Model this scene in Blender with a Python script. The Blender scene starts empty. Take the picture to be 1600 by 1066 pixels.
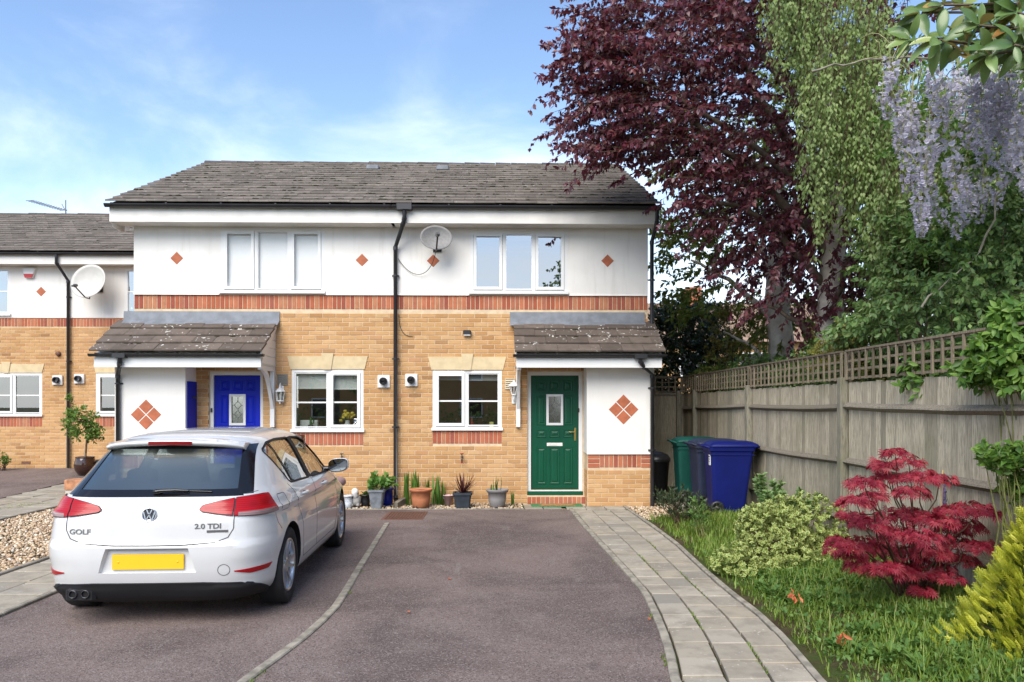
import bpy, bmesh, math, random
import numpy as np
from mathutils import Vector, Matrix, Euler

# ------------------------------------------------------------------ camera, sky, sun, exposure
SC = bpy.context.scene
COL = SC.collection
R = math.radians
F = 1213.0                    # focal length in photo pixels (photo is 1600 px wide)
EYE = 1.65
YAW = R(1.2)
cam_d = bpy.data.cameras.new('camera')
cam = bpy.data.objects.new('camera', cam_d)
COL.objects.link(cam)
cam.location = (0, 0, EYE)
cam.rotation_euler = (R(90), 0, -YAW)
cam_d.sensor_width = 36
cam_d.lens = F / 1600 * 36
cam_d.shift_y = (635 - 533) / 1600
cam_d.clip_start = 0.05
cam_d.clip_end = 3000
SC.camera = cam

SUN_EL, SUN_AZ = R(44), R(202)          # azimuth clockwise from +Y
world = bpy.data.worlds.new('World')
SC.world = world
world.use_nodes = True
wn, wl = world.node_tree.nodes, world.node_tree.links
wn.clear()
w_out = wn.new('ShaderNodeOutputWorld')
w_bg = wn.new('ShaderNodeBackground')
w_bg.inputs['Strength'].default_value = 0.125
sky = wn.new('ShaderNodeTexSky')
sky.sky_type = 'NISHITA'
sky.sun_disc = False
sky.sun_elevation = SUN_EL
sky.sun_rotation = SUN_AZ
sky.altitude = 1200
sky.air_density = 1.0
sky.dust_density = 0.35
sky.ozone_density = 1.3
w_tc = wn.new('ShaderNodeTexCoord')
w_map = wn.new('ShaderNodeMapping')
w_map.inputs['Scale'].default_value = (1.0, 1.0, 2.6)
w_n = wn.new('ShaderNodeTexNoise')
w_n.inputs['Scale'].default_value = 2.3
w_n.inputs['Detail'].default_value = 7
w_n.inputs['Roughness'].default_value = 0.58
w_n.inputs['Distortion'].default_value = 0.5
w_sep = wn.new('ShaderNodeSeparateXYZ')
w_bias = wn.new('ShaderNodeMapRange')     # more cloud low down, as on a bright hazy day
w_bias.inputs['From Min'].default_value = 0.02
w_bias.inputs['From Max'].default_value = 0.42
w_bias.inputs['To Min'].default_value = 0.37
w_bias.inputs['To Max'].default_value = -0.10
w_add = wn.new('ShaderNodeMath'); w_add.operation = 'ADD'
w_ramp = wn.new('ShaderNodeMapRange')
w_ramp.interpolation_type = 'SMOOTHSTEP'
w_ramp.inputs['From Min'].default_value = 0.41
w_ramp.inputs['From Max'].default_value = 1.0
w_mix = wn.new('ShaderNodeMix'); w_mix.data_type = 'RGBA'
w_mix.inputs['B'].default_value = (5.6, 5.9, 6.2, 1)
wl.new(w_tc.outputs['Generated'], w_map.inputs['Vector'])
wl.new(w_map.outputs['Vector'], w_n.inputs['Vector'])
wl.new(w_tc.outputs['Generated'], w_sep.inputs['Vector'])
wl.new(w_sep.outputs['Z'], w_bias.inputs['Value'])
wl.new(w_n.outputs['Fac'], w_add.inputs[0])
wl.new(w_bias.outputs['Result'], w_add.inputs[1])
wl.new(w_add.outputs[0], w_ramp.inputs['Value'])
wl.new(w_ramp.outputs['Result'], w_mix.inputs['Factor'])
wl.new(sky.outputs['Color'], w_mix.inputs['A'])
wl.new(w_mix.outputs['Result'], w_bg.inputs['Color'])
wl.new(w_bg.outputs['Background'], w_out.inputs['Surface'])

sun_d = bpy.data.lights.new('sun', 'SUN')
sun_d.energy = 2.45
sun_d.angle = R(48)
sun_d.color = (1.0, 0.93, 0.82)
sun = bpy.data.objects.new('sun', sun_d)
COL.objects.link(sun)
sun_dir = Vector((math.sin(SUN_AZ) * math.cos(SUN_EL), math.cos(SUN_AZ) * math.cos(SUN_EL), math.sin(SUN_EL)))
sun.rotation_euler = sun_dir.to_track_quat('Z', 'Y').to_euler()
sun.location = (0, 0, 30)

SC.view_settings.view_transform = 'Standard'
SC.view_settings.look = 'None'
SC.view_settings.gamma = 1
SC.view_settings.use_curve_mapping = False
SC.view_settings.exposure = 1.2
SC.render.engine = 'CYCLES'
SC.cycles.use_denoising = True
SC.cycles.max_bounces = 8
SC.cycles.transparent_max_bounces = 16
SC.cycles.caustics_reflective = False
SC.cycles.caustics_refractive = False

# ------------------------------------------------------------------ helpers
rng = np.random.default_rng(11)
random.seed(5)
_c, _s = math.cos(YAW), math.sin(YAW)


def wx(px, Y):                # world X of a photo column on the plane at world Y
    t = (px - 800) / F
    return Y * (t * _c + _s) / (_c - t * _s)


def wz(py, X, Y):             # world Z of a photo row at the point X, Y
    return EYE + (635 - py) * (X * _s + Y * _c) / F


def gnd(px, py, z=0.0):       # point of the level z seen at a photo pixel
    d = (EYE - z) * F / (py - 635)
    xc = (px - 800) / F * d
    return (xc * _c + d * _s, -xc * _s + d * _c)


def at(px, py, Y):
    X = wx(px, Y)
    return (X, Y, wz(py, X, Y))


def tag(o, label=None, cat=None, group=None, kind=None):
    if label: o['label'] = label
    if cat: o['category'] = cat
    if group: o['group'] = group
    if kind: o['kind'] = kind
    return o


def thing(name, label, cat, loc=(0, 0, 0), rz=0.0, group=None):
    o = bpy.data.objects.new(name, None)
    o.empty_display_size = 0.1
    o.location = loc
    o.rotation_euler = (0, 0, rz)
    COL.objects.link(o)
    return tag(o, label, cat, group)


def origin(o):
    v = Vector((0, 0, 0))
    while o is not None:
        v = v + o.location
        o = o.parent
    return v


def put(name, me, parent=None, loc=(0, 0, 0), rot=None, scale=None):
    o = bpy.data.objects.new(name, me)
    if parent: o.parent = parent
    o.location = loc
    if rot is not None: o.rotation_euler = rot
    if scale is not None: o.scale = scale
    COL.objects.link(o)
    return o


class MB:
    """collects faces and links them as one mesh object"""
    def __init__(self):
        self.v, self.f, self.sm = [], [], []

    def add(self, vs, fs, smooth=False):
        n = len(self.v)
        self.v += [tuple(p) for p in vs]
        for f in fs:
            self.f.append([i + n for i in f]); self.sm.append(smooth)
        return self

    def box(self, x0, x1, y0, y1, z0, z1):
        vs = [(x0, y0, z0), (x1, y0, z0), (x1, y1, z0), (x0, y1, z0), (x0, y0, z1), (x1, y0, z1), (x1, y1, z1), (x0, y1, z1)]
        return self.add(vs, [(0, 3, 2, 1), (4, 5, 6, 7), (0, 1, 5, 4), (1, 2, 6, 5), (2, 3, 7, 6), (3, 0, 4, 7)])

    def cbox(self, x0, x1, y0, y1, z0, z1, c=0.01):
        """box with chamfered upright and top edges"""
        poly = [(x0 + c, y0), (x1 - c, y0), (x1, y0 + c), (x1, y1 - c), (x1 - c, y1), (x0 + c, y1), (x0, y1 - c), (x0, y0 + c)]
        cx, cy = (x0 + x1) / 2, (y0 + y1) / 2
        def sh(p):
            return (p[0] + (c if p[0] < cx else -c), p[1] + (c if p[1] < cy else -c))
        vs = [(p[0], p[1], z0) for p in poly] + [(p[0], p[1], z1 - c) for p in poly] + [(*sh(p), z1) for p in poly]
        fs = [tuple(range(7, -1, -1)), tuple(range(16, 24))]
        for k in (0, 8):
            for i in range(8):
                j = (i + 1) % 8
                fs.append((k + i, k + j, k + 8 + j, k + 8 + i))
        return self.add(vs, fs)

    def prism(self, poly, axis, a0, a1):
        """polygon in the two other axes, pulled along axis from a0 to a1"""
        def mk(p, a):
            return {'x': (a, p[0], p[1]), 'y': (p[0], a, p[1]), 'z': (p[0], p[1], a)}[axis]
        n = len(poly)
        vs = [mk(p, a0) for p in poly] + [mk(p, a1) for p in poly]
        fs = [tuple(range(n - 1, -1, -1)), tuple(range(n, 2 * n))]
        for i in range(n):
            j = (i + 1) % n
            fs.append((i, j, n + j, n + i))
        return self.add(vs, fs)

    def tube(self, pts, r, n=8, r1=None, cap=True, smooth=True):
        pts = [Vector(p) for p in pts]
        k = len(pts)
        vs, fs = [], []
        for i, p in enumerate(pts):
            t = (pts[min(i + 1, k - 1)] - pts[max(i - 1, 0)])
            if t.length < 1e-9: t = Vector((0, 0, 1))
            t.normalize()
            up = Vector((0, 0, 1)) if abs(t.z) < 0.9 else Vector((0, 1, 0))
            a = t.cross(up).normalized(); b = a.cross(t)
            if isinstance(r, (list, tuple)): rr = r[i]
            else: rr = r if r1 is None else r + (r1 - r) * i / (k - 1)
            for j in range(n):
                q = 2 * math.pi * j / n
                vs.append(p + a * math.cos(q) * rr + b * math.sin(q) * rr)
        for i in range(k - 1):
            for j in range(n):
                m = (j + 1) % n
                fs.append((i * n + j, (i + 1) * n + j, (i + 1) * n + m, i * n + m))
        self.add(vs, fs, smooth)
        if cap:
            self.add(vs[:n], [tuple(range(n))]); self.add(vs[-n:], [tuple(range(n - 1, -1, -1))])
        return self

    def lathe(self, prof, n=20, c=(0, 0, 0), axis='z', smooth=True):
        vs, fs = [], []
        for r, h in prof:
            for j in range(n):
                q = 2 * math.pi * j / n
                a, b = r * math.cos(q), r * math.sin(q)
                vs.append({'z': (c[0] + a, c[1] + b, c[2] + h), 'x': (c[0] + h, c[1] + a, c[2] + b), 'y': (c[0] + b, c[1] + h, c[2] + a)}[axis])
        for i in range(len(prof) - 1):
            for j in range(n):
                m = (j + 1) % n
                fs.append((i * n + j, i * n + m, (i + 1) * n + m, (i + 1) * n + j))
        return self.add(vs, fs, smooth)

    def loft(self, rings, close=True, cap0=True, cap1=True, smooth=True):
        n = len(rings[0]); vs = [p for r in rings for p in r]; fs = []
        for i in range(len(rings) - 1):
            for j in range(n if close else n - 1):
                m = (j + 1) % n
                fs.append((i * n + j, i * n + m, (i + 1) * n + m, (i + 1) * n + j))
        self.add(vs, fs, smooth)
        if cap0: self.add(rings[0], [tuple(range(n - 1, -1, -1))])
        if cap1: self.add(rings[-1], [tuple(range(n))])
        return self

    def sell(self, c, rad, e=0.5, n=14, m=9):
        """superellipsoid cushion"""
        def sp(v, p): return math.copysign(abs(v) ** p, v)
        rings = []
        for i in range(m + 1):
            a = -math.pi / 2 + math.pi * i / m
            ca, sa = sp(math.cos(a), e), sp(math.sin(a), e)
            rings.append([(c[0] + rad[0] * ca * sp(math.cos(2 * math.pi * j / n), e), c[1] + rad[1] * ca * sp(math.sin(2 * math.pi * j / n), e), c[2] + rad[2] * sa) for j in range(n)])
        return self.loft(rings, cap0=False, cap1=False)

    def mesh(self, name, mat):
        me = bpy.data.meshes.new(name)
        me.from_pydata(self.v, [], self.f)
        me.polygons.foreach_set('use_smooth', self.sm)
        if mat: me.materials.append(mat)
        me.update()
        return me

    def build(self, name, mat, parent=None, world=False, **kw):
        if world and parent is not None:
            o = origin(parent)
            self.v = [(p[0] - o.x, p[1] - o.y, p[2] - o.z) for p in self.v]
        return tag(put(name, self.mesh(name, mat), parent), **kw)


def np_mesh(name, V, Fa, mat, smooth=False, attrs=None):
    """V (n,3), Fa (m,k) -> mesh"""
    me = bpy.data.meshes.new(name)
    n, (m, k) = len(V), Fa.shape
    me.vertices.add(n); me.loops.add(m * k); me.polygons.add(m)
    me.vertices.foreach_set('co', np.ascontiguousarray(V, dtype=np.float32).ravel())
    me.loops.foreach_set('vertex_index', np.ascontiguousarray(Fa, dtype=np.int32).ravel())
    me.polygons.foreach_set('loop_start', np.arange(0, m * k, k, dtype=np.int32))
    if smooth: me.polygons.foreach_set('use_smooth', np.ones(m, dtype=bool))
    for an, av in (attrs or {}).items():
        a = me.attributes.new(an, 'FLOAT', 'POINT')
        a.data.foreach_set('value', np.ascontiguousarray(av, dtype=np.float32))
    me.update(calc_edges=True)
    if mat: me.materials.append(mat)
    return me


def nrm(a):
    return a / np.maximum(np.linalg.norm(a, axis=-1, keepdims=True), 1e-9)


def basis(tip, nor):
    """columns side, tip, normal for arrays of tip and approximate normal directions"""
    t = nrm(tip); s = nrm(np.cross(t, nor)); n = np.cross(s, t)
    return np.stack([s, t, n], axis=-1)


def scatter(name, tv, tf, pos, B, mat, parent=None, rnd=None, edge=None, smooth=False, size=None, world=True, **kw):
    tv = np.asarray(tv, float); tf = np.asarray(tf, int)
    pos = np.asarray(pos, float); M, nv = len(pos), len(tv)
    if size is not None:
        size = np.asarray(size, float)
        B = B * (size[:, None, None] if size.ndim == 1 else size[:, None, :])
    V = pos[:, None, :] + np.einsum('mij,vj->mvi', B, tv)
    if world and parent is not None:
        V = V - np.array(origin(parent))
    Fa = (tf[None] + (np.arange(M) * nv)[:, None, None]).reshape(-1, tf.shape[1])
    at_ = {'rnd': np.repeat(rng.random(M) if rnd is None else rnd, nv)}
    if edge is not None: at_['edge'] = np.tile(np.asarray(edge, float), M)
    me = np_mesh(name, V.reshape(-1, 3), Fa, mat, smooth, at_)
    return tag(put(name, me, parent), **kw)


def np_tubes(P, r0, r1, sides=4):
    """P (M,K,3) polylines -> V, F of thin tapering tubes"""
    M, K, _ = P.shape
    T = nrm(np.gradient(P, axis=1))
    up = np.where(np.abs(T[..., 2:3]) < 0.9, np.array([0, 0, 1.0]), np.array([0, 1.0, 0]))
    A = nrm(np.cross(T, up)); Bv = np.cross(A, T)
    r0 = np.broadcast_to(np.asarray(r0, float), (M,)); r1 = np.broadcast_to(np.asarray(r1, float), (M,))
    rr = r0[:, None] + (r1 - r0)[:, None] * np.linspace(0, 1, K)[None]
    q = 2 * np.pi * np.arange(sides) / sides
    V = P[:, :, None, :] + rr[:, :, None, None] * (A[:, :, None, :] * np.cos(q)[None, None, :, None] + Bv[:, :, None, :] * np.sin(q)[None, None, :, None])
    idx = np.arange(M * K * sides).reshape(M, K, sides)
    a = idx[:, :-1, :]; b = idx[:, 1:, :]
    Fa = np.stack([a, b, np.roll(b, -1, axis=2), np.roll(a, -1, axis=2)], axis=-1).reshape(-1, 4)
    return V.reshape(-1, 3), Fa


def tubes_obj(name, groups, mat, parent, world=True, **kw):
    Vs, Fs, n = [], [], 0
    for P, r0, r1, sides in groups:
        V, Fa = np_tubes(np.asarray(P, float), r0, r1, sides)
        Vs.append(V); Fs.append(Fa + n); n += len(V)
    V = np.concatenate(Vs); Fa = np.concatenate(Fs)
    if world and parent is not None: V = V - np.array(origin(parent))
    return tag(put(name, np_mesh(name, V, Fa, mat, True), parent), **kw)


# ------------------------------------------------------------------ materials
class NT:
    def __init__(self, name):
        self.m = bpy.data.materials.new(name); self.m.use_nodes = True
        self.n = self.m.node_tree.nodes; self.l = self.m.node_tree.links
        self.p = self.n['Principled BSDF']; self.out = self.n['Material Output']
        self._pos = None

    def new(self, t, **kw):
        o = self.n.new('ShaderNode' + t)
        for k, v in kw.items(): setattr(o, k, v)
        return o

    def link(self, a, b): self.l.new(a, b)

    def pos(self):
        if self._pos is None: self._pos = self.new('NewGeometry').outputs['Position']
        return self._pos

    def noise(self, scale, detail=4, rough=0.55, vec=None, stretch=None, dist=0.0):
        t = self.new('TexNoise')
        t.inputs['Scale'].default_value = scale; t.inputs['Detail'].default_value = detail
        t.inputs['Roughness'].default_value = rough; t.inputs['Distortion'].default_value = dist
        v = vec or self.pos()
        if stretch:
            mp = self.new('Mapping'); mp.inputs['Scale'].default_value = stretch
            self.link(v, mp.inputs['Vector']); v = mp.outputs['Vector']
        self.link(v, t.inputs['Vector'])
        return t.outputs['Fac']

    def rng(self, v, a, b, c=0.0, d=1.0, smooth=True):
        t = self.new('MapRange')
        if smooth: t.interpolation_type = 'SMOOTHSTEP'
        for k, x in (('From Min', a), ('From Max', b), ('To Min', c), ('To Max', d)): t.inputs[k].default_value = x
        self.link(v, t.inputs['Value'])
        return t.outputs['Result']

    def math(self, op, a, b=None):
        t = self.new('Math', operation=op)
        for i, x in enumerate((a, b)):
            if x is None: continue
            if isinstance(x, (int, float)): t.inputs[i].default_value = x
            else: self.link(x, t.inputs[i])
        return t.outputs[0]

    def mix(self, fac, a, b, mode='MIX'):
        t = self.new('Mix', data_type='RGBA', blend_type=mode)
        for k, x in (('Factor', fac), ('A', a), ('B', b)):
            if isinstance(x, (int, float)): t.inputs[k].default_value = x
            elif isinstance(x, tuple): t.inputs[k].default_value = (*x[:3], 1)
            else: self.link(x, t.inputs[k])
        return t.outputs['Result']

    def ramp(self, v, stops, interp='LINEAR'):
        t = self.new('ValToRGB'); cr = t.color_ramp; cr.interpolation = interp
        while len(cr.elements) < len(stops): cr.elements.new(0.5)
        for e, (p, c) in zip(cr.elements, stops): e.position = p; e.color = (*c, 1)
        self.link(v, t.inputs['Fac'])
        return t.outputs['Color']

    def attr(self, name):
        return self.new('Attribute', attribute_name=name).outputs['Fac']

    def piece_random(self):
        a = self.new('ObjectInfo').outputs['Random']
        g = self.new('NewGeometry').outputs['Random Per Island']
        return self.math('FRACT', self.math('ADD', a, g))

    def bump(self, h, strength=0.3, dist=0.01):
        b = self.new('Bump'); b.inputs['Strength'].default_value = strength; b.inputs['Distance'].default_value = dist
        self.link(h, b.inputs['Height']); self.link(b.outputs['Normal'], self.p.inputs['Normal'])

    def done(self, col=None, rough=0.6, metal=0.0, spec=0.5, coat=0.0):
        p = self.p
        if col is not None:
            if isinstance(col, tuple): p.inputs['Base Color'].default_value = (*col[:3], 1)
            else: self.link(col, p.inputs['Base Color'])
        if isinstance(rough, (int, float)): p.inputs['Roughness'].default_value = rough
        else: self.link(rough, p.inputs['Roughness'])
        p.inputs['Metallic'].default_value = metal
        p.inputs['Specular IOR Level'].default_value = spec
        p.inputs['Coat Weight'].default_value = coat
        return self.m


def plain(name, col, rough=0.5, var=0.12, scale=6, bump=0.0, bscale=60, metal=0.0, spec=0.5, coat=0.0):
    t = NT(name)
    n = t.noise(scale, 5)
    c = t.mix(t.rng(n, 0.3, 0.7), tuple(x * (1 - var) for x in col), tuple(min(1, x * (1 + var)) for x in col))
    if bump: t.bump(t.noise(bscale, 3), bump, 0.004)
    return t.done(c, rough, metal, spec, coat)


def leaf_mat(name, stops, rough=0.5, trans=0.35, tcol=None, edge=None, spec=0.35):
    """leaf with some light passing through; colour varies leaf by leaf"""
    t = NT(name)
    c = t.ramp(t.attr('rnd'), stops)
    big = t.noise(1.1, 2)
    c = t.mix(t.rng(big, 0.35, 0.7, 0.0, 0.25), c, stops[0][1])
    if edge is not None: c = t.mix(t.rng(t.attr('edge'), 0.58, 0.72), c, edge)
    t.done(c, rough, spec=spec)
    tr = t.new('BsdfTranslucent')
    if tcol is None: t.link(c, tr.inputs['Color'])
    else: t.link(t.mix(0.6, c, tcol), tr.inputs['Color'])
    ms = t.new('MixShader'); ms.inputs[0].default_value = trans
    t.link(t.p.outputs[0], ms.inputs[1]); t.link(tr.outputs[0], ms.inputs[2])
    t.link(ms.outputs[0], t.out.inputs['Surface'])
    return t.m


def glass_mat(name, tint=(0.75, 0.8, 0.8), base=0.08, k=1.0, rough=0.0, gcol=(1, 1, 1)):
    t = NT(name)
    lw = t.new('LayerWeight'); lw.inputs['Blend'].default_value = 0.5     # Schlick, the same from both sides
    f = t.math('MINIMUM', t.math('ADD', t.math('MULTIPLY', t.math('POWER', lw.outputs['Facing'], 4.0), k), base), 1.0)
    tr = t.new('BsdfTransparent'); tr.inputs['Color'].default_value = (*tint, 1)
    gl = t.new('BsdfGlossy'); gl.inputs['Roughness'].default_value = rough; gl.inputs['Color'].default_value = (*gcol, 1)
    ms = t.new('MixShader')
    t.link(f, ms.inputs[0]); t.link(tr.outputs[0], ms.inputs[1]); t.link(gl.outputs[0], ms.inputs[2])
    t.link(ms.outputs[0], t.out.inputs['Surface'])
    return t.m


def brick_mat(name, stops, weather=0.5):
    t = NT(name)
    c = t.ramp(t.piece_random(), stops, 'CONSTANT')
    n1 = t.noise(14, 5, 0.65); n2 = t.noise(70, 3); n3 = t.noise(0.9, 3)
    c = t.mix(t.rng(n1, 0.35, 0.72, 0, 0.32), c, tuple(x * 0.62 for x in stops[1][1]))
    c = t.mix(t.rng(n2, 0.5, 0.8, 0, 0.35), c, tuple(min(1, x * 1.35) for x in stops[0][1]))
    c = t.mix(t.rng(n3, 0.5, 0.75, 0, 0.18 * weather), c, (0.16, 0.11, 0.06))
    c = t.mix(t.rng(t.noise(0.45, 3), 0.42, 0.7, 0, 0.28), c, tuple(min(1, x * 1.25 + .06) for x in stops[0][1]))
    t.bump(t.noise(90, 4, 0.7), 0.35, 0.004)
    return t.done(c, 0.85, spec=0.25)


BUFF = [(0, (.50, .295, .130)), (.18, (.475, .272, .115)), (.36, (.44, .242, .096)), (.50, (.52, .325, .160)), (.62, (.42, .225, .092)),
        (.74, (.49, .282, .128)), (.86, (.37, .19, .075)), (.94, (.45, .235, .11)), (.98, (.29, .15, .065))]
REDS = [(0, (.38, .11, .055)), (.2, (.33, .09, .05)), (.38, (.45, .155, .08)), (.55, (.28, .075, .05)), (.7, (.43, .19, .10)), (.85, (.36, .13, .08))]
m_buff = brick_mat('buff_brick', BUFF)
m_red = brick_mat('red_brick', REDS)
m_mortar = plain('mortar', (.60, .47, .32), 0.95, 0.12, 9, 0.3, 200, spec=0.1)
m_wallback = plain('inner_wall', (.30, .28, .25), 0.9)
m_dark = plain('dark_void', (.012, .012, .013), 0.8, spec=0.2)


def m_render_():
    t = NT('white_render')
    n = t.noise(1.6, 6, 0.6); st = t.noise(1.0, 4, 0.6, stretch=(9, 9, 0.7))
    c = t.mix(t.rng(n, 0.35, 0.7), (.78, .76, .725), (.73, .705, .665))
    c = t.mix(t.rng(st, 0.52, 0.82, 0, 0.5), c, (.55, .525, .47))
    t.bump(t.noise(230, 3, 0.7), 0.22, 0.003)
    return t.done(c, 0.9, spec=0.2)


m_render = m_render_()
m_upvc = plain('white_plastic', (.72, .72, .71), 0.3, 0.02, 4)
m_fascia = plain('fascia_white', (.70, .675, .63), 0.5, 0.08, 2.5)
m_blackp = plain('black_plastic', (.018, .018, .021), 0.38, 0.2, 5)
m_lead = plain('lead_flashing', (.17, .185, .21), 0.55, 0.18, 7, 0.15, 30)
m_stone = plain('cast_stone', (.57, .46, .285), 0.9, 0.08, 9, 0.2, 160, spec=0.2)
m_terra = plain('terracotta_tile', (.40, .115, .05), 0.7, 0.15, 12)


def m_tile_(name, base, lichen, moss):
    t = NT(name)
    r = t.piece_random()
    c = t.ramp(r, [(0, tuple(x * .80 for x in base)), (.5, base), (1, tuple(x * 1.22 for x in base))])
    n = t.noise(6, 6, 0.65)
    c = t.mix(t.rng(n, 0.42, 0.68, 0, 0.45), c, tuple(x * 0.55 for x in base))
    g = t.noise(2.2, 5, 0.6)
    c = t.mix(t.rng(g, 0.54, 0.72, 0, moss), c, (.075, .08, .045))
    li = t.noise(19, 2, 0.4); li2 = t.noise(2.6, 3)
    lm = t.math('MULTIPLY', t.rng(li, 0.645, 0.67), t.rng(li2, 0.46, 0.6))
    c = t.mix(t.math('MULTIPLY', lm, lichen), c, (.62, .61, .56))
    t.bump(t.noise(85, 4, 0.7), 0.4, 0.005)
    return t.done(c, 0.92, spec=0.15)


m_tile = m_tile_('roof_tile', (.108, .091, .079), 0.35, 0.30)
m_ptile = m_tile_('porch_tile', (.125, .10, .084), 0.95, 0.25)
m_tedge_lit = m_tile_('tile_edge_lit', (.225, .197, .172), 0.2, 0.15)  # washed front edges, with the light they catch painted in as a paler tone
m_moss = plain('moss', (.03, .032, .016), 1.0, 0.4, 30, spec=0.05)


def m_wood_(name, base, green=0.3):
    t = NT(name)
    r = t.piece_random()
    c = t.ramp(r, [(0, tuple(x * .60 for x in base)), (.45, base), (1, tuple(x * 1.25 for x in base))])
    g = t.noise(7, 6, 0.7, stretch=(14, 14, 0.9), dist=0.6)
    c = t.mix(t.rng(g, 0.42, 0.62, 0, 0.75), c, tuple(x * 0.42 for x in base))
    k = t.noise(3.0, 3, stretch=(5, 5, 1.1))
    c = t.mix(t.rng(k, 0.70, 0.76, 0, 0.7), c, tuple(x * 0.25 for x in base))
    w = t.noise(1.3, 4)
    c = t.mix(t.rng(w, 0.5, 0.75, 0, green), c, (.16, .16, .085))
    t.bump(g, 0.5, 0.006)
    return t.done(c, 0.9, spec=0.15)


m_board = m_wood_('weathered_board', (.44, .385, .285), 0.45)
m_rail = m_wood_('weathered_rail', (.24, .21, .165), 0.35)
m_post = m_wood_('weathered_post', (.27, .25, .19), 0.6)
m_trel = m_wood_('trellis_wood', (.26, .21, .15), 0.3)
m_bark = plain('bark', (.14, .11, .085), 0.95, 0.35, 8, 0.8, 18, spec=0.1)
m_palebark = plain('pale_bark', (.52, .475, .42), 0.9, 0.25, 5, 0.6, 14, spec=0.1)
m_twig = plain('twig', (.10, .065, .045), 0.9, 0.3, 12, spec=0.1)
m_gtwig = plain('green_stem', (.16, .17, .06), 0.8, 0.3, 12, spec=0.1)

# leaf shapes (length along +Y, normal +Z)
LEAF4 = ([(0, 0, 0), (.34, .45, .07), (0, 1, -.08), (-.34, .45, .07)], [(0, 1, 2), (0, 2, 3)])
LEAF8 = ([(0, 0, 0), (.22, .22, .04), (.30, .52, .05), (.15, .82, 0), (0, 1, -.07), (-.15, .82, 0), (-.30, .52, .05), (-.22, .22, .04), (0, .5, -.02)],
         [(0, 1, 8), (1, 2, 8), (2, 3, 8), (3, 4, 8), (4, 5, 8), (5, 6, 8), (6, 7, 8), (7, 0, 8)])
EDGE8 = [1, 1, 1, 1, 1, 1, 1, 1, 0]


def unit(n):
    return nrm(rng.normal(size=(n, 3)))
# ------------------------------------------------------------------ the ground, drives, paths, kerbs
D = 13.2                     # front face of the pair of houses
FX = 3.86                    # face of the side fence
def curve(pts):
    g = sorted([gnd(*p) for p in pts], key=lambda q: q[1])
    ys = np.array([q[1] for q in g]); xs = np.array([q[0] for q in g])
    ys = np.concatenate([[-8], ys]); xs = np.concatenate([[xs[0] - .5], xs])
    return lambda Y: np.interp(Y, ys, xs)


path_l = curve([(889, 797), (914, 828), (943, 860), (973, 893), (1004, 930), (1020, 965), (1033, 1000), (1041, 1030), (1047, 1066)])
path_r = curve([(985, 797), (1022, 822), (1060, 850), (1103, 890), (1150, 930), (1190, 960), (1228, 996), (1258, 1030), (1292, 1070)])
div_x = curve([(605, 818), (582, 855), (560, 890), (543, 920), (525, 948), (500, 974), (470, 1000), (430, 1030), (380, 1066)])


def left_z(X, Y):            # the land rises a little towards the next house on the left
    return 0.20 * np.clip((np.asarray(Y) - 12.6) / 5.6, 0, 1) * np.clip((-6.2 - np.asarray(X)) / 0.4, 0, 1)


def grid_sheet(name, xl, xr, ys, nx, zf, mat, **kw):
    V = []
    for y in ys:
        a, b = xl(y), xr(y)
        for i in range(nx + 1):
            x = a + (b - a) * i / nx
            V.append((x, y, float(zf(x, y))))
    Fa = []
    for j in range(len(ys) - 1):
        for i in range(nx):
            k = j * (nx + 1) + i
            Fa.append((k, k + 1, k + nx + 2, k + nx + 1))
    return tag(put(name, np_mesh(name, np.array(V), np.array(Fa), mat, True)), **kw)


def m_soil_():
    t = NT('soil')
    c = t.mix(t.rng(t.noise(5, 6, 0.7), 0.35, 0.7), (.055, .040, .024), (.10, .085, .045))
    c = t.mix(t.rng(t.noise(2.0, 5), 0.45, 0.6), c, (.06, .08, .025))
    t.bump(t.noise(45, 5, 0.7), 0.8, 0.02)
    return t.done(c, 1.0, spec=0.05)


def m_tarmac_():
    t = NT('red_tarmac')
    big = t.noise(0.55, 5, 0.6, dist=0.7); mid = t.noise(2.3, 5, 0.65)
    v = t.new('TexVoronoi'); v.inputs['Scale'].default_value = 115
    t.link(t.pos(), v.inputs['Vector'])
    grain = t.noise(170, 2, 0.6)
    c = t.mix(t.rng(big, 0.36, 0.64), (.110, .083, .077), (.200, .152, .136))
    c = t.mix(t.rng(mid, 0.45, 0.75, 0, 0.45), c, (.225, .185, .168))
    c = t.mix(t.rng(t.noise(1.15, 6, 0.7, dist=1.6), 0.60, 0.70, 0, 0.5), c, (.065, .052, .050))
    c = t.mix(t.rng(t.noise(0.8, 5, 0.7, stretch=(2.2, .5, 1), dist=1.2), 0.60, 0.72, 0, 0.45), c, (.25, .215, .195))
    sp = t.new('SeparateColor'); t.link(v.outputs['Color'], sp.inputs['Color'])
    c = t.mix(t.rng(sp.outputs[0], 0.74, 0.95, 0, 0.55), c, (.33, .285, .265))
    c = t.mix(t.rng(sp.outputs[1], 0.62, 0.9, 0, 0.6), c, (.05, .038, .037))
    c = t.mix(t.rng(grain, 0.55, 0.75, 0, 0.3), c, (.06, .05, .047))
    t.bump(t.math('ADD', v.outputs['Distance'], grain), 0.55, 0.005)
    return t.done(c, 0.93, spec=0.2)


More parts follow.
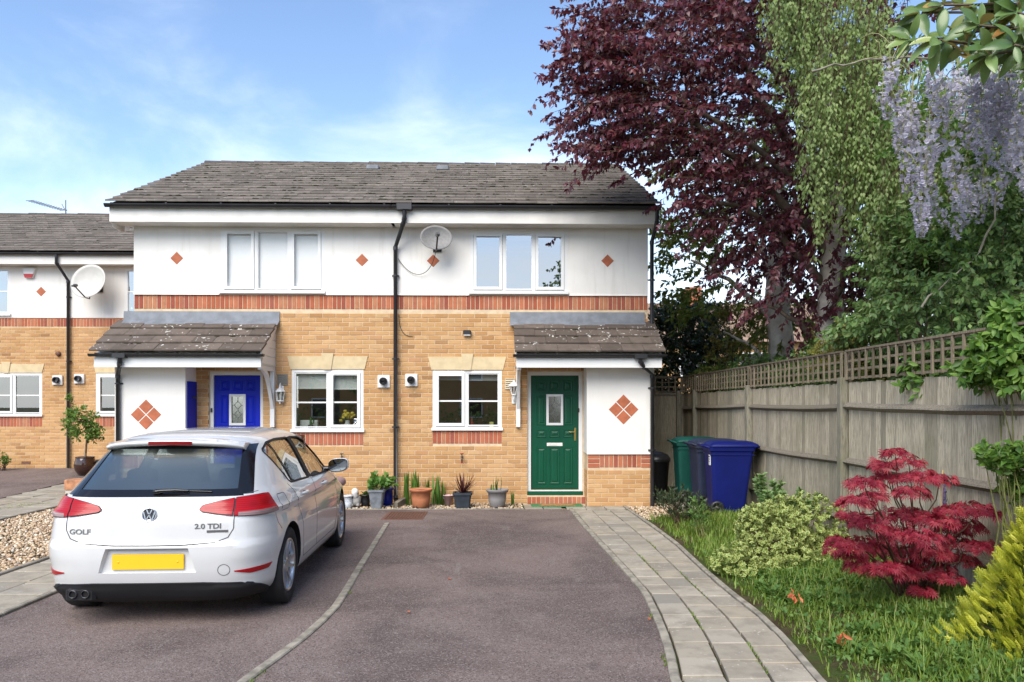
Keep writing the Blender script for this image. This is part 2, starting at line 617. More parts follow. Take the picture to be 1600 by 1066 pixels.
def m_slab_():
    t = NT('paving_slab')
    c = t.ramp(t.piece_random(), [(0, (.30, .265, .21)), (.3, (.38, .34, .275)), (.6, (.32, .29, .24)), (.8, (.35, .305, .235)), (1, (.24, .222, .19))])
    c = t.mix(t.rng(t.noise(4.5, 6, 0.65), 0.42, 0.66, 0, 0.7), c, (.22, .195, .16))
    c = t.mix(t.rng(t.noise(1.1, 4), 0.52, 0.75, 0, 0.5), c, (.30, .235, .16))
    li = t.math('MULTIPLY', t.rng(t.noise(34, 2), 0.66, 0.69), t.rng(t.noise(2.2, 3), 0.42, 0.6))
    c = t.mix(t.math('MULTIPLY', li, 0.7), c, (.55, .54, .49))
    c = t.mix(t.rng(t.noise(120, 3), 0.55, 0.75, 0, 0.3), c, (.20, .18, .15))
    t.bump(t.noise(70, 5, 0.7), 0.35, 0.006)
    return t.done(c, 0.92, spec=0.2)


m_soil = m_soil_(); m_tarmac = m_tarmac_(); m_slab = m_slab_()
m_kerb = plain('kerb_concrete', (.27, .245, .20), 0.95, 0.3, 9, 0.4, 60, spec=0.15)
m_land = plain('land', (.08, .085, .05), 1.0, 0.3, 0.4, spec=0.05)

MB().add([(-900, -900, -.09), (900, -900, -.09), (900, 1800, -.09), (-900, 1800, -.09)], [(0, 1, 2, 3)]).build('ground', m_land, kind='structure')
ysd = list(np.arange(-7, 12.41, 0.4)) + [12.42]
grid_sheet('driveway', lambda y: -3.87, lambda y: path_l(y) + .01, ysd, 14, lambda x, y: 0, m_tarmac, kind='structure')
grid_sheet('neighbour_driveway', lambda y: -24, lambda y: -8.66 if y < 16.2 else -6.3, [9.0, 11, 12.6, 13, 14, 15, 16.1, 16.3, 17, 18.35], 8,
           lambda x, y: left_z(x, y) + .002, m_tarmac, kind='structure')
grid_sheet('path_bed', lambda y: path_l(y), lambda y: path_r(y), list(np.arange(-2, 13.3, 0.5)), 4, lambda x, y: -.022, m_soil, kind='structure')


def slab_mesh(q, z0, h, c=0.006):
    """four corners of a slab, anticlockwise"""
    cx = sum(p[0] for p in q) / 4; cy = sum(p[1] for p in q) / 4
    o = [(p[0] - cx, p[1] - cy) for p in q]
    tz = [random.uniform(-.003, .003) for _ in q]
    def ins(p): return (p[0] - math.copysign(c, p[0]), p[1] - math.copysign(c, p[1]))
    vs = [(p[0], p[1], z0) for p in o] + [(p[0], p[1], z0 + h - c + t) for p, t in zip(o, tz)] + [(*ins(p), z0 + h + t) for p, t in zip(o, tz)]
    fs = [(8, 9, 10, 11)]
    for k in (0, 4):
        for i in range(4):
            j = (i + 1) % 4
            fs.append((k + i, k + j, k + 4 + j, k + 4 + i))
    me = bpy.data.meshes.new('paving_slab'); me.from_pydata(vs, [], fs); me.materials.append(m_slab); me.update()
    return me, (cx, cy, 0)


def slabs(parent, xl, xr, y0, y1, gauge, cols, zf=lambda x, y: 0.0, joint=.014, skew=0.0):
    n = int((y1 - y0) / gauge)
    for r in range(n):
        ya, yb = y0 + r * gauge + joint * .8, y0 + (r + 1) * gauge - joint * .8
        for k in range(cols):
            def X(y, f): a, b = xl(y), xr(y); return a + (b - a) * f
            fa, fb = k / cols, (k + 1) / cols
            j = joint / 2
            off = 0; oy = random.uniform(-.010, .010) + skew * k
            q = [(X(ya, fa) + j, ya + oy), (X(ya, fb) - j, ya + oy), (X(yb, fb) - j, yb + oy), (X(yb, fa) + j, yb + oy)]
            me, loc = slab_mesh(q, -.03, .042 + random.uniform(-.004, .004))
            loc = (loc[0], loc[1], float(zf(loc[0], loc[1])))
            put('paving_slab', me, parent, loc)


path = tag(bpy.data.objects.new('footpath', None), kind='structure'); COL.objects.link(path)
slabs(path, lambda y: path_l(y) + .075, lambda y: path_r(y) - .06, 3.3, 12.35, .345, 3, skew=-.05)
slabs(path, lambda y: path_l(12.4) - .03, lambda y: path_r(12.4) - .06, 12.36, 12.74, .37, 3)
slabs(path, lambda y: .46, lambda y: 1.07, 12.42, 12.99, .285, 2)
slabs(path, lambda y: 1.08, lambda y: 1.47, 12.75, 12.995, .24, 1)
lpath = tag(bpy.data.objects.new('side_path', None), kind='structure'); COL.objects.link(lpath)
grid_sheet('side_path_bed', lambda y: -4.84, lambda y: -3.87, list(np.arange(1, 12.8, 1.0)), 2, lambda x, y: -.022, m_soil, kind='structure')
slabs(lpath, lambda y: -4.80, lambda y: -3.93, 3.4, 12.4, .44, 2, skew=-.10)
fpath = tag(bpy.data.objects.new('neighbour_path', None), kind='structure'); COL.objects.link(fpath)
grid_sheet('neighbour_path_bed', lambda y: -8.66, lambda y: -7.12, [9, 10.5, 12.6, 14, 16.2], 2, lambda x, y: left_z(x, y) - .022, m_soil, kind='structure')
slabs(fpath, lambda y: -8.60, lambda y: -7.18, 9.2, 16.2, .46, 3, zf=left_z, skew=-.08)


def kerbs(name, xf, y0, y1, w, h, seg=0.9, z0=-.05, zf=lambda x, y: 0.0):
    e = tag(bpy.data.objects.new(name, None), kind='structure'); COL.objects.link(e)
    y = y0
    while y < y1 - .05:
        ye = min(y + seg, y1); n = 4; b = MB()
        ys_ = [y + .004 + (ye - y - .008) * i / n for i in range(n + 1)]
        rings = []
        for q in ys_:
            x = float(xf(q)); z = float(zf(x, q))
            rings.append([(x, q, z + z0), (x, q, z + h - .008), (x + .008, q, z + h), (x + w - .008, q, z + h), (x + w, q, z + h - .008), (x + w, q, z + z0)])
        b.loft(rings, close=True, smooth=False)
        b.build('kerb_stone', m_kerb, e)
        y = ye
    return e


kerbs('path_kerb', lambda y: path_l(y), 2.6, 12.40, .062, .028)
kerbs('path_edging', lambda y: path_r(y) - .05, 2.6, 12.72, .05, .022)
kerbs('drive_divider', lambda y: div_x(y) - .035, 2.6, 10.95, .07, .016)
kerbs('side_path_kerb', lambda y: -3.93, 2.6, 12.36, .055, .026)
kerbs('gravel_kerb', lambda y: -4.86, 2.6, 12.6, .05, .03)
kerbs('neighbour_path_kerb', lambda y: -7.17, 8.6, 13.4, .055, .035)
kf = tag(bpy.data.objects.new('drive_front_kerb', None), kind='structure'); COL.objects.link(kf)
for a in np.arange(-3.8, 0.4, 0.86):
    MB().box(a + .004, min(a + .856, .45), 12.425, 12.47, -.05, .012).build('kerb_stone', m_kerb, kf)

# beds
def bed_z(X, Y):
    u = np.clip((np.asarray(X) - path_r(np.asarray(Y))) / 1.3, 0, 1)
    far = np.clip((12.2 - np.asarray(Y)) / 1.0, 0, 1)
    return -.005 + (0.11 * u * u * (3 - 2 * u)) * far


grid_sheet('garden_bed', lambda y: path_r(y) - .01, lambda y: 6.0 if y < 3 else FX + .25, list(np.arange(-2, 16.2, 0.25)), 14, bed_z, m_soil, kind='structure')
grid_sheet('front_bed', lambda y: -6.2, lambda y: .46, [12.47, 12.8, 13.3], 10, lambda x, y: -.004, m_soil, kind='structure')
grid_sheet('gravel_bed', lambda y: -7.12, lambda y: -4.83, [1, 6, 9, 12, 12.75], 6, lambda x, y: -.012, m_soil, kind='structure')
grid_sheet('side_yard', lambda y: -7.12, lambda y: -6.1, [12.75, 14, 16.3], 3, lambda x, y: left_z(x, y) - .012, m_soil, kind='structure')

# pebbles
_bm = bmesh.new(); bmesh.ops.create_icosphere(_bm, subdivisions=1, radius=.5)
ICO_V = np.array([v.co[:] for v in _bm.verts]); ICO_F = np.array([[v.index for v in f.verts] for f in _bm.faces]); _bm.free()


def m_pebble_():
    t = NT('pebble')
    c = t.ramp(t.attr('rnd'), [(0, (.46, .33, .20)), (.2, (.60, .47, .32)), (.4, (.38, .25, .15)), (.55, (.66, .56, .43)), (.7, (.30, .22, .16)), (.82, (.52, .36, .22)), (.95, (.70, .63, .53))], 'CONSTANT')
    c = t.mix(t.rng(t.noise(60, 3), 0.4, 0.7, 0, 0.3), c, (.30, .22, .15))
    return t.done(c, 0.75, spec=0.3)


m_pebble = m_pebble_()


def pebbles(name, P, s0, s1, **kw):
    n = len(P)
    sz = s0 + (s1 - s0) * rng.random(n) ** 1.6
    S = sz[:, None] * np.stack([rng.uniform(.8, 1.3, n), rng.uniform(.6, 1.0, n), rng.uniform(.45, .7, n)], -1)
    nrm_ = np.array([0, 0, 1.0]) + 0.45 * rng.normal(size=(n, 3))
    a = rng.random(n) * 6.283
    tip = np.stack([np.cos(a), np.sin(a), .2 * rng.normal(size=n)], -1)
    P = P + np.stack([np.zeros(n), np.zeros(n), sz * .2], -1)
    return scatter(name, ICO_V, ICO_F, P, basis(tip, nrm_), m_pebble, size=S, smooth=True, kind='stuff', **kw)


def uni(n, x0, x1, y0, y1, z=0.0):
    return np.stack([rng.uniform(x0, x1, n), rng.uniform(y0, y1, n), np.full(n, z)], -1)


P = uni(9500, -7.08, -4.86, 6.6, 12.7, -.004)
P2 = uni(1300, -7.0, -6.2, 12.7, 14.0, 0.0); P2[:, 2] = left_z(P2[:, 0], P2[:, 1])
pebbles('gravel', np.concatenate([P, P2, uni(2500, -7.08, -4.86, 6.6, 12.7, .012)]), .026, .058)
P = uni(3600, -6.1, .44, 12.48, 13.18, .0)
pebbles('front_gravel', P, .02, .045)
P = uni(1500, 2.12, 2.95, 11.2, 13.1, .0); P = P[P[:, 0] > path_r(P[:, 1]) + .02]; P = P[(P[:, 0] > 2.62) | (P[:, 1] < 12.72)]
pebbles('path_side_gravel', P, .02, .045)
P = uni(600, -9.4, -6.3, 17.5, 18.3, .0); P[:, 2] = left_z(P[:, 0], P[:, 1]) + .004
pebbles('neighbour_gravel', P, .025, .05)

# drain cover let into the drive
dx0, dx1 = wx(601, 11.7), wx(664, 11.7)
dc = thing('drain_cover', 'rusty brown ribbed drain cover let into the drive below the potted plants', 'drain cover', ((dx0 + dx1) / 2, 11.74, 0))
m_rust = plain('rusted_iron', (.13, .06, .04), 0.8, 0.3, 20, 0.3, 80)
w_ = (dx1 - dx0) / 2
MB().box(-w_, w_, -.42, .42, -.03, .006).build('frame', m_rust, dc)
for i in range(13):
    x = -w_ + .05 + (2 * w_ - .10) * i / 12
    MB().box(x - .012, x + .012, -.37, .37, .0065, .014).build('rib', m_rust, dc)
# ------------------------------------------------------------------ houses
XL, XM, XR = wx(210, D), wx(617, D), wx(1012, D)
EAVE_Y, EAVE_Z, RIDGE_Y, RIDGE_Z, BACK = 12.74, 4.965, 17.1, 6.95, 21.4
BAND0, BAND1 = 3.285, 3.535       # red soldier course under the render
SOFFIT = 4.68


def wall_slab(x0, x1, z0, z1, holes, y0, y1):
    """wall with rectangular openings, no inner faces"""
    xs = sorted({x0, x1, *[min(max(h[i], x0), x1) for h in holes for i in (0, 1)]})
    zs = sorted({z0, z1, *[min(max(h[i], z0), z1) for h in holes for i in (2, 3)]})
    nx, nz = len(xs) - 1, len(zs) - 1
    def solid(i, k):
        if i < 0 or k < 0 or i >= nx or k >= nz: return False
        cx, cz = (xs[i] + xs[i + 1]) / 2, (zs[k] + zs[k + 1]) / 2
        return not any(h[0] < cx < h[1] and h[2] < cz < h[3] for h in holes)
    b = MB()
    for i in range(nx):
        for k in range(nz):
            if not solid(i, k): continue
            a, c, p, q = xs[i], xs[i + 1], zs[k], zs[k + 1]
            b.add([(a, y0, p), (c, y0, p), (c, y0, q), (a, y0, q)], [(0, 1, 2, 3)])
            b.add([(a, y1, p), (c, y1, p), (c, y1, q), (a, y1, q)], [(3, 2, 1, 0)])
            if not solid(i - 1, k): b.add([(a, y0, p), (a, y0, q), (a, y1, q), (a, y1, p)], [(0, 1, 2, 3)])
            if not solid(i + 1, k): b.add([(c, y0, p), (c, y1, p), (c, y1, q), (c, y0, q)], [(0, 1, 2, 3)])
            if not solid(i, k - 1): b.add([(a, y0, p), (a, y1, p), (c, y1, p), (c, y0, p)], [(0, 1, 2, 3)])
            if not solid(i, k + 1): b.add([(a, y0, q), (c, y0, q), (c, y1, q), (a, y1, q)], [(0, 1, 2, 3)])
    return b


# one brick: front face at y = -0.5 (towards the camera), chamfered front edges, size 1
def brick_unit(w, h, d, c=.004):
    a, b = w / 2, h / 2
    vs = [(-a, d, -b), (a, d, -b), (a, d, b), (-a, d, b), (-a, c, -b), (a, c, -b), (a, c, b), (-a, c, b),
          (-a + c, 0, -b + c), (a - c, 0, -b + c), (a - c, 0, b - c), (-a + c, 0, b - c)]
    fs = [(8, 9, 10, 11)]
    for k in (0, 4):
        for i in range(4):
            j = (i + 1) % 4
            fs.append((k + i, k + j, k + 4 + j, k + 4 + i))
    return vs, fs


BV, BF = brick_unit(.215, .065, .03)
def brick_mesh(mat):
    me = bpy.data.meshes.new('brick'); me.from_pydata(BV, [], BF); me.materials.append(mat); me.update(); return me
me_buff, me_red = brick_mesh(m_buff), brick_mesh(m_red)


def course_bricks(x0, x1, z0, z1, holes, y, seedrow=0):
    """stretcher bond: list of (x, y, z, width, 'b')"""
    out = []; row = 0; z = z0
    while z + .06 < z1:
        zc = z + .0375
        x = x0 - (.1125 if row % 2 else 0) - .0 + .0
        while x < x1:
            a, b = max(x + .005, x0), min(x + .22, x1)
            segs = [(a, b)]
            for h in holes:
                if h[2] - .02 < zc < h[3] + .02:
                    ns = []
                    for p, q in segs:
                        if h[1] <= p or h[0] >= q: ns.append((p, q)); continue
                        if h[0] > p: ns.append((p, min(q, h[0])))
                        if h[1] < q: ns.append((max(p, h[1]), q))
                    segs = ns
            for p, q in segs:
                if q - p > .03: out.append(((p + q) / 2, y, zc, q - p))
            x += .225
        z += .075; row += 1
    return out


def lay(parent, blist, me, mat, n_single, rotz=0.0, vertical=False, order=None):
    """the nearest bricks one by one, the rest as one mass"""
    blist = sorted(blist, key=lambda b: (b[0] ** 2 + b[1] ** 2 + (b[2] - EYE) ** 2))
    o = origin(parent)
    for b in blist[:n_single]:
        jy = random.uniform(-.0015, .0015)
        put('brick', me, parent, (b[0] - o.x, b[1] - o.y - .007 + jy, b[2] - o.z),
            (random.uniform(-.006, .006), R(90) if vertical else random.uniform(-.004, .004), rotz + random.uniform(-.004, .004)), (b[3] / .215, 1, 1))
    rest = blist[n_single:]
    if rest:
        A = np.array(rest); n = len(A)
        V = np.array(BV)[None] * np.stack([A[:, 3] / .215, np.ones(n), np.ones(n)], -1)[:, None, :]
        if vertical: V = np.stack([V[..., 2], V[..., 1], -V[..., 0]], -1)
        if rotz: 
            cz, sz = math.cos(rotz), math.sin(rotz)
            V = np.stack([V[..., 0] * cz - V[..., 1] * sz, V[..., 0] * sz + V[..., 1] * cz, V[..., 2]], -1)
        V = V + (A[:, :3] + np.array([0, -.007, 0]) + np.stack([np.zeros(n), rng.uniform(-.0015, .0015, n), np.zeros(n)], -1))[:, None, :] - np.array(o)
        vs = V.reshape(-1, 3); b = MB()
        b.v = [tuple(p) for p in vs]
        for i in range(n):
            for f in BF: b.f.append([k + 12 * i for k in f]); b.sm.append(False)
        b.build('brick_field', mat, parent, kind='stuff')


def soldier(x0, x1, z0, z1, y):
    n = max(1, round((x1 - x0) / .0755)); g = (x1 - x0) / n
    return [(x0 + g * (i + .5), y, (z0 + z1) / 2, z1 - z0 - .02) for i in range(n)]


# --- windows -------------------------------------------------------
g_low = glass_mat('window_glass', (.70, .74, .72), 0.27, 1.0)
g_sky = glass_mat('bedroom_window_glass', (.45, .5, .52), 0.40, 1.0)
g_blind = glass_mat('shuttered_window_glass', (.97, .98, .98), 0.01, 1.0)
m_blind = plain('white_blind', (.94, .94, .93), 0.6, 0.02, 3)
m_grey_blind = plain('grey_blind', (.40, .42, .43), 0.7, 0.05, 3)
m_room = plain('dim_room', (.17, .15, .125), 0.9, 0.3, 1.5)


def frame_ring(b, x0, x1, z0, z1, w, y0, y1, wb=None):
    wb = wb or w
    b.box(x0, x0 + w, y0, y1, z0, z1).box(x1 - w, x1, y0, y1, z0, z1)
    b.box(x0 + w, x1 - w, y0, y1, z1 - w, z1).box(x0 + w, x1 - w, y0, y1, z0, z0 + wb)


def window(house, x0, x1, z0, z1, y, splits, sashes, bar=None, glass=None, blind=None, sill=0.035, vents=()):
    """splits: fractions where the mullions stand; sashes: which lights are opening casements"""
    glass = glass or g_low
    fy = y - .004
    b = MB(); fw = .05
    frame_ring(b, x0, x1, z0, z1, fw, fy, fy + .07)
    edges = [x0 + fw] + [x0 + (x1 - x0) * s for s in splits] + [x1 - fw]
    lights = []
    for i in range(len(edges) - 1):
        a = edges[i] + (.0 if i == 0 else .022); c = edges[i + 1] - (.0 if i == len(edges) - 2 else .022)
        lights.append((a, c))
    for s in splits:
        m = x0 + (x1 - x0) * s
        b.box(m - .022, m + .022, fy + .004, fy + .066, z0 + fw, z1 - fw)
    win = b.build('window', m_upvc, house, world=True)
    MB().box(x0 - .02, x1 + .02, fy - .045, fy - .001, z0 - .012, z0 + sill).build('sill', m_upvc, win, world=True)
    for i, (a, c) in enumerate(lights):
        za, zb = z0 + fw + (.012 if sill else 0), z1 - fw
        if i in sashes:
            s = MB(); frame_ring(s, a + .004, c - .004, za, zb, .05, fy - .014, fy + .055)
            s.build('sash', m_upvc, win, world=True)
            if i in vents:
                MB().box(a + .07, c - .07, fy - .026, fy - .0145, zb - .036, zb - .016).build('vent', m_upvc, win, world=True)
            ga, gc, gz0, gz1 = a + .05, c - .05, za + .045, zb - .045
        else:
            bd = MB(); frame_ring(bd, a, c, za, zb, .02, fy + .01, fy + .045); bd.build('bead', m_upvc, win, world=True)
            ga, gc, gz0, gz1 = a + .016, c - .016, za + .016, zb - .016
        MB().add([(ga, fy + .03, gz0), (gc, fy + .03, gz0), (gc, fy + .03, gz1), (ga, fy + .03, gz1)], [(0, 1, 2, 3)]).build('pane', glass, win, world=True)
        if bar:
            zc = gz0 + (gz1 - gz0) * bar
            MB().box(ga, gc, fy + .02, fy + .036, zc - .013, zc + .013).build('glazing_bar', m_upvc, win, world=True)
    if blind == 'shutter':
        for a, c in lights:
            s = MB(); n = 17
            zt0, zt1 = z0 + .07, z1 - .07
            for k in range(n):
                zc = zt0 + (zt1 - zt0) * (k + .5) / n
                s.add([(a, fy + .078, zc - .032), (c, fy + .078, zc - .032), (c, fy + .060, zc + .030), (a, fy + .060, zc + .030)], [(0, 1, 2, 3)])
                s.add([(a, fy + .080, zc - .033), (c, fy + .080, zc - .033), (c, fy + .062, zc + .031), (a, fy + .062, zc + .031)], [(3, 2, 1, 0)])
            s.build('shutter', m_blind, win, world=True)
        MB().box(x0 + .05, x1 - .05, fy + .115, fy + .125, z0 + .06, z1 - .06).build('shutter_back', m_blind, win, world=True)
    elif blind:
        h, mat = blind
        for i, (a, c) in enumerate(lights):
            hh = h + .012 * i
            bb = MB(); zt = z1 - .06
            bb.box(a + .01, c - .01, fy + .10, fy + .104, zt - hh, zt); bb.tube([(a + .01, fy + .102, zt - hh), (c - .01, fy + .102, zt - hh)], .011, 8)
            bb.build('blind', mat, win, world=True)
    # the room seen through the glass
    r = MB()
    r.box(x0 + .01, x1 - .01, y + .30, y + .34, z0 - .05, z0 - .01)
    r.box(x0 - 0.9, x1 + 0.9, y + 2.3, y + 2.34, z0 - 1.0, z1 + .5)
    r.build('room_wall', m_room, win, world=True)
    return win


# --- doors ---------------------------------------------------------
m_brass = plain('brass', (.62, .43, .14), 0.28, 0.1, 20, metal=1.0)
m_silver = plain('chrome', (.62, .63, .65), 0.22, 0.05, 20, metal=1.0)
g_door = glass_mat('leaded_glass', (.55, .6, .6), 0.30, 1.0, 0.12)
m_lead_came = plain('lead_came', (.12, .12, .12), 0.4)


def front_door(house, x0, x1, z0, z1, y, mat, light_glass, letter, brass):
    """x0..z1 are the outside of the white frame"""
    b = MB(); fw = .062
    frame_ring(b, x0, x1, z0 + .07, z1, fw, y, y + .09, wb=.02)
    door = b.build('door', m_upvc, house, world=True)
    a, c, p, q = x0 + fw + .004, x1 - fw - .004, z0 + .10, z1 - fw - .004
    W = c - a; H = q - p
    yl = y + .035
    gx0, gx1, gz0, gz1 = a + W * .35, a + W * .65, p + H * .575, p + H * .825
    leaf = wall_slab(a, c, p, q, [(gx0, gx1, gz0, gz1)], yl, yl + .045)
    leaf.build('door_leaf', mat, door, world=True)
    def panel(u0, u1, v0, v1):
        X0, X1, Z0, Z1 = a + W * u0, a + W * u1, p + H * v0, p + H * v1
        m = MB()
        def ring(i, yy): return [(X0 + i, yy, Z0 + i), (X1 - i, yy, Z0 + i), (X1 - i, yy, Z1 - i), (X0 + i, yy, Z1 - i)]
        m.loft([ring(0, yl - .0005), ring(.006, yl - .010), ring(.016, yl - .010), ring(.030, yl - .002), ring(.055, yl - .012)], cap0=False, cap1=True, smooth=False)
        m.f = [f[::-1] for f in m.f[:-1]] + [m.f[-1]]
        m.build('door_panel', mat, door, world=True)
    for u0, u1 in ((.12, .32), (.39, .61), (.68, .88)):
        panel(u0, u1, .045, .37); panel(u0, u1, .455, .525); panel(u0, u1, .865, .955)
    panel(.12, .32, .565, .825); panel(.68, .88, .565, .825)
    f = MB(); frame_ring(f, gx0 - .022, gx1 + .022, gz0 - .022, gz1 + .022, .040, yl - .016, yl + .004)
    f.build('light_frame', m_upvc, door, world=True)
    MB().box(gx0, gx1, yl + .012, yl + .02, gz0, gz1).build('pane', light_glass, door, world=True)
    lc = MB(); cx = (gx0 + gx1) / 2; hz = gz1 - gz0; ly = yl + .010
    for f0, f1 in ((.52, .80), (.20, .48)):
        za, zb = gz0 + hz * f0, gz0 + hz * f1; zm = (za + zb) / 2; hw = (gx1 - gx0) * .26
        pts = [(cx, ly, za), (cx + hw, ly, zm), (cx, ly, zb), (cx - hw, ly, zm), (cx, ly, za)]
        for s, t in zip(pts[:-1], pts[1:]): lc.tube([s, t], .0045, 5)
        lc.tube([(gx0 + .018, ly, zm), (cx - hw, ly, zm)], .004, 5); lc.tube([(cx + hw, ly, zm), (gx1 - .018, ly, zm)], .004, 5)
    lc.tube([(cx, ly, gz0 + .02), (cx, ly, gz0 + hz * .20)], .004, 5); lc.tube([(cx, ly, gz0 + hz * .80), (cx, ly, gz1 - .02)], .004, 5)
    lc.tube([(cx, ly, gz0 + hz * .48), (cx, ly, gz0 + hz * .52)], .004, 5)
    lc.build('leading', m_lead_came, door, world=True)
    if letter:
        lz = p + H * .395; lb = MB()
        lb.cbox(cx - .135, cx + .135, yl - .016, yl - .0005, lz - .028, lz + .028, .006).box(cx - .115, cx + .115, yl - .02, yl - .0165, lz - .014, lz + .014)
        lb.build('letterbox', m_upvc if not brass else plain('letter_plate', (.72, .70, .66), .35), door, world=True)
    hm = m_brass if brass else m_silver
    hx, hz_ = (c - .055 if brass else a + .05), p + H * .49
    h = MB(); h.cbox(hx - .017, hx + .017, yl - .012, yl - .0005, hz_ - .12, hz_ + .10, .004)
    sg = -1 if brass else 1
    h.tube([(hx, yl - .01, hz_ + .03), (hx, yl - .05, hz_ + .03), (hx + sg * .03, yl - .055, hz_ + .03), (hx + sg * .11, yl - .052, hz_ + .028)], .009, 8)
    h.build('handle', hm, door, world=True)
    MB().box(a, c, yl - .024, yl + .02, z0 + .075, z0 + .098).build('threshold', m_brass, door, world=True)
    MB().box(x0 - .005, x1 + .005, y - .06, y + .06, z0 + .01, z0 + .069).build('door_sill', mat, door, world=True)
    return door


# --- roof ----------------------------------------------------------
def tile_mesh(w, l, t, mat):
    a = w / 2 - .002
    vs = [(-a, 0, 0), (a, 0, 0), (a, l, 0), (-a, l, 0), (-a, .006, t), (a, .006, t), (a, l, t), (-a, l, t), (-a, 0, t * .7), (a, 0, t * .7)]
    fs = [(0, 3, 2, 1), (4, 5, 6, 7), (8, 9, 5, 4), (0, 1, 9, 8), (0, 8, 4, 7, 3), (1, 2, 6, 5, 9), (2, 3, 7, 6)]
    me = bpy.data.meshes.new('roof_tile'); me.from_pydata(vs, [], fs); me.materials.append(mat); me.materials.append(m_tedge_lit if mat is m_tile else mat)
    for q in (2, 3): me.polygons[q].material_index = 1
    me.update()
    return me


def tile_slope(parent, x0, x1, y0, z0, y1, z1, w, courses, mat, th=.026, singles=True, name='roof_tile', moss=0):
    """tiles laid from the eave (y0,z0) up to (y1,z1); each a part"""
    ang = math.atan2(z1 - z0, y1 - y0); L = math.hypot(z1 - z0, y1 - y0); g = L / courses
    o = origin(parent); me = tile_mesh(w, g + .06, th, mat)
    n = round((x1 - x0) / w); w2 = (x1 - x0) / n
    recs = []; ms = []
    for r in range(courses):
        off = (w2 / 2 if r % 2 else 0)
        for k in range(n + (1 if off else 0)):
            xa = x0 + k * w2 - off; a, b = max(xa, x0), min(xa + w2, x1)
            if b - a < .05: continue
            s = r * g - .02
            tilt = ang - math.atan(th / g)
            loc = ((a + b) / 2, y0 + s * math.cos(ang) - .02 * math.sin(ang), z0 + s * math.sin(ang) + .022 + random.uniform(-.004, .004))
            recs.append((loc, tilt + random.uniform(-.008, .008), (b - a) / w, random.uniform(-.006, .006)))
            if moss and random.random() < moss and r < courses - 1:
                for _ in range(random.choice((1, 1, 2, 3))):
                    ms.append((random.uniform(a, b), y0 + (s + g) * math.cos(ang) - .03, z0 + (s + g) * math.sin(ang) + .016))
    if singles:
        for loc, tl, sx, ry in recs:
            put(name, me, parent, (loc[0] - o.x, loc[1] - o.y, loc[2] - o.z), (tl, ry, 0), (sx, 1, 1))
    else:
        b = MB(); base = [v.co.copy() for v in me.vertices]; fs = [list(p.vertices) for p in me.polygons]
        for loc, tl, sx, ry in recs:
            M = Matrix.Translation(Vector(loc) - o) @ Euler((tl, ry, 0)).to_matrix().to_4x4() @ Matrix.Diagonal((sx, 1, 1, 1))
            b.add([M @ v for v in base], fs)
        jo = b.build(name, mat, parent, kind='stuff'); jo.data.materials.append(m_tedge_lit)
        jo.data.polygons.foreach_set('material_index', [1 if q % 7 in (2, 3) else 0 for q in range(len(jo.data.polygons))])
    if ms:
        ms = np.array(ms); k = len(ms)
        S = np.stack([rng.uniform(.04, .13, k), rng.uniform(.02, .05, k), rng.uniform(.015, .04, k)], -1)
        scatter('moss', ICO_V, ICO_F, ms, np.broadcast_to(np.eye(3), (k, 3, 3)), m_moss, parent, size=S, smooth=True, kind='stuff')


def gutter(parent, x0, x1, y, z, r=.055, brackets=0.85):
    b = MB(); n = 9
    out = [(y + r * math.cos(math.pi + math.pi * i / n), z + r * math.sin(math.pi + math.pi * i / n)) for i in range(n + 1)]
    inn = [(y + (r - .006) * math.cos(2 * math.pi - math.pi * i / n), z + (r - .006) * math.sin(2 * math.pi - math.pi * i / n)) for i in range(n + 1)]
    b.prism(out + inn, 'x', x0, x1)
    for xe in (x0, x1):
        b.prism(out, 'x', xe - .004, xe + .004)
    g = b.build('gutter', m_blackp, parent, world=True)
    k = max(2, round((x1 - x0) / brackets))
    for i in range(k + 1):
        x = x0 + .12 + (x1 - x0 - .24) * i / k
        c = MB(); q = r + .004
        o2 = [(y + q * math.cos(math.pi + math.pi * j / n), z + q * math.sin(math.pi + math.pi * j / n)) for j in range(n + 1)]
        c.prism(o2 + [(y + q, z + .012), (y - q, z + .012)], 'x', x - .014, x + .014)
        c.build('gutter_bracket', m_blackp, g, world=True)
    return g


def downpipe(parent, pts, clips=(), r=.034):
    d = MB().tube(pts, r, 12).build('downpipe', m_blackp, parent, world=True)
    for i in range(len(pts)):
        if 0 < i < len(pts) - 1:
            p, q = Vector(pts[i]), Vector(pts[i + 1]); t = (q - p).normalized()
            MB().tube([p - t * .01, p + t * .05], r + .006, 12).build('socket', m_blackp, d, world=True)
    for (x, y, z) in clips:
        MB().tube([(x, y, z - .012), (x, y, z + .012)], r + .007, 12).box(x - .062, x + .062, y + .022, y + .05, z - .012, z + .012).build('clip', m_blackp, d, world=True)
    return d


def diamond(parent, x, z, y, h, name='diamond_tile'):
    MB().loft([[(x, y + .01, z - h), (x + h, y + .01, z), (x, y + .01, z + h), (x - h, y + .01, z)],
               [(x, y - .002, z - h), (x + h, y - .002, z), (x, y - .002, z + h), (x - h, y - .002, z)],
               [(x, y - .005, z - h + .008), (x + h - .008, y - .005, z), (x, y - .005, z + h - .008), (x - h + .008, y - .005, z)]], cap0=False, smooth=False).build(name, m_terra, parent, world=True)


def lintel(house, x0, x1, z0, z1, y):
    k = (x0 + x1) / 2; s = .055
    st = MB().prism([(x0, z0), (x1, z0), (x1 + s, z1), (x0 - s, z1)], 'y', y - .02, y + .05).build('lintel', m_stone, house, world=True)
    MB().prism([(k - .06, z0 - .006), (k + .06, z0 - .006), (k + .105, z1 + .05), (k - .105, z1 + .05)], 'y', y - .035, y - .0205).build('keystone', m_stone, st, world=True)


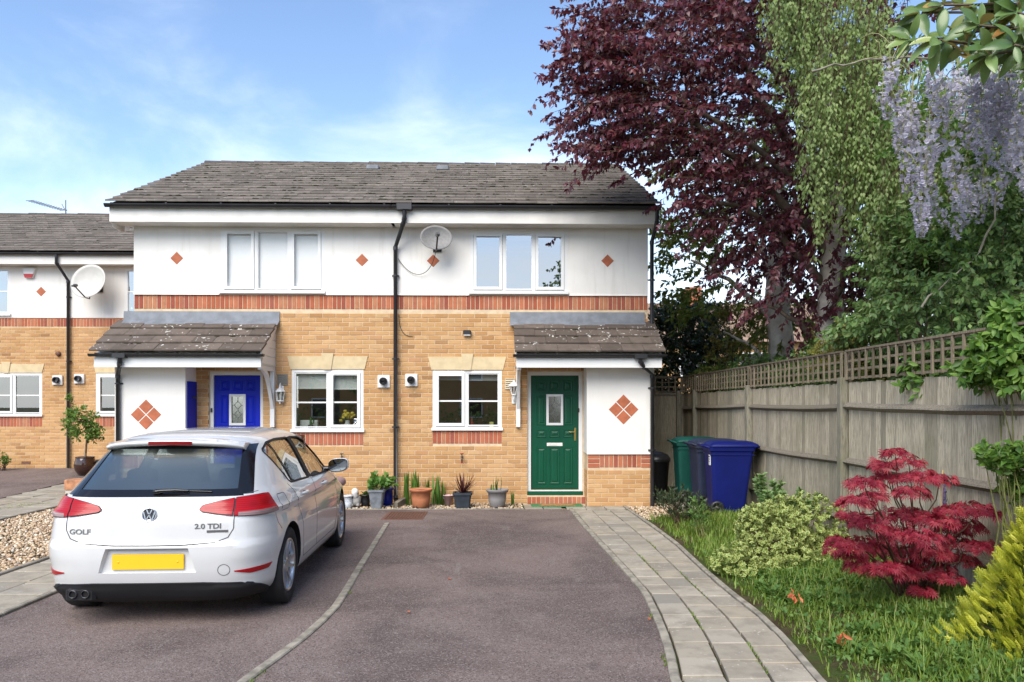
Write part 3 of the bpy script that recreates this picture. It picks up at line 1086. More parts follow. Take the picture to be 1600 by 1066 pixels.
def pair_house(side, x0, x1, name_label, door_mat):
    """one house of the pair; side -1 has its porch on the left, +1 on the right"""
    h = thing('house', name_label, 'house', ((x0 + x1) / 2, D, 0), group='pair of small brick houses')
    if side < 0:
        lw = (wx(456, D), wx(568, D), wz(674, -3, D), wz(577.5, -3, D)); dr = (wx(326, D), wx(411, D), .13, 2.24)
        uw = (wx(346, D), wx(507, D), wz(458, -4, D), 4.655); dia = [(277, 404), (566, 407)]
        pier = (-6.17, wx(289, 12.75)); prx = (-6.36, wx(411, 12.35)); doorfr = (wx(326, D), wx(411, D))
    else:
        lw = (wx(676, D), wx(784, D), wz(671.5, 0, D), wz(578.5, 0, D)); dr = (wx(824, D), wx(910.5, D), .13, 2.24)
        uw = (wx(735, D), wx(886, D), wz(459, .5, D), 4.63); dia = [(677, 408), (949, 408)]
        pier = (wx(918, 12.75), XR + .003); prx = (wx(804, 12.35), 2.70)
    # brickwork
    holes = [lw, (dr[0], dr[1], 0.0, dr[3])]
    sol = (lw[0], lw[1], lw[2] - .245, lw[2] - .013)
    w = wall_slab(x0, x1, -.3, BAND1, holes, D, D + .28).build('wall', m_mortar, h, world=True)
    b2 = MB()
    if side < 0: b2.box(x0, x0 + .25, D + .285, BACK, -.3, SOFFIT)
    else: b2.box(x1 - .25, x1, D + .285, BACK, -.3, SOFFIT)
    b2.box(x0, x1, BACK + .002, BACK + .25, -.3, SOFFIT)
    xg0 = x0 if side < 0 else x1 - .25
    b2.prism([(D + .02, SOFFIT + .003), (BACK, SOFFIT + .003), (RIDGE_Y, RIDGE_Z - .12)], 'x', xg0, xg0 + .25)
    b2.build('side_wall', m_buff, h, world=True)
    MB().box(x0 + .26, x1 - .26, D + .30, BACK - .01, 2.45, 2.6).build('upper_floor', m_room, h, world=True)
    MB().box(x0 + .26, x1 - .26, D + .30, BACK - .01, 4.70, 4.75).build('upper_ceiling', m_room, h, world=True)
    bl = course_bricks(x0, x1, 0.0, BAND0 - .01, holes + [sol, (pier[0] - .004, pier[1] + .004, -1, 2.4)], D)
    lay(w, bl, me_buff, m_buff, 165)
    lay(w, soldier(x0, x1, BAND0, BAND1, D), me_red, m_red, 400, vertical=True)
    lay(w, soldier(sol[0], sol[1], sol[2], sol[3], D), me_red, m_red, 100, vertical=True)
    # render above
    rp = wall_slab(x0, x1, BAND1 + .003, SOFFIT + .02, [uw], D - .022, D + .26)
    rp.build('render_panel', m_render, h, world=True)
    rp2 = MB()
    for a, b_ in ((x0, uw[0] - .03), (uw[1] + .03, x1)):
        rp2.prism([(D - .035, BAND1 - .006), (D - .0225, BAND1 - .006), (D - .0225, BAND1 + .03)], 'x', a, b_)
    rend = rp2.build('bell_cast', m_render, h, world=True)
    for px, py in dia:
        diamond(rend, wx(px, D), wz(py, wx(px, D), D), D - .022, .108)
    # windows
    lintel(h, lw[0] - .02, lw[1] + .02, lw[3] + .004, lw[3] + .225, D)
    if side < 0:
        window(h, *lw, D, [.515], [1], bar=.455, blind=(.26, m_blind), vents=(1,))
        window(h, *uw, D - .018, [.335, .665], [0, 2], glass=g_blind, blind='shutter', vents=(0, 2))
    else:
        window(h, *lw, D, [.485], [0], bar=.47, blind=(.10, m_grey_blind))
        window(h, *uw, D - .018, [.345, .655], [0, 2], glass=g_sky, blind=(.06, m_grey_blind))
    front_door(h, *dr, D + .055, door_mat, g_door, side > 0, side > 0)
    # roof
    ov = .24 if side < 0 else .0
    rx0, rx1 = x0 - (.25 if side < 0 else 0), x1 + (.12 if side > 0 else 0)
    roof = MB()
    sl = [(EAVE_Y + .05, EAVE_Z - .015), (RIDGE_Y, RIDGE_Z - .03), (2 * RIDGE_Y - EAVE_Y, EAVE_Z - .015), (2 * RIDGE_Y - EAVE_Y, EAVE_Z - .06), (RIDGE_Y, RIDGE_Z - .08), (EAVE_Y + .05, EAVE_Z - .06)]
    roof = roof.prism(sl, 'x', rx0 + .02, rx1 - .02).build('roof', m_tile, h, world=True)
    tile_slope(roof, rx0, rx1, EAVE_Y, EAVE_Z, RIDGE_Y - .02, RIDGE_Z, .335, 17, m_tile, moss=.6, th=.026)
    n = 13; g = (rx1 - rx0) / n
    for i in range(n):
        a = rx0 + i * g; rb = MB(); m_ = 6; dz = random.uniform(-.006, .006)
        ring = lambda x, r_: [(x, RIDGE_Y + r_ * math.cos(math.pi * k / m_), RIDGE_Z - .035 + dz + r_ * .8 * math.sin(math.pi * k / m_)) for k in range(m_ + 1)]
        rb.loft([ring(a + .004, .125), ring(a + g - .004, .115)], close=True)
        rb.build('ridge_tile', m_tile, roof, world=True)
    # eaves
    fx0, fx1 = x0 - (.235 if side < 0 else 0), x1 + (.115 if side > 0 else 0)
    f = MB().box(fx0, fx1, 12.83, 12.855, 4.672, 4.945)
    if side < 0: f.prism([(12.856, 4.68), (12.95, 4.60), (D + .1, 4.60), (D + .1, 5.06), (12.856, 4.90)], 'x', fx0, fx0 + .024)
    else: f.prism([(12.856, 4.68), (12.95, 4.60), (D + .1, 4.60), (D + .1, 5.06), (12.856, 4.90)], 'x', fx1 - .024, fx1)
    f.build('fascia', m_fascia, h, world=True)
    MB().box(fx0 + .025, fx1 - .025, 12.856, D - .0225, 4.676, 4.69).build('soffit', m_fascia, h, world=True)
    gutter(h, rx0 - .02, rx1 + .01, 12.765, 4.945)
    # porch: pier, lean-to roof
    e = bpy.data.objects.new('porch', None); e.parent = h; COL.objects.link(e)
    p0, p1 = pier; PY = 12.75
    MB().box(p0, p1, PY, D - .001, -.3, 2.30).build('pier', m_mortar, e, world=True)
    hb = []
    z = 0.0; row = 0
    pl = course_bricks(p0 + .006, p1 - .006, 0.0, .63, [], PY)
    lay(e, pl, me_buff, m_buff, 400)
    lay(e, soldier(p0 + .2, p1 - .2, .635, .865, PY), me_red, m_red, 100, vertical=True)
    for a in (p0 + .006, p1 - .2):
        lay(e, [(a + .097, PY, .635 + .038 + k * .0765, .19) for k in range(3)], me_red, m_red, 10)
    sx = p0 if side > 0 else p1                     # side face towards the door
    rz = R(-90) if side > 0 else R(90)
    sb = []
    for k in range(8):
        for yy, ww in ((PY + .11, .215), (PY + .335, .215)) if k % 2 else ((PY + .06, .10), (PY + .225, .215), (PY + .395, .10)):
            sb.append((sx, yy, .0375 + .075 * k, ww))
    o = origin(e)
    for b_ in sb:
        put('brick', me_buff, e, (b_[0] - o.x + (-.006 if side > 0 else .006), b_[1] - o.y, b_[2] - o.z), (0, 0, rz), (b_[3] / .215, 1, 1))
    q = MB().box(p0 - .012, p1 + .012, PY - .018, D - .002, .872, 2.29)
    q.prism([(PY - .032, .862), (PY - .0182, .862), (PY - .0182, .89)], 'x', p0 - .012, p1 + .012)
    rp_ = q.build('pier_render', m_render, e, world=True)
    cx, cz = ((wx(229, 12.75), wz(648, -5.7, 12.75)) if side < 0 else (wx(974, 12.75), wz(640, 2, 12.75)))
    for dx, dz in ((0, 1), (0, -1), (1, 0), (-1, 0)):
        diamond(e, cx + dx * .128, cz + dz * .128, PY - .018, .118)
    a0, a1 = prx
    MB().box(a0 + .03, a1 - .04, 12.37, 12.395, 2.268, 2.42).build('porch_fascia', m_upvc, e, world=True)
    MB().box(a0 + .03, a1 - .04, 12.396, D - .002, 2.31, 2.325).build('porch_soffit', m_upvc, e, world=True)
    zt = 3.06
    MB().prism([(12.40, 2.47), (D - .002, zt - .02), (D - .002, zt - .06), (12.40, 2.42)], 'x', a0 + .03, a1 - .03).build('porch_deck', m_fascia, e, world=True)
    tile_slope(e, a0, a1, 12.30, 2.505, D - .01, zt, .33, 4, m_ptile, th=.030, name='porch_tile', moss=.12)
    MB().prism([(D - .004, zt + .19), (D - .020, zt + .19), (D - .035, zt + .03), (D - .15, zt - .045), (D - .15, zt - .051), (D - .004, zt + .0)], 'x', a0 + (.11 if side < 0 else -.06), a1 - (.16 if side > 0 else -.03)).build('flashing', m_lead, e, world=True)
    # cheek of the lean-to and its bracket, on the open side
    xc = a1 - .05 if side < 0 else a0 + .05
    sgn = 1 if side < 0 else -1
    for k in range(5):
        z0_, z1_ = 2.33 + k * .14, 2.33 + k * .14 + .134
        def yat(z): return 12.42 + (z - 2.44) * (D - 12.42) / (zt - 2.44)
        ya, yb = max(12.40, yat(z0_)) + .02, max(12.40, yat(z1_)) + .02
        if yb > D - .04: yb = D - .03
        if ya > D - .05: continue
        MB().prism([(ya, z0_), (D - .003, z0_), (D - .003, z1_), (yb, z1_)], 'x', xc - .012, xc + .012).build('cladding_board', m_upvc, e, world=True)
    vb = MB()
    vb.prism([(12.33, 2.42), (12.33, 2.52), (D - .02, zt + .02), (D - .02, zt - .10), (12.5, 2.42)], 'x', xc + sgn * .013, xc + sgn * .033)
    vb.build('bargeboard', m_upvc, e, world=True)
    bx = xc - sgn * .03
    br = MB().box(bx - .035, bx + .035, D - .075, D - .004, 1.30, 2.305)
    br.box(bx - .03, bx + .03, 12.44, D - .076, 2.235, 2.305)
    cur = []
    for k in range(9):
        u = k / 8
        cur.append((12.50 + (D - .08 - 12.50) * u, 2.23 - .62 * u ** 2.2))
    br.prism(cur + [(y_ + .075 * (1 - .3 * u_), z_ + .05) for (y_, z_), u_ in zip(reversed(cur[:-1]), [1 - i / 8 for i in range(1, 9)])], 'x', bx - .026, bx + .026)
    br.build('bracket', m_upvc, e, world=True)
    gutter(e, a0 - .02, a1 + .02, 12.315, 2.475, r=.045, brackets=.66)
    # step
    if side > 0:
        s0, s1 = dr[0] - .01, dr[1] + .03
        MB().box(s0, s1, D - .155, D + .05, -.1, .135).build('step', m_mortar, e, world=True)
        lay(e, soldier(s0, s1, .0, .135, D - .155), me_red, m_red, 50, vertical=True)
    return h


m_green = plain('green_door_paint', (.003, .066, .034), 0.36, 0.08, 3, spec=.3)
m_bluep = plain('blue_door_paint', (.003, .016, .40), 0.42, 0.08, 3, spec=.2)
hL = pair_house(-1, XL, XM, 'left of two joined brick houses, with a blue front door and white shutters', m_bluep)
hR = pair_house(1, XM, XR, 'right of two joined brick houses, with a green front door', m_green)

# blue cupboard door in the side of the left pier
bd = MB().box(wx(289, 12.75) + .014, wx(289, 12.75) + .028, 12.80, D - .02, .9, 2.06)
bd.build('cupboard_door', m_bluep, hL, world=True)
MB().box(wx(289, 12.75) + .029, wx(289, 12.75) + .034, 12.98, D - .03, 1.78, 1.81).build('hinge', m_blackp, hL, world=True)

# pipes: the shared one in the middle, one at the right corner, one on each porch
mx = wx(618, 13.12)
downpipe(hR, [(wx(632, 12.765), 12.765, 4.90), (wx(632, 12.765), 12.765, 4.74), (wx(630, 12.8), 12.80, 4.66), (mx, 13.11, 4.33), (mx, 13.11, .13), (mx + .02, 13.06, .06), (mx + .07, 12.98, .02)],
         [(mx, 13.11, z) for z in (3.85, 2.45, 1.30)])
MB().box(wx(632, 12.765) - .12, wx(632, 12.765) + .12, 12.70, 12.825, 4.87, 4.965).build('gutter_outlet', m_blackp, hR, world=True)
downpipe(hR, [(XR + .075, 12.775, 4.90), (XR + .075, 12.79, 4.70), (XR + .06, 13.14, 4.45), (XR + .06, 13.14, 3.0), (XR + .06, 13.14, .05)], [(XR + .06, 13.14, 3.8)])
pxr = wx(1019, 12.70)
downpipe(hR, [(wx(1001, 12.315), 12.315, 2.44), (wx(1001, 12.315), 12.315, 2.36), (wx(1006, 12.4), 12.40, 2.28), (pxr, 12.685, 2.17), (pxr, 12.685, .02)], [(pxr, 12.685, 1.95), (pxr, 12.685, .93)])
pxl = wx(184, 12.68)
downpipe(hL, [(wx(187, 12.315), 12.315, 2.44), (wx(187, 12.315), 12.315, 2.34), (wx(186, 12.4), 12.40, 2.28), (pxl, 12.685, 2.15), (pxl, 12.685, .02)], [(pxl, 12.685, 2.02), (pxl, 12.685, .93)])
MB().box(wx(187, 12.315) - .10, wx(187, 12.315) + .10, 12.262, 12.368, 2.41, 2.48).build('gutter_outlet', m_blackp, hL, world=True)
MB().box(wx(1001, 12.315) - .10, wx(1001, 12.315) + .10, 12.262, 12.368, 2.41, 2.48).build('gutter_outlet', m_blackp, hR, world=True)
# roof vents
for px, py, hh in ((583, 275, hL), (692, 277, hR)):
    x = wx(px, 16.2); y = 16.25; z = EAVE_Z + (y - EAVE_Y) * (RIDGE_Z - EAVE_Z) / (RIDGE_Y - EAVE_Y)
    MB().cbox(x - .13, x + .13, y - .15, y + .15, z, z + .085, .02).build('roof_vent', m_lead, hh, world=True)

# --- the next house on the left -----------------------------------
NY, NZ = 18.4, .2
nx0, nx1 = -18.0, wx(207, D) * NY / D + .9
nh = thing('house', 'brick house with dark tiled roof set back at the left edge', 'house', ((nx0 + nx1) / 2, NY, NZ))
k = lambda px: wx(px, NY)
zz = lambda py, px=60: wz(py, wx(px, NY), NY)
lwa = (k(-45), k(66), zz(650), zz(583)); lwb = (k(150), k(262), zz(650), zz(583))
uwa = (k(-60), k(17), zz(493), zz(419)); uwb = (k(196), k(290), zz(493), zz(419))
b0, b1, sf = zz(511), zz(497), zz(416)
wl_ = wall_slab(nx0, nx1, -.3, b1, [lwa, lwb], NY, NY + .3).build('wall', m_mortar, nh, world=True)
sols = [(w_[0], w_[1], w_[2] - .26, w_[2] - .013) for w_ in (lwa, lwb)]
lay(wl_, course_bricks(-15.5, nx1, NZ, b0 - .005, [lwa, lwb] + sols, NY), me_buff, m_buff, 0)
lay(wl_, soldier(-15.5, nx1, b0, b1, NY), me_red, m_red, 60, vertical=True)
for s_ in sols: lay(wl_, soldier(*s_, NY), me_red, m_red, 60, vertical=True)
wall_slab(nx0, nx1, b1 + .003, sf + .02, [uwa, uwb], NY - .02, NY + .28).build('render_panel', m_render, nh, world=True)
MB().box(nx0, nx0 + .2, NY + .31, NY + 8, -.3, sf).box(nx1 - .2, nx1, NY + .31, NY + 8, -.3, sf).box(nx0, nx1, NY + 8.01, NY + 8.2, -.3, sf).build('side_wall', m_buff, nh, world=True)
MB().box(nx0 + .3, nx1 - .3, NY + .32, NY + 7.9, 2.7, 2.85).build('upper_floor', m_room, nh, world=True)
MB().box(nx0 + .3, nx1 - .3, NY + .32, NY + 7.9, sf + .03, sf + .1).build('upper_ceiling', m_room, nh, world=True)
window(nh, *lwa, NY, [.6], [0], bar=.47)
window(nh, *lwb, NY, [.5], [0], bar=.47)
window(nh, *uwa, NY - .016, [.5], [0], bar=.5, glass=g_sky)
window(nh, *uwb, NY - .016, [.4], [1], bar=.5, glass=g_sky)
lintel(nh, lwa[0], lwa[1], lwa[3] + .004, lwa[3] + .21, NY)
lintel(nh, lwb[0], lwb[1], lwb[3] + .004, lwb[3] + .21, NY)
ney, nez, nry, nrz = NY - .42, zz(402) + .06, NY + 3.95, 7.08
rf = MB().prism([(ney + .05, nez - .02), (nry, nrz - .03), (nry + 4.3, nez - .02), (nry + 4.3, nez - .06), (nry, nrz - .1), (ney + .05, nez - .06)], 'x', nx0, nx1).build('roof', m_tile, nh, world=True)
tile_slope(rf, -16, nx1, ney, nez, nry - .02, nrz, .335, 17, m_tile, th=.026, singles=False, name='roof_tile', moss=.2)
for i in range(20):
    a = -16 + i * .46; rb = MB(); dz = random.uniform(-.008, .008)
    ring = lambda x, r_: [(x, nry + r_ * math.cos(math.pi * q / 6), nrz - .035 + dz + r_ * .8 * math.sin(math.pi * q / 6)) for q in range(7)]
    rb.loft([ring(a + .004, .125), ring(a + .456, .118)]); rb.build('ridge_tile', m_tile, rf, world=True)
MB().box(nx0, nx1, NY - .34, NY - .315, sf - .01, sf + .20).build('fascia', m_fascia, nh, world=True)
MB().box(nx0, nx1, NY - .314, NY - .0205, sf - .006, sf + .01).build('soffit', m_fascia, nh, world=True)
gutter(nh, -16, nx1, NY - .40, nez - .03, brackets=.9)
px_ = k(109)
downpipe(nh, [(wx(88, NY - .4), NY - .4, nez - .06), (wx(88, NY - .4), NY - .4, nez - .26), (px_, NY - .07, nez - .62), (px_, NY - .07, .21)], [(px_, NY - .07, z) for z in (4.2, 2.7, 1.2)])
for px, py in ((65, 456),): diamond(nh, k(px), zz(py), NY - .02, .115)
MB().box(k(34), k(48), NY - .012, NY - .001, zz(725), zz(721)).build('air_brick', m_rust, nh, world=True)
for px, py in ((91, 594), (125, 592)):
    fl = MB().cbox(k(px) - .12, k(px) + .12, NY - .05, NY - .001, zz(py) - .11, zz(py) + .11, .01).build('flue', plain('flue_grey', (.62, .62, .62), .5), nh, world=True)
    MB().lathe([(.07, 0), (.07, -.09), (.05, -.09), (.05, 0)], 16, (k(px), NY - .05, zz(py)), 'y').build('flue_pipe', m_blackp, fl, world=True)
MB().lathe([(.0, -.05), (.05, -.05), (.06, 0)], 12, (k(92), NY - .01, zz(553)), 'y').build('vent', m_rust, nh, world=True)
# ------------------------------------------------------------------ the parked car (local: x right, y forward from the rear bumper, z up)
def pchip(x, y, xq):
    x = np.asarray(x, float); y = np.asarray(y, float)
    h = np.diff(x); d = np.diff(y) / h
    m = np.zeros_like(y)
    for i in range(1, len(x) - 1):
        if d[i - 1] * d[i] > 0:
            w1, w2 = 2 * h[i] + h[i - 1], h[i] + 2 * h[i - 1]
            m[i] = (w1 + w2) / (w1 / d[i - 1] + w2 / d[i])
    m[0], m[-1] = d[0], d[-1]
    xq = np.clip(xq, x[0], x[-1]); i = np.clip(np.searchsorted(x, xq) - 1, 0, len(x) - 2)
    t = (xq - x[i]) / h[i]
    return (2 * t**3 - 3 * t**2 + 1) * y[i] + (t**3 - 2 * t**2 + t) * h[i] * m[i] + (-2 * t**3 + 3 * t**2) * y[i + 1] + (t**3 - t**2) * h[i] * m[i + 1]


#            z     half-width rear  front  n_rear n_front
LAY = np.array([
    [0.165, .800, .220, 4.02, 5.0, 5.0], [0.200, .848, .110, 4.14, 5.5, 5.0], [0.260, .875, .060, 4.20, 6.0, 5.0], [0.340, .888, .030, 4.23, 6.5, 5.0],
    [0.440, .894, .008, 4.25, 6.5, 5.0], [0.540, .898, .000, 4.255, 7.0, 5.0], [0.605, .899, .002, 4.24, 7.0, 5.0], [0.616, .899, .006, 4.24, 7.0, 5.0], [0.634, .897, .026, 4.22, 7.0, 5.0],
    [0.680, .894, .031, 4.18, 7.0, 5.0], [0.740, .884, .036, 4.10, 7.0, 4.6], [0.785, .877, .040, 3.99, 7.0, 4.4], [0.805, .877, .050, 3.94, 7.0, 4.4], [0.842, .889, .062, 3.82, 7.0, 4.2],
    [0.865, .879, .072, 3.72, 6.2, 4.2], [0.900, .868, .085, 3.58, 6.2, 4.2], [0.940, .850, .112, 3.40, 6.2, 4.2], [0.975, .826, .146, 3.25, 6.2, 4.2],
    [1.000, .808, .176, 3.18, 6.2, 4.4], [1.060, .778, .250, 3.05, 6.2, 4.6], [1.120, .748, .322, 2.93, 6.2, 4.8], [1.180, .717, .390, 2.80, 6.2, 4.8],
    [1.240, .685, .452, 2.68, 6.0, 4.8], [1.300, .650, .510, 2.54, 5.6, 4.6], [1.345, .618, .545, 2.43, 5.0, 4.4], [1.380, .575, .570, 2.33, 4.4, 4.2],
    [1.405, .515, .640, 2.23, 3.8, 3.8], [1.425, .430, .800, 2.12, 3.4, 3.4], [1.440, .320, 1.02, 2.0, 3.0, 3.0], [1.449, .190, 1.25, 1.86, 2.6, 2.6], [1.452, .060, 1.45, 1.70, 2.3, 2.3]])


def layer(z, inset=0.0):
    q = [float(pchip(LAY[:, 0], LAY[:, i], np.array([z]))[0]) for i in range(1, 6)]
    w, yr, yf, nr, nf = q
    w -= inset; yr += inset; yf -= inset
    ym = 2.05 if yr < 1.2 else (yr + yf) / 2
    a = np.linspace(0, np.pi / 2, 160)
    xr = w * np.sin(a) ** (2 / nr); y_r = ym - (ym - yr) * np.cos(a) ** (2 / nr)
    xf = w * np.cos(a) ** (2 / nf); y_f = ym + (yf - ym) * np.sin(a) ** (2 / nf)
    # a slight crown across the tail so that the rear is never flat
    bul = .035 * (xr / max(w, .01)) ** 2 if z > .3 else 0
    y_r = y_r + bul * np.cos(a) ** .5
    x = np.concatenate([xr, xf[1:]]); y = np.concatenate([y_r, y_f[1:]])
    return x, y


def arc(z, inset=0.0):
    x, y = layer(z, inset); s = np.concatenate([[0], np.cumsum(np.hypot(np.diff(x), np.diff(y)))])
    return x, y, s


_lc = {}
def cached(z):
    k_ = round(z, 4)
    if k_ not in _lc: _lc[k_] = arc(z)
    return _lc[k_]


def rear_pt(x, z):
    X, Y, S = cached(z); n = 160
    return (x, float(np.interp(abs(x), X[:n], Y[:n])), z)


def side_pt(y, z):
    X, Y, S = cached(z)
    return (float(np.interp(y, Y, X)), y, z)


def arc_pt(s, z):
    X, Y, S = cached(z)
    return (float(np.interp(s, S, X)), float(np.interp(s, S, Y)), z)


def resamp(pl, n):
    pl = np.asarray(pl, float); d = np.concatenate([[0], np.cumsum(np.hypot(*np.diff(pl, axis=0).T))])
    q = np.linspace(0, d[-1], n)
    return np.stack([np.interp(q, d, pl[:, 0]), np.interp(q, d, pl[:, 1])], -1)


def patch_mb(top, bot, fn, h=.004, nu=28, nv=8, mirror=False, depth=.006, b=None):
    """skin patch between two polylines, standing h proud of the body, with skirts"""
    T, Bt = resamp(top, nu + 1), resamp(bot, nu + 1)
    G = np.array([[fn(*(Bt[u] + (T[u] - Bt[u]) * v / nv)) for u in range(nu + 1)] for v in range(nv + 1)])
    du = np.gradient(G, axis=1); dv = np.gradient(G, axis=0)
    N = nrm(np.cross(du, dv))
    cen = np.array([0, 2.0, .7]);
    if np.sum(N * (G - cen)) < 0: N = -N; flip = True
    else: flip = False
    O = G + N * h; I = G - N * depth
    if mirror: O = O * [-1, 1, 1]; I = I * [-1, 1, 1]; flip = not flip
    b = b or MB(); W = nu + 1
    fs = []
    for v in range(nv):
        for u in range(nu):
            q = (v * W + u, v * W + u + 1, (v + 1) * W + u + 1, (v + 1) * W + u)
            fs.append(q[::-1] if flip else q)
    b.add(O.reshape(-1, 3), fs, True)
    rim = [(0, u) for u in range(nu)] + [(v, nu) for v in range(nv)] + [(nv, u) for u in range(nu, 0, -1)] + [(v, 0) for v in range(nv, 0, -1)]
    vs = [O[i] for i in rim] + [I[i] for i in rim]; m = len(rim)
    b.add(vs, [(i, (i + 1) % m, m + (i + 1) % m, m + i) if flip else (m + i, m + (i + 1) % m, (i + 1) % m, i) for i in range(m)])
    return b


def seam(pts, fn, w=.0045, h=.0012, mirror=False, n=60, b=None):
    """a thin line lying on the body"""
    P = resamp(pts, n); G = np.array([fn(*p) for p in P])
    e = 1e-3
    def nor(p):
        a = np.array(fn(p[0] + e, p[1])) - np.array(fn(p[0] - e, p[1])); c = np.array(fn(p[0], p[1] + e)) - np.array(fn(p[0], p[1] - e))
        q = np.cross(a, c); q = q / (np.linalg.norm(q) + 1e-12)
        g = np.array(fn(*p)) - np.array([0, 2.0, .7])
        return q if q @ g > 0 else -q
    N = np.array([nor(p) for p in P]); T = nrm(np.gradient(G, axis=0)); S = np.cross(N, T) * w / 2
    rows = [G - S - N * .004, G - S + N * h, G + S + N * h, G + S - N * .004]
    if mirror: rows = [r * [-1, 1, 1] for r in rows]
    b = b or MB()
    rings = [[tuple(rows[j][i]) for j in range(4)] for i in range(n)]
    return b.loft(rings, close=True, smooth=False)


def car_paint():
    t = NT('white_car_paint')
    n = t.noise(3, 4)
    c = t.mix(t.rng(n, .3, .7), (.555, .56, .565), (.585, .59, .59))
    t.done(c, 0.32, spec=0.5, coat=0.9)
    t.p.inputs['Coat Roughness'].default_value = 0.03
    return t.m


m_paint = car_paint()
m_trim = plain('car_black_trim', (.012, .012, .014), 0.6, 0.1, 10, spec=.25)
m_gloss = plain('car_gloss_black', (.008, .008, .010), 0.08, 0.05, 10)
m_cabin = plain('car_cabin', (.13, .13, .135), 0.8, 0.2, 6)
m_seat = plain('car_seat_cloth', (.04, .041, .045), 0.9, 0.2, 30, 0.2, 120)
m_alloy = plain('alloy', (.50, .51, .53), 0.28, 0.05, 10, metal=0.85)
m_tyre = plain('tyre', (.014, .014, .015), 0.85, 0.2, 14, 0.2, 90)
m_yellow = plain('yellow_plate', (.80, .46, .012), 0.45, 0.02, 10)
m_redlamp = None
def lamp_mat(name, c1, c2):
    t = NT(name)
    w = t.new('TexWave', wave_type='BANDS', bands_direction='Z'); w.inputs['Scale'].default_value = 22
    t.link(t.pos(), w.inputs['Vector'])
    c = t.mix(t.rng(w.outputs['Fac'], .3, .7), c1, c2)
    c = t.mix(t.rng(t.noise(9, 2), .4, .65, 0, .6), c, c2)
    t.done(c, .28, spec=.35, coat=.12)
    t.p.inputs['Coat Roughness'].default_value = .01
    return t.m
m_redlamp = lamp_mat('red_lamp', (.40, .005, .009), (.28, .003, .006))
m_clearlamp = lamp_mat('clear_lamp', (.32, .22, .22), (.24, .15, .15))
g_rear = glass_mat('car_rear_glass', (.66, .74, .75), 0.24, 1.0, rough=.28, gcol=(.90, 1.0, .97))
g_side = glass_mat('car_side_glass', (.55, .60, .58), 0.10, 1.1)

CAR = thing('parked_car', 'white five-door hatchback parked on the drive in front of the blue door', 'car', (-2.585, 5.80, 0), R(1.9))


def body_mesh():
    zs = np.concatenate([np.linspace(.165, .34, 8)[:-1], np.linspace(.34, 1.0, 26)[:-1], np.linspace(1.0, 1.38, 17)[:-1], [1.38, 1.393, 1.405, 1.416, 1.425, 1.433, 1.440, 1.445, 1.449, 1.4515]])
    rings = []
    for z in zs:
        x, y, s = arc(z)
        # even spacing along the outline with extra points at the rear corner
        w = np.concatenate([[0], np.cumsum(np.hypot(np.diff(x), np.diff(y)) + .004)])
        q = np.linspace(0, w[-1], 86)
        xs, ys = np.interp(q, w, x), np.interp(q, w, y)
        ring = [(xs[i], ys[i], z) for i in range(86)] + [(-xs[i], ys[i], z) for i in range(84, 0, -1)]
        rings.append(ring)
    b = MB().loft(rings, close=True, cap0=True, cap1=True, smooth=True)
    return b


body = body_mesh().build('body', m_paint, CAR)
RA, FA, WZ, WR = .765, 3.395, .316, .316


def poly_prism(poly, axis, a0, a1, mat=m_trim):
    return MB().prism(poly, axis, a0, a1)


def roundpoly(p, r=.04, n=4):
    out = []; m = len(p)
    for i in range(m):
        a, b_, c = (Vector(p[i - 1]), Vector(p[i]), Vector(p[(i + 1) % m]))
        u, v = (a - b_), (c - b_); rr = min(r, u.length * .45, v.length * .45)
        s, e = b_ + u.normalized() * rr, b_ + v.normalized() * rr
        for k_ in range(n + 1):
            t = k_ / n
            out.append(tuple(s * (1 - t) ** 2 + b_ * 2 * t * (1 - t) + e * t * t))
    return out


WIN_R = roundpoly([(1.03, .985), (1.755, .968), (1.755, 1.350), (1.30, 1.352), (1.02, 1.335), (.80, 1.275)], .035)
WIN_F = roundpoly([(1.845, .966), (2.86, .948), (2.62, 1.135), (2.32, 1.300), (2.16, 1.340), (1.845, 1.352)], .035)
WIN_B = roundpoly([(-.640, .990), (.640, .990), (.545, 1.318), (-.545, 1.318)], .06)
WIN_W = roundpoly([(-.70, 1.00), (.70, 1.00), (.55, 1.36), (-.55, 1.36)], .06)


def cutter(b, mat):
    return put('cut', b.mesh('cut', mat), CAR)


def fix_normals(me):
    bm = bmesh.new(); bm.from_mesh(me); bmesh.ops.remove_doubles(bm, verts=bm.verts, dist=1e-5)
    bmesh.ops.recalc_face_normals(bm, faces=bm.faces); bm.to_mesh(me); bm.free(); me.update()


def apply_cuts(o, cutters):
    for q in [o] + cutters: fix_normals(q.data)
    for c in cutters:
        m = o.modifiers.new('cut', 'BOOLEAN'); m.operation = 'DIFFERENCE'; m.solver = 'EXACT'; m.object = c
        try: m.material_mode = 'TRANSFER'
        except Exception: pass
    dg = bpy.context.evaluated_depsgraph_get()
    me = bpy.data.meshes.new_from_object(o.evaluated_get(dg), preserve_all_data_layers=True, depsgraph=dg)
    o.modifiers.clear(); o.data = me
    for c in cutters: bpy.data.objects.remove(c, do_unlink=True)


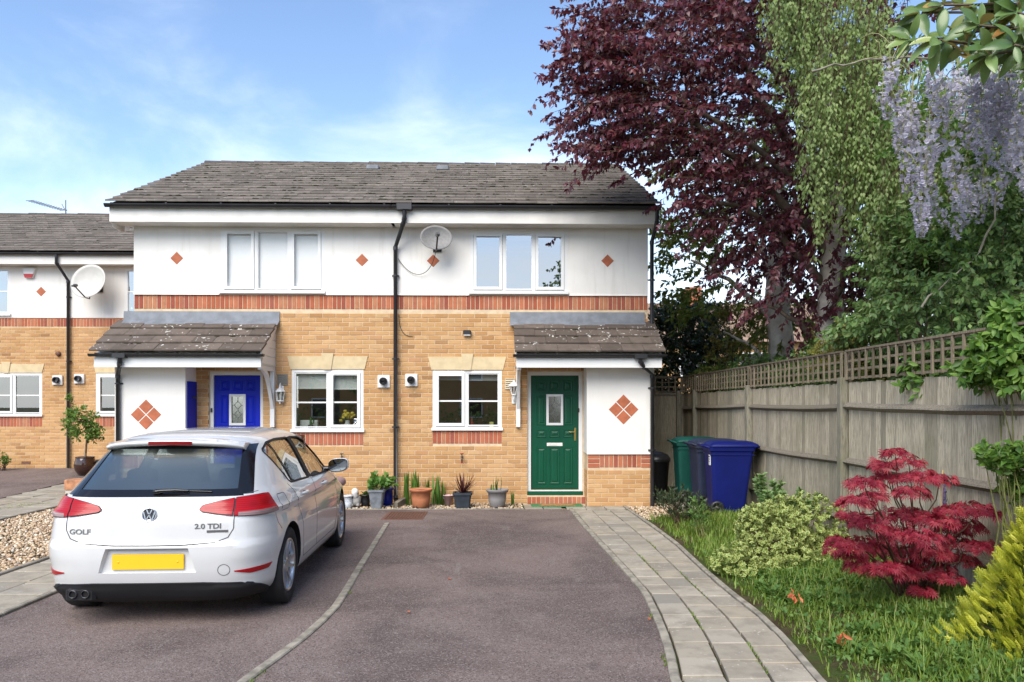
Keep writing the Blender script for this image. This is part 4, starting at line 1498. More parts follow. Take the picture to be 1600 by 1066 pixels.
wa = MB()
for y in (RA, FA):
    for s in (-1, 1):
        q = [(y + .352 * math.cos(2 * math.pi * i / 40), WZ + .012 + .352 * math.sin(2 * math.pi * i / 40)) for i in range(40)]
        wa.prism(q, 'x', s * .60 if s > 0 else -1.2, 1.2 if s > 0 else -.60)
cav = MB(); rings = []
for z in np.linspace(.42, 1.375, 14):
    x, y, s = arc(z, .065); keep = []
    q = np.linspace(0, s[-1], 40); xs, ys = np.interp(q, s, x), np.interp(q, s, y)
    ys = np.clip(ys, .34 if z < .95 else 0, 3.0)
    rings.append([(xs[i], ys[i], z) for i in range(40)] + [(-xs[i], ys[i], z) for i in range(38, 0, -1)])
cav.loft(rings)
ws = MB()
for P_ in (WIN_R, WIN_F):
    ws.prism(P_, 'x', .42, 1.1); ws.prism(P_, 'x', -1.1, -.42)
wb = MB().prism(WIN_B, 'y', -.1, .78)
ww = MB().prism(WIN_W, 'y', 2.30, 3.6)
pr = MB()
rr_ = [(-.345, .415), (.345, .415), (.285, .590), (-.285, .590)]
pr.loft([[(x * 1.12, -.06, z + (.012 if z > .5 else -.012)) for x, z in rr_], [(x, .045, z) for x, z in rr_]], smooth=False)
lower = MB().box(-1.2, 1.2, -.5, 4.6, .0, .166)
apply_cuts(body, [cutter(wa, m_trim), cutter(cav, m_cabin), cutter(ws, m_trim), cutter(wb, m_trim), cutter(ww, m_trim), cutter(pr, m_paint)])
try: body.data.set_sharp_from_angle(angle=R(34))
except Exception: pass

# glass
def side_band(P_):       # split a window outline into an upper and a lower line
    ys_ = [p[0] for p in P_]; a, c = min(ys_), max(ys_)
    qs = np.linspace(a, c, 40); up, lo = [], []
    m = len(P_)
    for q in qs:
        hit = []
        for i in range(m):
            p, r = P_[i], P_[(i + 1) % m]
            if (p[0] - q) * (r[0] - q) <= 0 and abs(p[0] - r[0]) > 1e-9:
                t = (q - p[0]) / (r[0] - p[0]); hit.append(p[1] + (r[1] - p[1]) * t)
        if hit: up.append((q, max(hit))); lo.append((q, min(hit)))
    return up, lo


for P_ in (WIN_R, WIN_F):
    up, lo = side_band(P_)
    for mir in (False, True):
        patch_mb([(a, b_ + .008) for a, b_ in up], [(a, b_ - .008) for a, b_ in lo], side_pt, h=-.008, nu=20, nv=6, mirror=mir, depth=.011).build('side_window', g_side, CAR)
up, lo = side_band(WIN_B)
patch_mb([(a, b_ + .01) for a, b_ in up], [(a, b_ - .01) for a, b_ in lo], rear_pt, h=-.004, nu=24, nv=8, depth=.008).build('rear_window', g_rear, CAR)
# dark printed border of the rear glass
bo = MB()
def zlerp(x, z): return rear_pt(x, z)
for s in (-1, 1):
    patch_mb([(s * .700, .972), (s * .585, 1.335)], [(s * .600, .972), (s * .515, 1.335)], rear_pt, h=.0015, nu=14, nv=4, b=bo)
patch_mb([(-.62, 1.012), (.62, 1.012)], [(-.645, .962), (.645, .962)], rear_pt, h=.0015, nu=24, nv=3, b=bo)
patch_mb([(-.54, 1.338), (.54, 1.338)], [(-.54, 1.308), (.54, 1.308)], rear_pt, h=.0015, nu=24, nv=3, b=bo)
bo.build('window_border', m_gloss, CAR)
xw, yw = WIN_W, None
wv = MB(); T_ = []
for i in range(9):
    z = 1.0 + .36 * i / 8
    X, Y, S = cached(z)
    row = []
    for j in range(13):
        x = -.72 + 1.44 * j / 12
        row.append((x, float(np.interp(abs(x), X[160:][::-1], Y[160:][::-1])) - .01, z))
    T_.append(row)
wv.loft(T_, close=False, cap0=False, cap1=False); wv.build('windscreen', g_side, CAR)

# trims around the side windows, pillars, door lines
for mir in (False, True):
    tr = MB()
    for P_ in (WIN_R, WIN_F):
        seam(P_ + [P_[0]], side_pt, w=.020, h=.003, mirror=mir, n=90, b=tr)
    patch_mb([(1.745, 1.352), (1.855, 1.354)], [(1.745, .966), (1.855, .964)], side_pt, h=.003, nu=4, nv=10, mirror=mir, b=tr)
    seam([(1.145, .985), (1.06, 1.335)], side_pt, w=.028, h=-.002, mirror=mir, n=16, b=tr)
    seam([(2.58, .955), (2.58, 1.155)], side_pt, w=.026, h=-.002, mirror=mir, n=12, b=tr)
    tr.build('window_trim', m_trim, CAR)
sm = MB()
for mir in (False, True):
    seam([(1.80, .955), (1.80, .60), (1.83, .30)], side_pt, mirror=mir, b=sm)
    seam([(.92, .985), (1.00, .90), (1.17, .62), (1.22, .42), (1.24, .30)], side_pt, mirror=mir, b=sm)
    seam([(2.92, .93), (2.98, .80), (2.96, .45), (2.86, .30)], side_pt, mirror=mir, b=sm)
    seam([(1.24, .30), (2.86, .30)], side_pt, mirror=mir, b=sm)
    seam([(.42, .80), (.44, .72), (.50, .66)], side_pt, mirror=mir, w=.004, b=sm)
seam([(.612, .86), (.612, .73), (.575, .665), (.48, .630), (.25, .618), (0, .616), (-.25, .618), (-.48, .630), (-.575, .665), (-.612, .73), (-.612, .86)], rear_pt, w=.007, n=140, b=sm)
seam([(.66, .975), (.72, .985)], rear_pt, b=sm)
# tank flap (right side) and tow cover
cx, cz_ = .62, .86
seam([(.56, .80), (.72, .80), (.735, .815), (.70, .925), (.68, .935), (.545, .935), (.53, .92), (.548, .81), (.56, .80)], side_pt, w=.004, n=80, b=sm)
seam([(.55 + .042 * math.cos(q), .425 + .042 * math.sin(q)) for q in np.linspace(0, 6.283, 24)], rear_pt, w=.004, n=40, b=sm)
sm.build('panel_gap', plain('panel_gap', (.06, .06, .062), .7), CAR)
# crease under the lamps on the tailgate and along the flank
# black valance under the rear bumper
va = MB()
for mir in (False, True):
    patch_mb([(0, .335), (.40, .335), (.66, .322), (.83, .285), (.93, .235)], [(0, .175), (.40, .175), (.66, .178), (.83, .182), (.93, .186)], arc_pt, h=.014, nu=40, nv=10, mirror=mir, b=va)
va.build('rear_valance', m_trim, CAR)
sk = MB()
for mir in (False, True):
    patch_mb([(1.13, .225), (3.02, .225)], [(1.13, .168), (3.02, .168)], side_pt, h=.005, nu=20, nv=3, mirror=mir, b=sk)
sk.build('sill_trim', m_trim, CAR)
ex = MB()
for x in (-.545, -.455):
    ex.lathe([(.030, .12), (.030, -.006), (.026, -.008), (.024, .0), (.024, .12)], 18, (x, .030, .258), 'y')
ex.build('exhaust_pipe', plain('exhaust_steel', (.10, .10, .105), .35, metal=.9), CAR)
MB().cbox(-.61, -.39, .038, .3, .212, .304, .02).build('exhaust_surround', m_trim, CAR)

# lamps
def tail_lamp(mir):
    t0, b0 = [(.362, .876), (.382, .899), (.48, .922), (.60, .944)], [(.362, .868), (.382, .854), (.48, .840), (.60, .826)]
    t1, b1 = [(.612, .946), (.72, .953), (.84, .957), (.915, .955)], [(.612, .825), (.74, .818), (.90, .817), (1.06, .826)]
    l = patch_mb(t1, b1, arc_pt, h=.012, nu=18, nv=8, mirror=mir).build('tail_lamp', m_redlamp, CAR)
    patch_mb(t0, b0, arc_pt, h=.012, nu=14, nv=8, mirror=mir).build('inner_lens', m_redlamp, l)
    patch_mb([(.64, .846), (.76, .848), (.93, .850), (1.02, .850)], [(.64, .822), (.76, .819), (.92, .818), (1.05, .824)], arc_pt, h=.0135, nu=14, nv=2, mirror=mir).build('reversing_lens', m_clearlamp, l)
    rim = MB()
    seam(t0 + b0[::-1] + [t0[0]], arc_pt, w=.008, h=.010, mirror=mir, n=60, b=rim)
    seam(t1 + b1[::-1] + [t1[0]], arc_pt, w=.008, h=.010, mirror=mir, n=80, b=rim)
    rim.build('lamp_rim', m_trim, l)


tail_lamp(False); tail_lamp(True)
for mir in (False, True):
    patch_mb([(.625, .415), (.80, .424), (.985, .428)], [(.625, .409), (.74, .385), (.93, .392)], arc_pt, h=.005, nu=16, nv=3, mirror=mir).build('reflector', m_redlamp, CAR)
# spoiler at the end of the roof, with the third brake lamp
def SPY(q): return .452 + .060 * q ** 2 + .055 * q ** 8
def SPZ(q): return 1.374 - .018 * q ** 2 - .022 * q ** 8
sp = MB(); rings = []
for i in range(25):
    x = -.545 + 1.09 * i / 24; q = abs(x) / .545
    yl = SPY(q); zt = SPZ(q)
    rings.append([(x, .92, 1.405 - .07 * q ** 3), (x, .62, 1.397 - .045 * q ** 3), (x, yl + .02, zt + .006 - .012 * q), (x, yl, zt - .004), (x, yl + .006, zt - .030), (x, .60, 1.325 - .03 * q), (x, .80, 1.34 - .05 * q)])
sp.loft(rings); sp.build('roof_spoiler', m_paint, CAR)
MB().loft([[(x, SPY(abs(x) / .545) - .003, SPZ(abs(x) / .545) - .005 + dz) for dz in (0, -.028)] + [(x, SPY(abs(x) / .545) + .008, SPZ(abs(x) / .545) - .005 + dz) for dz in (-.028, 0)] for x in np.linspace(-.17, .17, 13)], smooth=False).build('brake_lamp', plain('dark_red_lamp', (.16, .006, .008), .2), CAR)
# wiper
wp = MB()
def wpt(x, z, o): p = rear_pt(x, z); return (p[0], p[1] - o, p[2] + o * .4)
wp.tube([wpt(.005, .995, .02), wpt(.05, .996, .03), wpt(.16, 1.0, .03), wpt(.25, .998, .022)], [.017, .015, .012, .008], 8)
wp.tube([wpt(.10, 1.005, .012), wpt(.42, .993, .010)], .006, 6)
wp.sell(wpt(.02, .994, .018), (.035, .022, .018), .8)
wp.build('rear_wiper', m_gloss, CAR)
# number plate, left blank as in the photograph
npb = MB().cbox(-.262, .262, .028, .038, .437, .550, .004).build('number_plate', m_yellow, CAR)
for x in (-.215, .215):
    MB().lathe([(.0, -.003), (.007, -.002), (.008, 0)], 12, (x, .0278, .492), 'y').build('screw_cap', m_yellow, npb)

# maker's round badge: ring with a V above a W
em = MB(); c0 = rear_pt(0, .838); tilt = R(-8)
EM = Matrix.Translation((0, c0[1] - .004, .838)) @ Matrix.Rotation(tilt, 4, 'X')
def ring_b(b, r0, r1, y0, y1, n=40):
    pr_ = [(r0, y1), (r0, y0), (r1, y0), (r1, y1)]
    bb = MB().lathe(pr_, n, (0, 0, 0), 'y'); b.add([EM @ Vector(p) for p in bb.v], bb.f, True)
ring_b(em, .0475, .0545, -.010, .004)
def bar(b, p, q, w, y0=-.0085, y1=.002):
    p, q = Vector((p[0], 0, p[1])), Vector((q[0], 0, q[1])); d = (q - p).normalized(); s = Vector((d.z, 0, -d.x)) * w / 2
    vs = [p - s, p + s, q + s, q - s]
    vs = [v + Vector((0, y0, 0)) for v in vs] + [v + Vector((0, y1, 0)) for v in vs]
    b.add([EM @ v for v in vs], [(0, 1, 2, 3), (7, 6, 5, 4), (0, 4, 5, 1), (1, 5, 6, 2), (2, 6, 7, 3), (3, 7, 4, 0)])
for s in (-1, 1):
    bar(em, (s * .0215, .0445), (s * .0035, .0045), .0085)                 # V
    bar(em, (s * .0425, .0250), (s * .0215, -.0430), .0085)                # W outer strokes
    bar(em, (s * .0215, -.0430), (s * .0020, .0030 - .006), .0080)         # W inner strokes
em.build('badge', plain('badge_chrome', (.62, .63, .65), .2, metal=.9), CAR)
bk = MB(); bb = MB().lathe([(.0, -.003), (.0478, -.003), (.0478, .004)], 40, (0, 0, 0), 'y'); bk.add([EM @ Vector(p) for p in bb.v], bb.f)
bk.build('badge_backing', plain('badge_dark', (.03, .03, .035), .25), CAR)
m_letter = plain('lettering_chrome', (.20, .20, .205), .3, metal=.6)


def lettering(txt, x, z, size, name='lettering', sx=1.25):
    cu = bpy.data.curves.new(name, 'FONT'); cu.body = txt; cu.size = size; cu.extrude = .0022; cu.align_x = 'LEFT'; cu.offset = size * .018
    to = bpy.data.objects.new(name, cu); COL.objects.link(to)
    dg = bpy.context.evaluated_depsgraph_get(); me = bpy.data.meshes.new_from_object(to.evaluated_get(dg))
    bpy.data.objects.remove(to, do_unlink=True)
    for v in me.vertices:
        X = x + v.co.x * sx; Z = z + v.co.y
        p = rear_pt(X, Z); v.co = (X, p[1] - .002 - v.co.z, Z)
    me.materials.append(m_letter); me.update()
    return put(name, me, CAR)


lettering('GOLF', -.585, .700, .052)
lettering('2.0 TDI', .335, .735, .052, sx=1.2)
bm_ = MB(); pz = .712
for x0_, x1_ in ((.425, .575),):
    pa, pb = rear_pt(x0_, pz), rear_pt(x1_, pz)
    bm_.add([(x0_, pa[1] - .005, pz - .008), (x1_, pb[1] - .005, pz - .008), (x1_, pb[1] - .005, pz + .010), (x0_, pa[1] - .005, pz + .010),
             (x0_, pa[1] + .004, pz - .008), (x1_, pb[1] + .004, pz - .008), (x1_, pb[1] + .004, pz + .010), (x0_, pa[1] + .004, pz + .010)],
            [(0, 1, 2, 3), (0, 4, 5, 1), (3, 2, 6, 7), (1, 5, 6, 2), (0, 3, 7, 4)])
bm_.build('lettering', m_letter, CAR)


# wheels
def wheel_meshes():
    t = MB().lathe([(.215, -.085), (.235, -.098), (.285, -.106), (.306, -.098), (.316, -.078), (.316, .078), (.306, .098), (.285, .106), (.235, .098), (.215, .085)], 44, (0, 0, 0), 'x')
    r = MB()
    r.lathe([(.216, -.09), (.224, .086), (.219, .098), (.206, .098), (.200, .085), (.196, .03), (.190, -.06)], 44, (0, 0, 0), 'x')
    for i in range(5):
        for s in (-1, 1):
            a0 = 2 * math.pi * i / 5 + s * .16; a1 = 2 * math.pi * i / 5 + s * .235
            rings = []
            for k_ in range(5):
                f = k_ / 4; rad = .045 + (.205 - .045) * f; a = a0 * (1 - f) * 1.6 + a1 * f if False else 2 * math.pi * i / 5 + s * (.30 * (1 - f) + .225 * f)
                hw = .011 + .006 * f; xo = .070 + .022 * f
                cy, cz = math.cos(a), math.sin(a); ty, tz = -cz, cy
                rings.append([(xo - .028, rad * cy - hw * ty, rad * cz - hw * tz), (xo, rad * cy - hw * .7 * ty, rad * cz - hw * .7 * tz),
                              (xo, rad * cy + hw * .7 * ty, rad * cz + hw * .7 * tz), (xo - .028, rad * cy + hw * ty, rad * cz + hw * tz)])
            r.loft(rings, smooth=False)
    r.lathe([(.070, .03), (.068, .070), (.052, .080), (.034, .083), (.032, .078), (.0, .078)], 24, (0, 0, 0), 'x')
    k = MB().lathe([(.0, .0), (.185, .0), (.19, -.02)], 30, (0, 0, 0), 'x')
    k.lathe([(.145, -.01), (.145, .012), (.03, .014)], 30, (0, 0, 0), 'x')
    return t.mesh('tyre', m_tyre), r.mesh('rim', m_alloy), k.mesh('brake_disc', m_trim)


tm, rm, km = wheel_meshes()
for y in (RA, FA):
    for s in (1, -1):
        w_ = put('wheel', tm, CAR, (s * .772, y, WZ), (0, 0, 0 if s > 0 else math.pi))
        put('rim', rm, w_); put('brake_disc', km, w_)
# handles and mirrors
for mir in (1, -1):
    for y in (1.22, 2.14):
        p = side_pt(y, .865); q = side_pt(y + .19, .868)
        b = MB(); n = 9
        pts = []
        for i in range(n):
            f = i / (n - 1); o = .030 * math.sin(math.pi * f) ** .5
            pts.append((mir * (p[0] + (q[0] - p[0]) * f - .004 + o), y + .19 * f, .865 + .004 * f))
        b.tube(pts, [.010, .015, .017, .018, .018, .018, .018, .016, .012], 8)
        c_ = MB().sell((mir * (p[0] + .001), y + .09, .862), (.006, .055, .022), .7)
        h_ = b.build('door_handle', m_paint, CAR); c_.build('handle_cup', m_trim, h_)
    m0 = side_pt(2.68, .975)
    mb = MB(); rings = []
    for i, (yo, sc) in enumerate(((-.075, .93), (-.07, 1.0), (-.02, 1.0), (.04, .90), (.09, .62), (.115, .25))):
        ring = []
        for j in range(20):
            a = 2 * math.pi * j / 20; cx_, cy_ = math.cos(a), math.sin(a)
            ex_ = math.copysign(abs(cx_) ** .7, cx_) * .112 * sc; ez = math.copysign(abs(cy_) ** .75, cy_) * .075 * sc
            ring.append((mir * (m0[0] + .155 + ex_ * (1 if cx_ > 0 else .9)), 2.66 + yo, 1.015 + ez + (.012 * cx_)))
        rings.append(ring)
    mo = mb.loft(rings).build('wing_mirror', m_paint, CAR)
    g = MB(); gl_ = []
    for j in range(20):
        a = 2 * math.pi * j / 20; cx_, cy_ = math.cos(a), math.sin(a)
        gl_.append((mir * (m0[0] + .155 + math.copysign(abs(cx_) ** .7, cx_) * .098), 2.583, 1.015 + math.copysign(abs(cy_) ** .75, cy_) * .063 + .012 * cx_))
    g.add(gl_, [tuple(range(20))]); g.build('mirror_glass', plain('mirror', (.55, .58, .60), .03, .01, metal=1.0), mo)
    gb = MB()
    gb.loft([[(v[0] * 1.0 + mir * math.copysign(.006, v[0] * mir - m0[0] - .155), 2.5845, v[2] + math.copysign(.006, v[2] - 1.015)) for v in gl_], [(v[0], 2.592, v[2]) for v in gl_]]); gb.build('mirror_bezel', m_gloss, mo)
    MB().tube([(mir * (m0[0] - .02), 2.70, .965), (mir * (m0[0] + .07), 2.68, .975)], [.035, .022], 8).build('mirror_arm', m_gloss, mo)

# inside
def seat(x, y, w=.25, zb=.52):
    b = MB()
    b.sell((x, y, zb), (w, .26, .10), .45)
    rings = []
    for i in range(9):
        f = i / 8; z = zb + .02 + .62 * f; yy = y - .22 - .17 * f; ww = w * (1.0 - .12 * f ** 3)
        rings.append([(x + ww * sx * (abs(cx_) ** .6) , yy + .075 * sy * (abs(cy_) ** .8), z) for sx, sy, cx_, cy_ in
                      [(math.copysign(1, math.cos(a)), math.copysign(1, math.sin(a)), math.cos(a), math.sin(a)) for a in [2 * math.pi * (j + .5) / 16 for j in range(16)]]])
    b.loft(rings)
    b.sell((x, y - .43, zb + .755), (.125, .055, .085), .55)
    b.tube([(x - .05, y - .40, zb + .60), (x - .05, y - .425, zb + .70)], .008, 6).tube([(x + .05, y - .40, zb + .60), (x + .05, y - .425, zb + .70)], .008, 6)
    return b


for x in (-.36, .36): seat(x, 2.10).build('front_seat', m_seat, CAR)
rb = MB()
rb.sell((0, 1.22, .52), (.62, .26, .10), .35)
rings = []
for i in range(9):
    f = i / 8; z = .54 + .47 * f; yy = 1.0 - .13 * f
    rings.append([(.62 * (1 - .03 * f) * math.copysign(abs(math.cos(a)) ** .35, math.cos(a)), yy + .07 * math.copysign(abs(math.sin(a)) ** .8, math.sin(a)), z) for a in [2 * math.pi * (j + .5) / 24 for j in range(24)]])
rb.loft(rings)
for x in (-.38, .38, 0):
    rb.sell((x, .86, 1.055 if x else 1.03), (.125, .05, .07 if x else .045), .55)
rb.build('rear_seat', m_seat, CAR)
MB().cbox(-.66, .66, .36, .80, .925, .945, .01).build('parcel_shelf', m_cabin, CAR)
MB().sell((0, 2.98, .82), (.68, .28, .16), .4).build('dashboard', m_cabin, CAR)
st = MB(); pts = []
for i in range(25):
    a = 2 * math.pi * i / 24; pts.append((.36 + .185 * math.cos(a), 2.58 + .07 * math.sin(a), .86 + .17 * math.sin(a)))
st.tube(pts, .014, 8, cap=False)
st.tube([(.36, 2.64, .84), (.36, 2.85, .78)], .03, 8); st.tube([(.19, 2.58, .86), (.53, 2.58, .86)], .015, 6)
st.build('steering_wheel', m_seat, CAR)
MB().sell((0, 2.35, 1.27), (.11, .02, .035), .6).build('rear_view_mirror', m_seat, CAR)
# front of the car (hidden from here)
for s in (-1, 1):
    hl = MB().sell((s * .66, 4.02, .70), (.17, .12, .065), .7).build('headlamp', m_clearlamp, CAR)
MB().cbox(-.50, .50, 4.12, 4.245, .60, .68, .01).build('grille', m_trim, CAR)
MB().box(-.60, .60, 4.20, 4.262, .26, .42).build('air_intake', m_trim, CAR)
# ------------------------------------------------------------------ fence
def board(parent, x, y, w, z0, z1, axis, th=.024):
    """one upright feather-edged board; axis 'y' runs along the side fence, 'x' along the end fence"""
    l = random.uniform(-.010, .010); t1 = random.uniform(-.004, .004)
    z1 = z1 + random.uniform(-.012, .012)
    b = MB()
    if axis == 'y': vs = [(x, y - w / 2), (x + th, y - w / 2), (x + th * .45, y + w / 2 + .012), (x - .004, y + w / 2 + .012)]
    else: vs = [(y - w / 2, x), (y - w / 2, x + th), (y + w / 2 + .012, x + th * .45), (y + w / 2 + .012, x - .004)]
    b.add([(*p, z0) for p in vs] + [(p[0] + t1, p[1] + l * .4, z1) for p in vs], [(3, 2, 1, 0), (4, 5, 6, 7), (0, 1, 5, 4), (1, 2, 6, 5), (2, 3, 7, 6), (3, 0, 4, 7)])
    return b.build('board', m_board, parent, world=True)


def arris(parent, p, q, h=.075):
    """triangular rail between two posts"""
    p, q = Vector(p), Vector(q); d = (q - p).normalized(); n = Vector((d.y, -d.x, 0))
    if n.x > 0 or (abs(n.x) < .1 and n.y > 0): n = -n
    b = MB(); rings = []
    for i in range(9):
        f = i / 8; c = p.lerp(q, f) + Vector((0, 0, -.014 * math.sin(math.pi * f) + random.uniform(-.003, .003)))
        k_ = random.uniform(.9, 1.1)
        rings.append([c + Vector((0, 0, -h * .55)), c + n * .058 * k_ + Vector((0, 0, -.006)), c + n * .050 * k_ + Vector((0, 0, .010)), c + Vector((0, 0, h * .55))])
    return b.loft(rings, smooth=False).build('rail', m_rail, parent, world=True)


def trellis(parent, p, q, z0, z1, step=.155, rows=4):
    p, q = Vector((*p, 0)), Vector((*q, 0)); d = q - p; L = d.length; d.normalize(); n = Vector((d.y, -d.x, 0))
    ax = 'y' if abs(d.y) > .5 else 'x'
    def bx(c, half_along, half_n, za, zb, name):
        b = MB()
        if ax == 'y': b.box(c.x - half_n, c.x + half_n, c.y - half_along, c.y + half_along, za, zb)
        else: b.box(c.x - half_along, c.x + half_along, c.y - half_n, c.y + half_n, za, zb)
        b.build(name, m_trel, parent, world=True)
    m = round(L / step)
    s_ = Vector((-.010, 0, 0)) if ax == 'y' else Vector((0, -.010, 0))
    for i in range(m + 1):
        c = p + d * (L * i / m) + d * random.uniform(-.006, .006)
        w = .012 if 0 < i < m else .02
        bx(c + s_, w, .009, z0 + random.uniform(-.004, .004), z1 - .022, 'trellis_upright')
    for k_ in range(rows):
        z = z0 + .02 + (z1 - z0 - .05) * k_ / (rows - 1)
        bx((p + q) / 2 - s_ * .82, L / 2, .008, z - .012, z + .012, 'trellis_rail')
    bx((p + q) / 2 - s_ * .2, L / 2, .024, z1 - .021, z1, 'trellis_cap')


POSTS = [2.15, 5.30, 8.47, 11.65, 14.82]
fen = thing('fence', 'long weathered board fence with trellis top along the right side of the garden', 'fence', (FX, 10, 0), group='weathered garden fences')
y = 2.2
while y < 15.86:
    board(fen, FX + .004, y + .05, .094, -.03 if y < 14 else 0, 1.905, 'y'); y += .1
for a, b_ in zip(POSTS[:-1], POSTS[1:]):
    for z in (.42, 1.04, 1.64):
        dz = random.uniform(-.02, .02); arris(fen, (FX - .002, a + .052, z + dz), (FX - .002, b_ - .052, z - dz * .6))
    trellis(fen, (FX - .02, a + .06), (FX - .02, b_ - .06), 1.935, 2.265)
arris(fen, (FX - .002, 14.88, 1.62), (FX - .002, 15.8, 1.61)); arris(fen, (FX - .002, 14.88, 1.0), (FX - .002, 15.8, 1.0))
trellis(fen, (FX - .02, 14.88), (FX - .02, 15.8), 1.935, 2.265)
for y in POSTS:
    MB().cbox(FX - .085, FX + .0, y - .05, y + .05, -.2, 1.965, .006).build('post', m_post, fen, world=True)
    MB().box(FX + .02, FX + .06, y - .02, y + .02, 1.6, 2.27).build('trellis_post', m_trel, fen, world=True)
fe2 = thing('fence', 'darker short end fence with trellis closing the passage behind the bins', 'fence', (3.2, 15.9, 0), group='weathered garden fences')
x = 2.58
while x < 3.80:
    board(fe2, 15.9, x + .05, .094, 0, 1.905, 'x'); x += .1
MB().box(2.60, 3.80, 15.87, 15.898, 1.88, 1.93).build('rail', m_rail, fe2, world=True)
trellis(fe2, (2.60, 15.885), (3.82, 15.885), 1.935, 2.265, step=.14)
MB().cbox(3.70, 3.79, 15.78, 15.868, -.1, 1.97, .006).build('post', m_post, fe2, world=True)

# ------------------------------------------------------------------ wheelie bins
MB().cbox(2.93, 3.84, 10.70, 13.3, -.1, .095, .01).build('bin_slab', m_kerb, kind='structure')


def wheelie_bin(x, y, z, rz, label, mat, sticker=False):
    t = thing('wheelie_bin', label, 'wheelie bin', (x, y, z), rz, 'wheelie bins by the fence')
    def rr(x0, x1, hy, z, r=.05, n=4):
        pts = []
        for cx, cy, a0 in ((x1 - r, hy - r, 0), (x0 + r, hy - r, 90), (x0 + r, -hy + r, 180), (x1 - r, -hy + r, 270)):
            for i in range(n + 1):
                a = R(a0 + 90 * i / n); pts.append((cx + r * math.cos(a), cy + r * math.sin(a), z))
        return pts
    b = MB()
    b.loft([rr(-.255, .18, .205, .04), rr(-.265, .20, .215, .10), rr(-.30, .29, .262, .80), rr(-.305, .30, .268, .90), rr(-.325, .325, .285, .915), rr(-.33, .33, .29, .965), rr(-.315, .315, .275, .967)], smooth=False)
    bo = b.build('body', mat, t)
    rb_ = MB()
    for yy in (-.12, .12):
        rb_.cbox(.285, .312, yy - .012, yy + .012, .80, .914, .004)
    rb_.box(-.31, .305, -.276, .276, .855, .868)
    rb_.build('rib', mat, bo)
    l = MB()
    l.loft([rr(-.325, .375, .300, .970, .06), rr(-.325, .385, .305, .985, .06), rr(-.31, .37, .29, 1.010, .07), rr(-.25, .31, .235, 1.045, .09), rr(-.19, .25, .18, 1.052, .09)], smooth=True)
    l.loft([rr(.36, .405, .20, .955, .02), rr(.36, .41, .21, .985, .02)], smooth=False)
    lid = l.build('lid', mat, t)
    h = MB()
    h.tube([(-.32, -.24, .96), (-.385, -.24, .985), (-.385, .24, .985), (-.32, .24, .96)], .016, 8)
    for yy in (-.14, .14): h.tube([(-.33, yy, .955), (-.385, yy, .985)], .014, 6)
    h.build('handle', mat, t)
    MB().tube([(-.215, -.27, .10), (-.215, .27, .10)], .012, 8).build('axle', m_blackp, t)
    for s in (-1, 1):
        w_ = MB().lathe([(.02, -.026), (.085, -.026), (.10, -.018), (.10, .018), (.085, .026), (.06, .026), (.055, .016), (.02, .016), (.018, .03), (.0, .03)], 22, (-.215, s * .255, .10), 'y')
        if s < 0: w_.v = [(p[0], 2 * s * .255 - p[1], p[2]) for p in w_.v]
        w_.build('wheel', m_blackp, t)
    if sticker:
        MB().box(-.311, -.300, -.215, -.125, .71, .86).build('sticker', m_upvc, t)
        s_ = MB()
        for k_, (a, c) in enumerate(((-.205, -.135), (-.205, -.15), (-.19, -.14))): s_.box(-.3125, -.3112, a, c, .825 - .035 * k_, .837 - .035 * k_)
        s_.build('sticker_print', m_blackp, t)
    return t


def binmat(name, c): return plain(name, c, .5, .12, 5, .05, 150, spec=.22)
wheelie_bin(3.40, 11.28, .095, R(-4), 'deep blue wheelie bin with a white sticker, nearest of the three by the fence', binmat('blue_bin', (.004, .009, .105)), True)
wheelie_bin(3.37, 12.02, .095, R(2), 'grey-blue wheelie bin between the green bin and the deep blue bin', binmat('grey_bin', (.022, .028, .055)))
wheelie_bin(3.27, 12.76, .095, R(-3), 'green wheelie bin, farthest from the camera of the three by the fence', binmat('green_bin', (.006, .058, .044)))
db = thing('dustbin', 'black plastic dustbin with domed lid half hidden behind the house corner', 'dustbin', (2.83, 13.75, 0))
MB().lathe([(.0, .02), (.19, .02), (.21, .06), (.25, .66), (.27, .67), (.27, .71), (.25, .715)], 24).build('body', m_blackp, db)
MB().lathe([(.275, .70), (.275, .73), (.22, .80), (.10, .845), (.0, .85)], 24).build('lid', m_blackp, db)

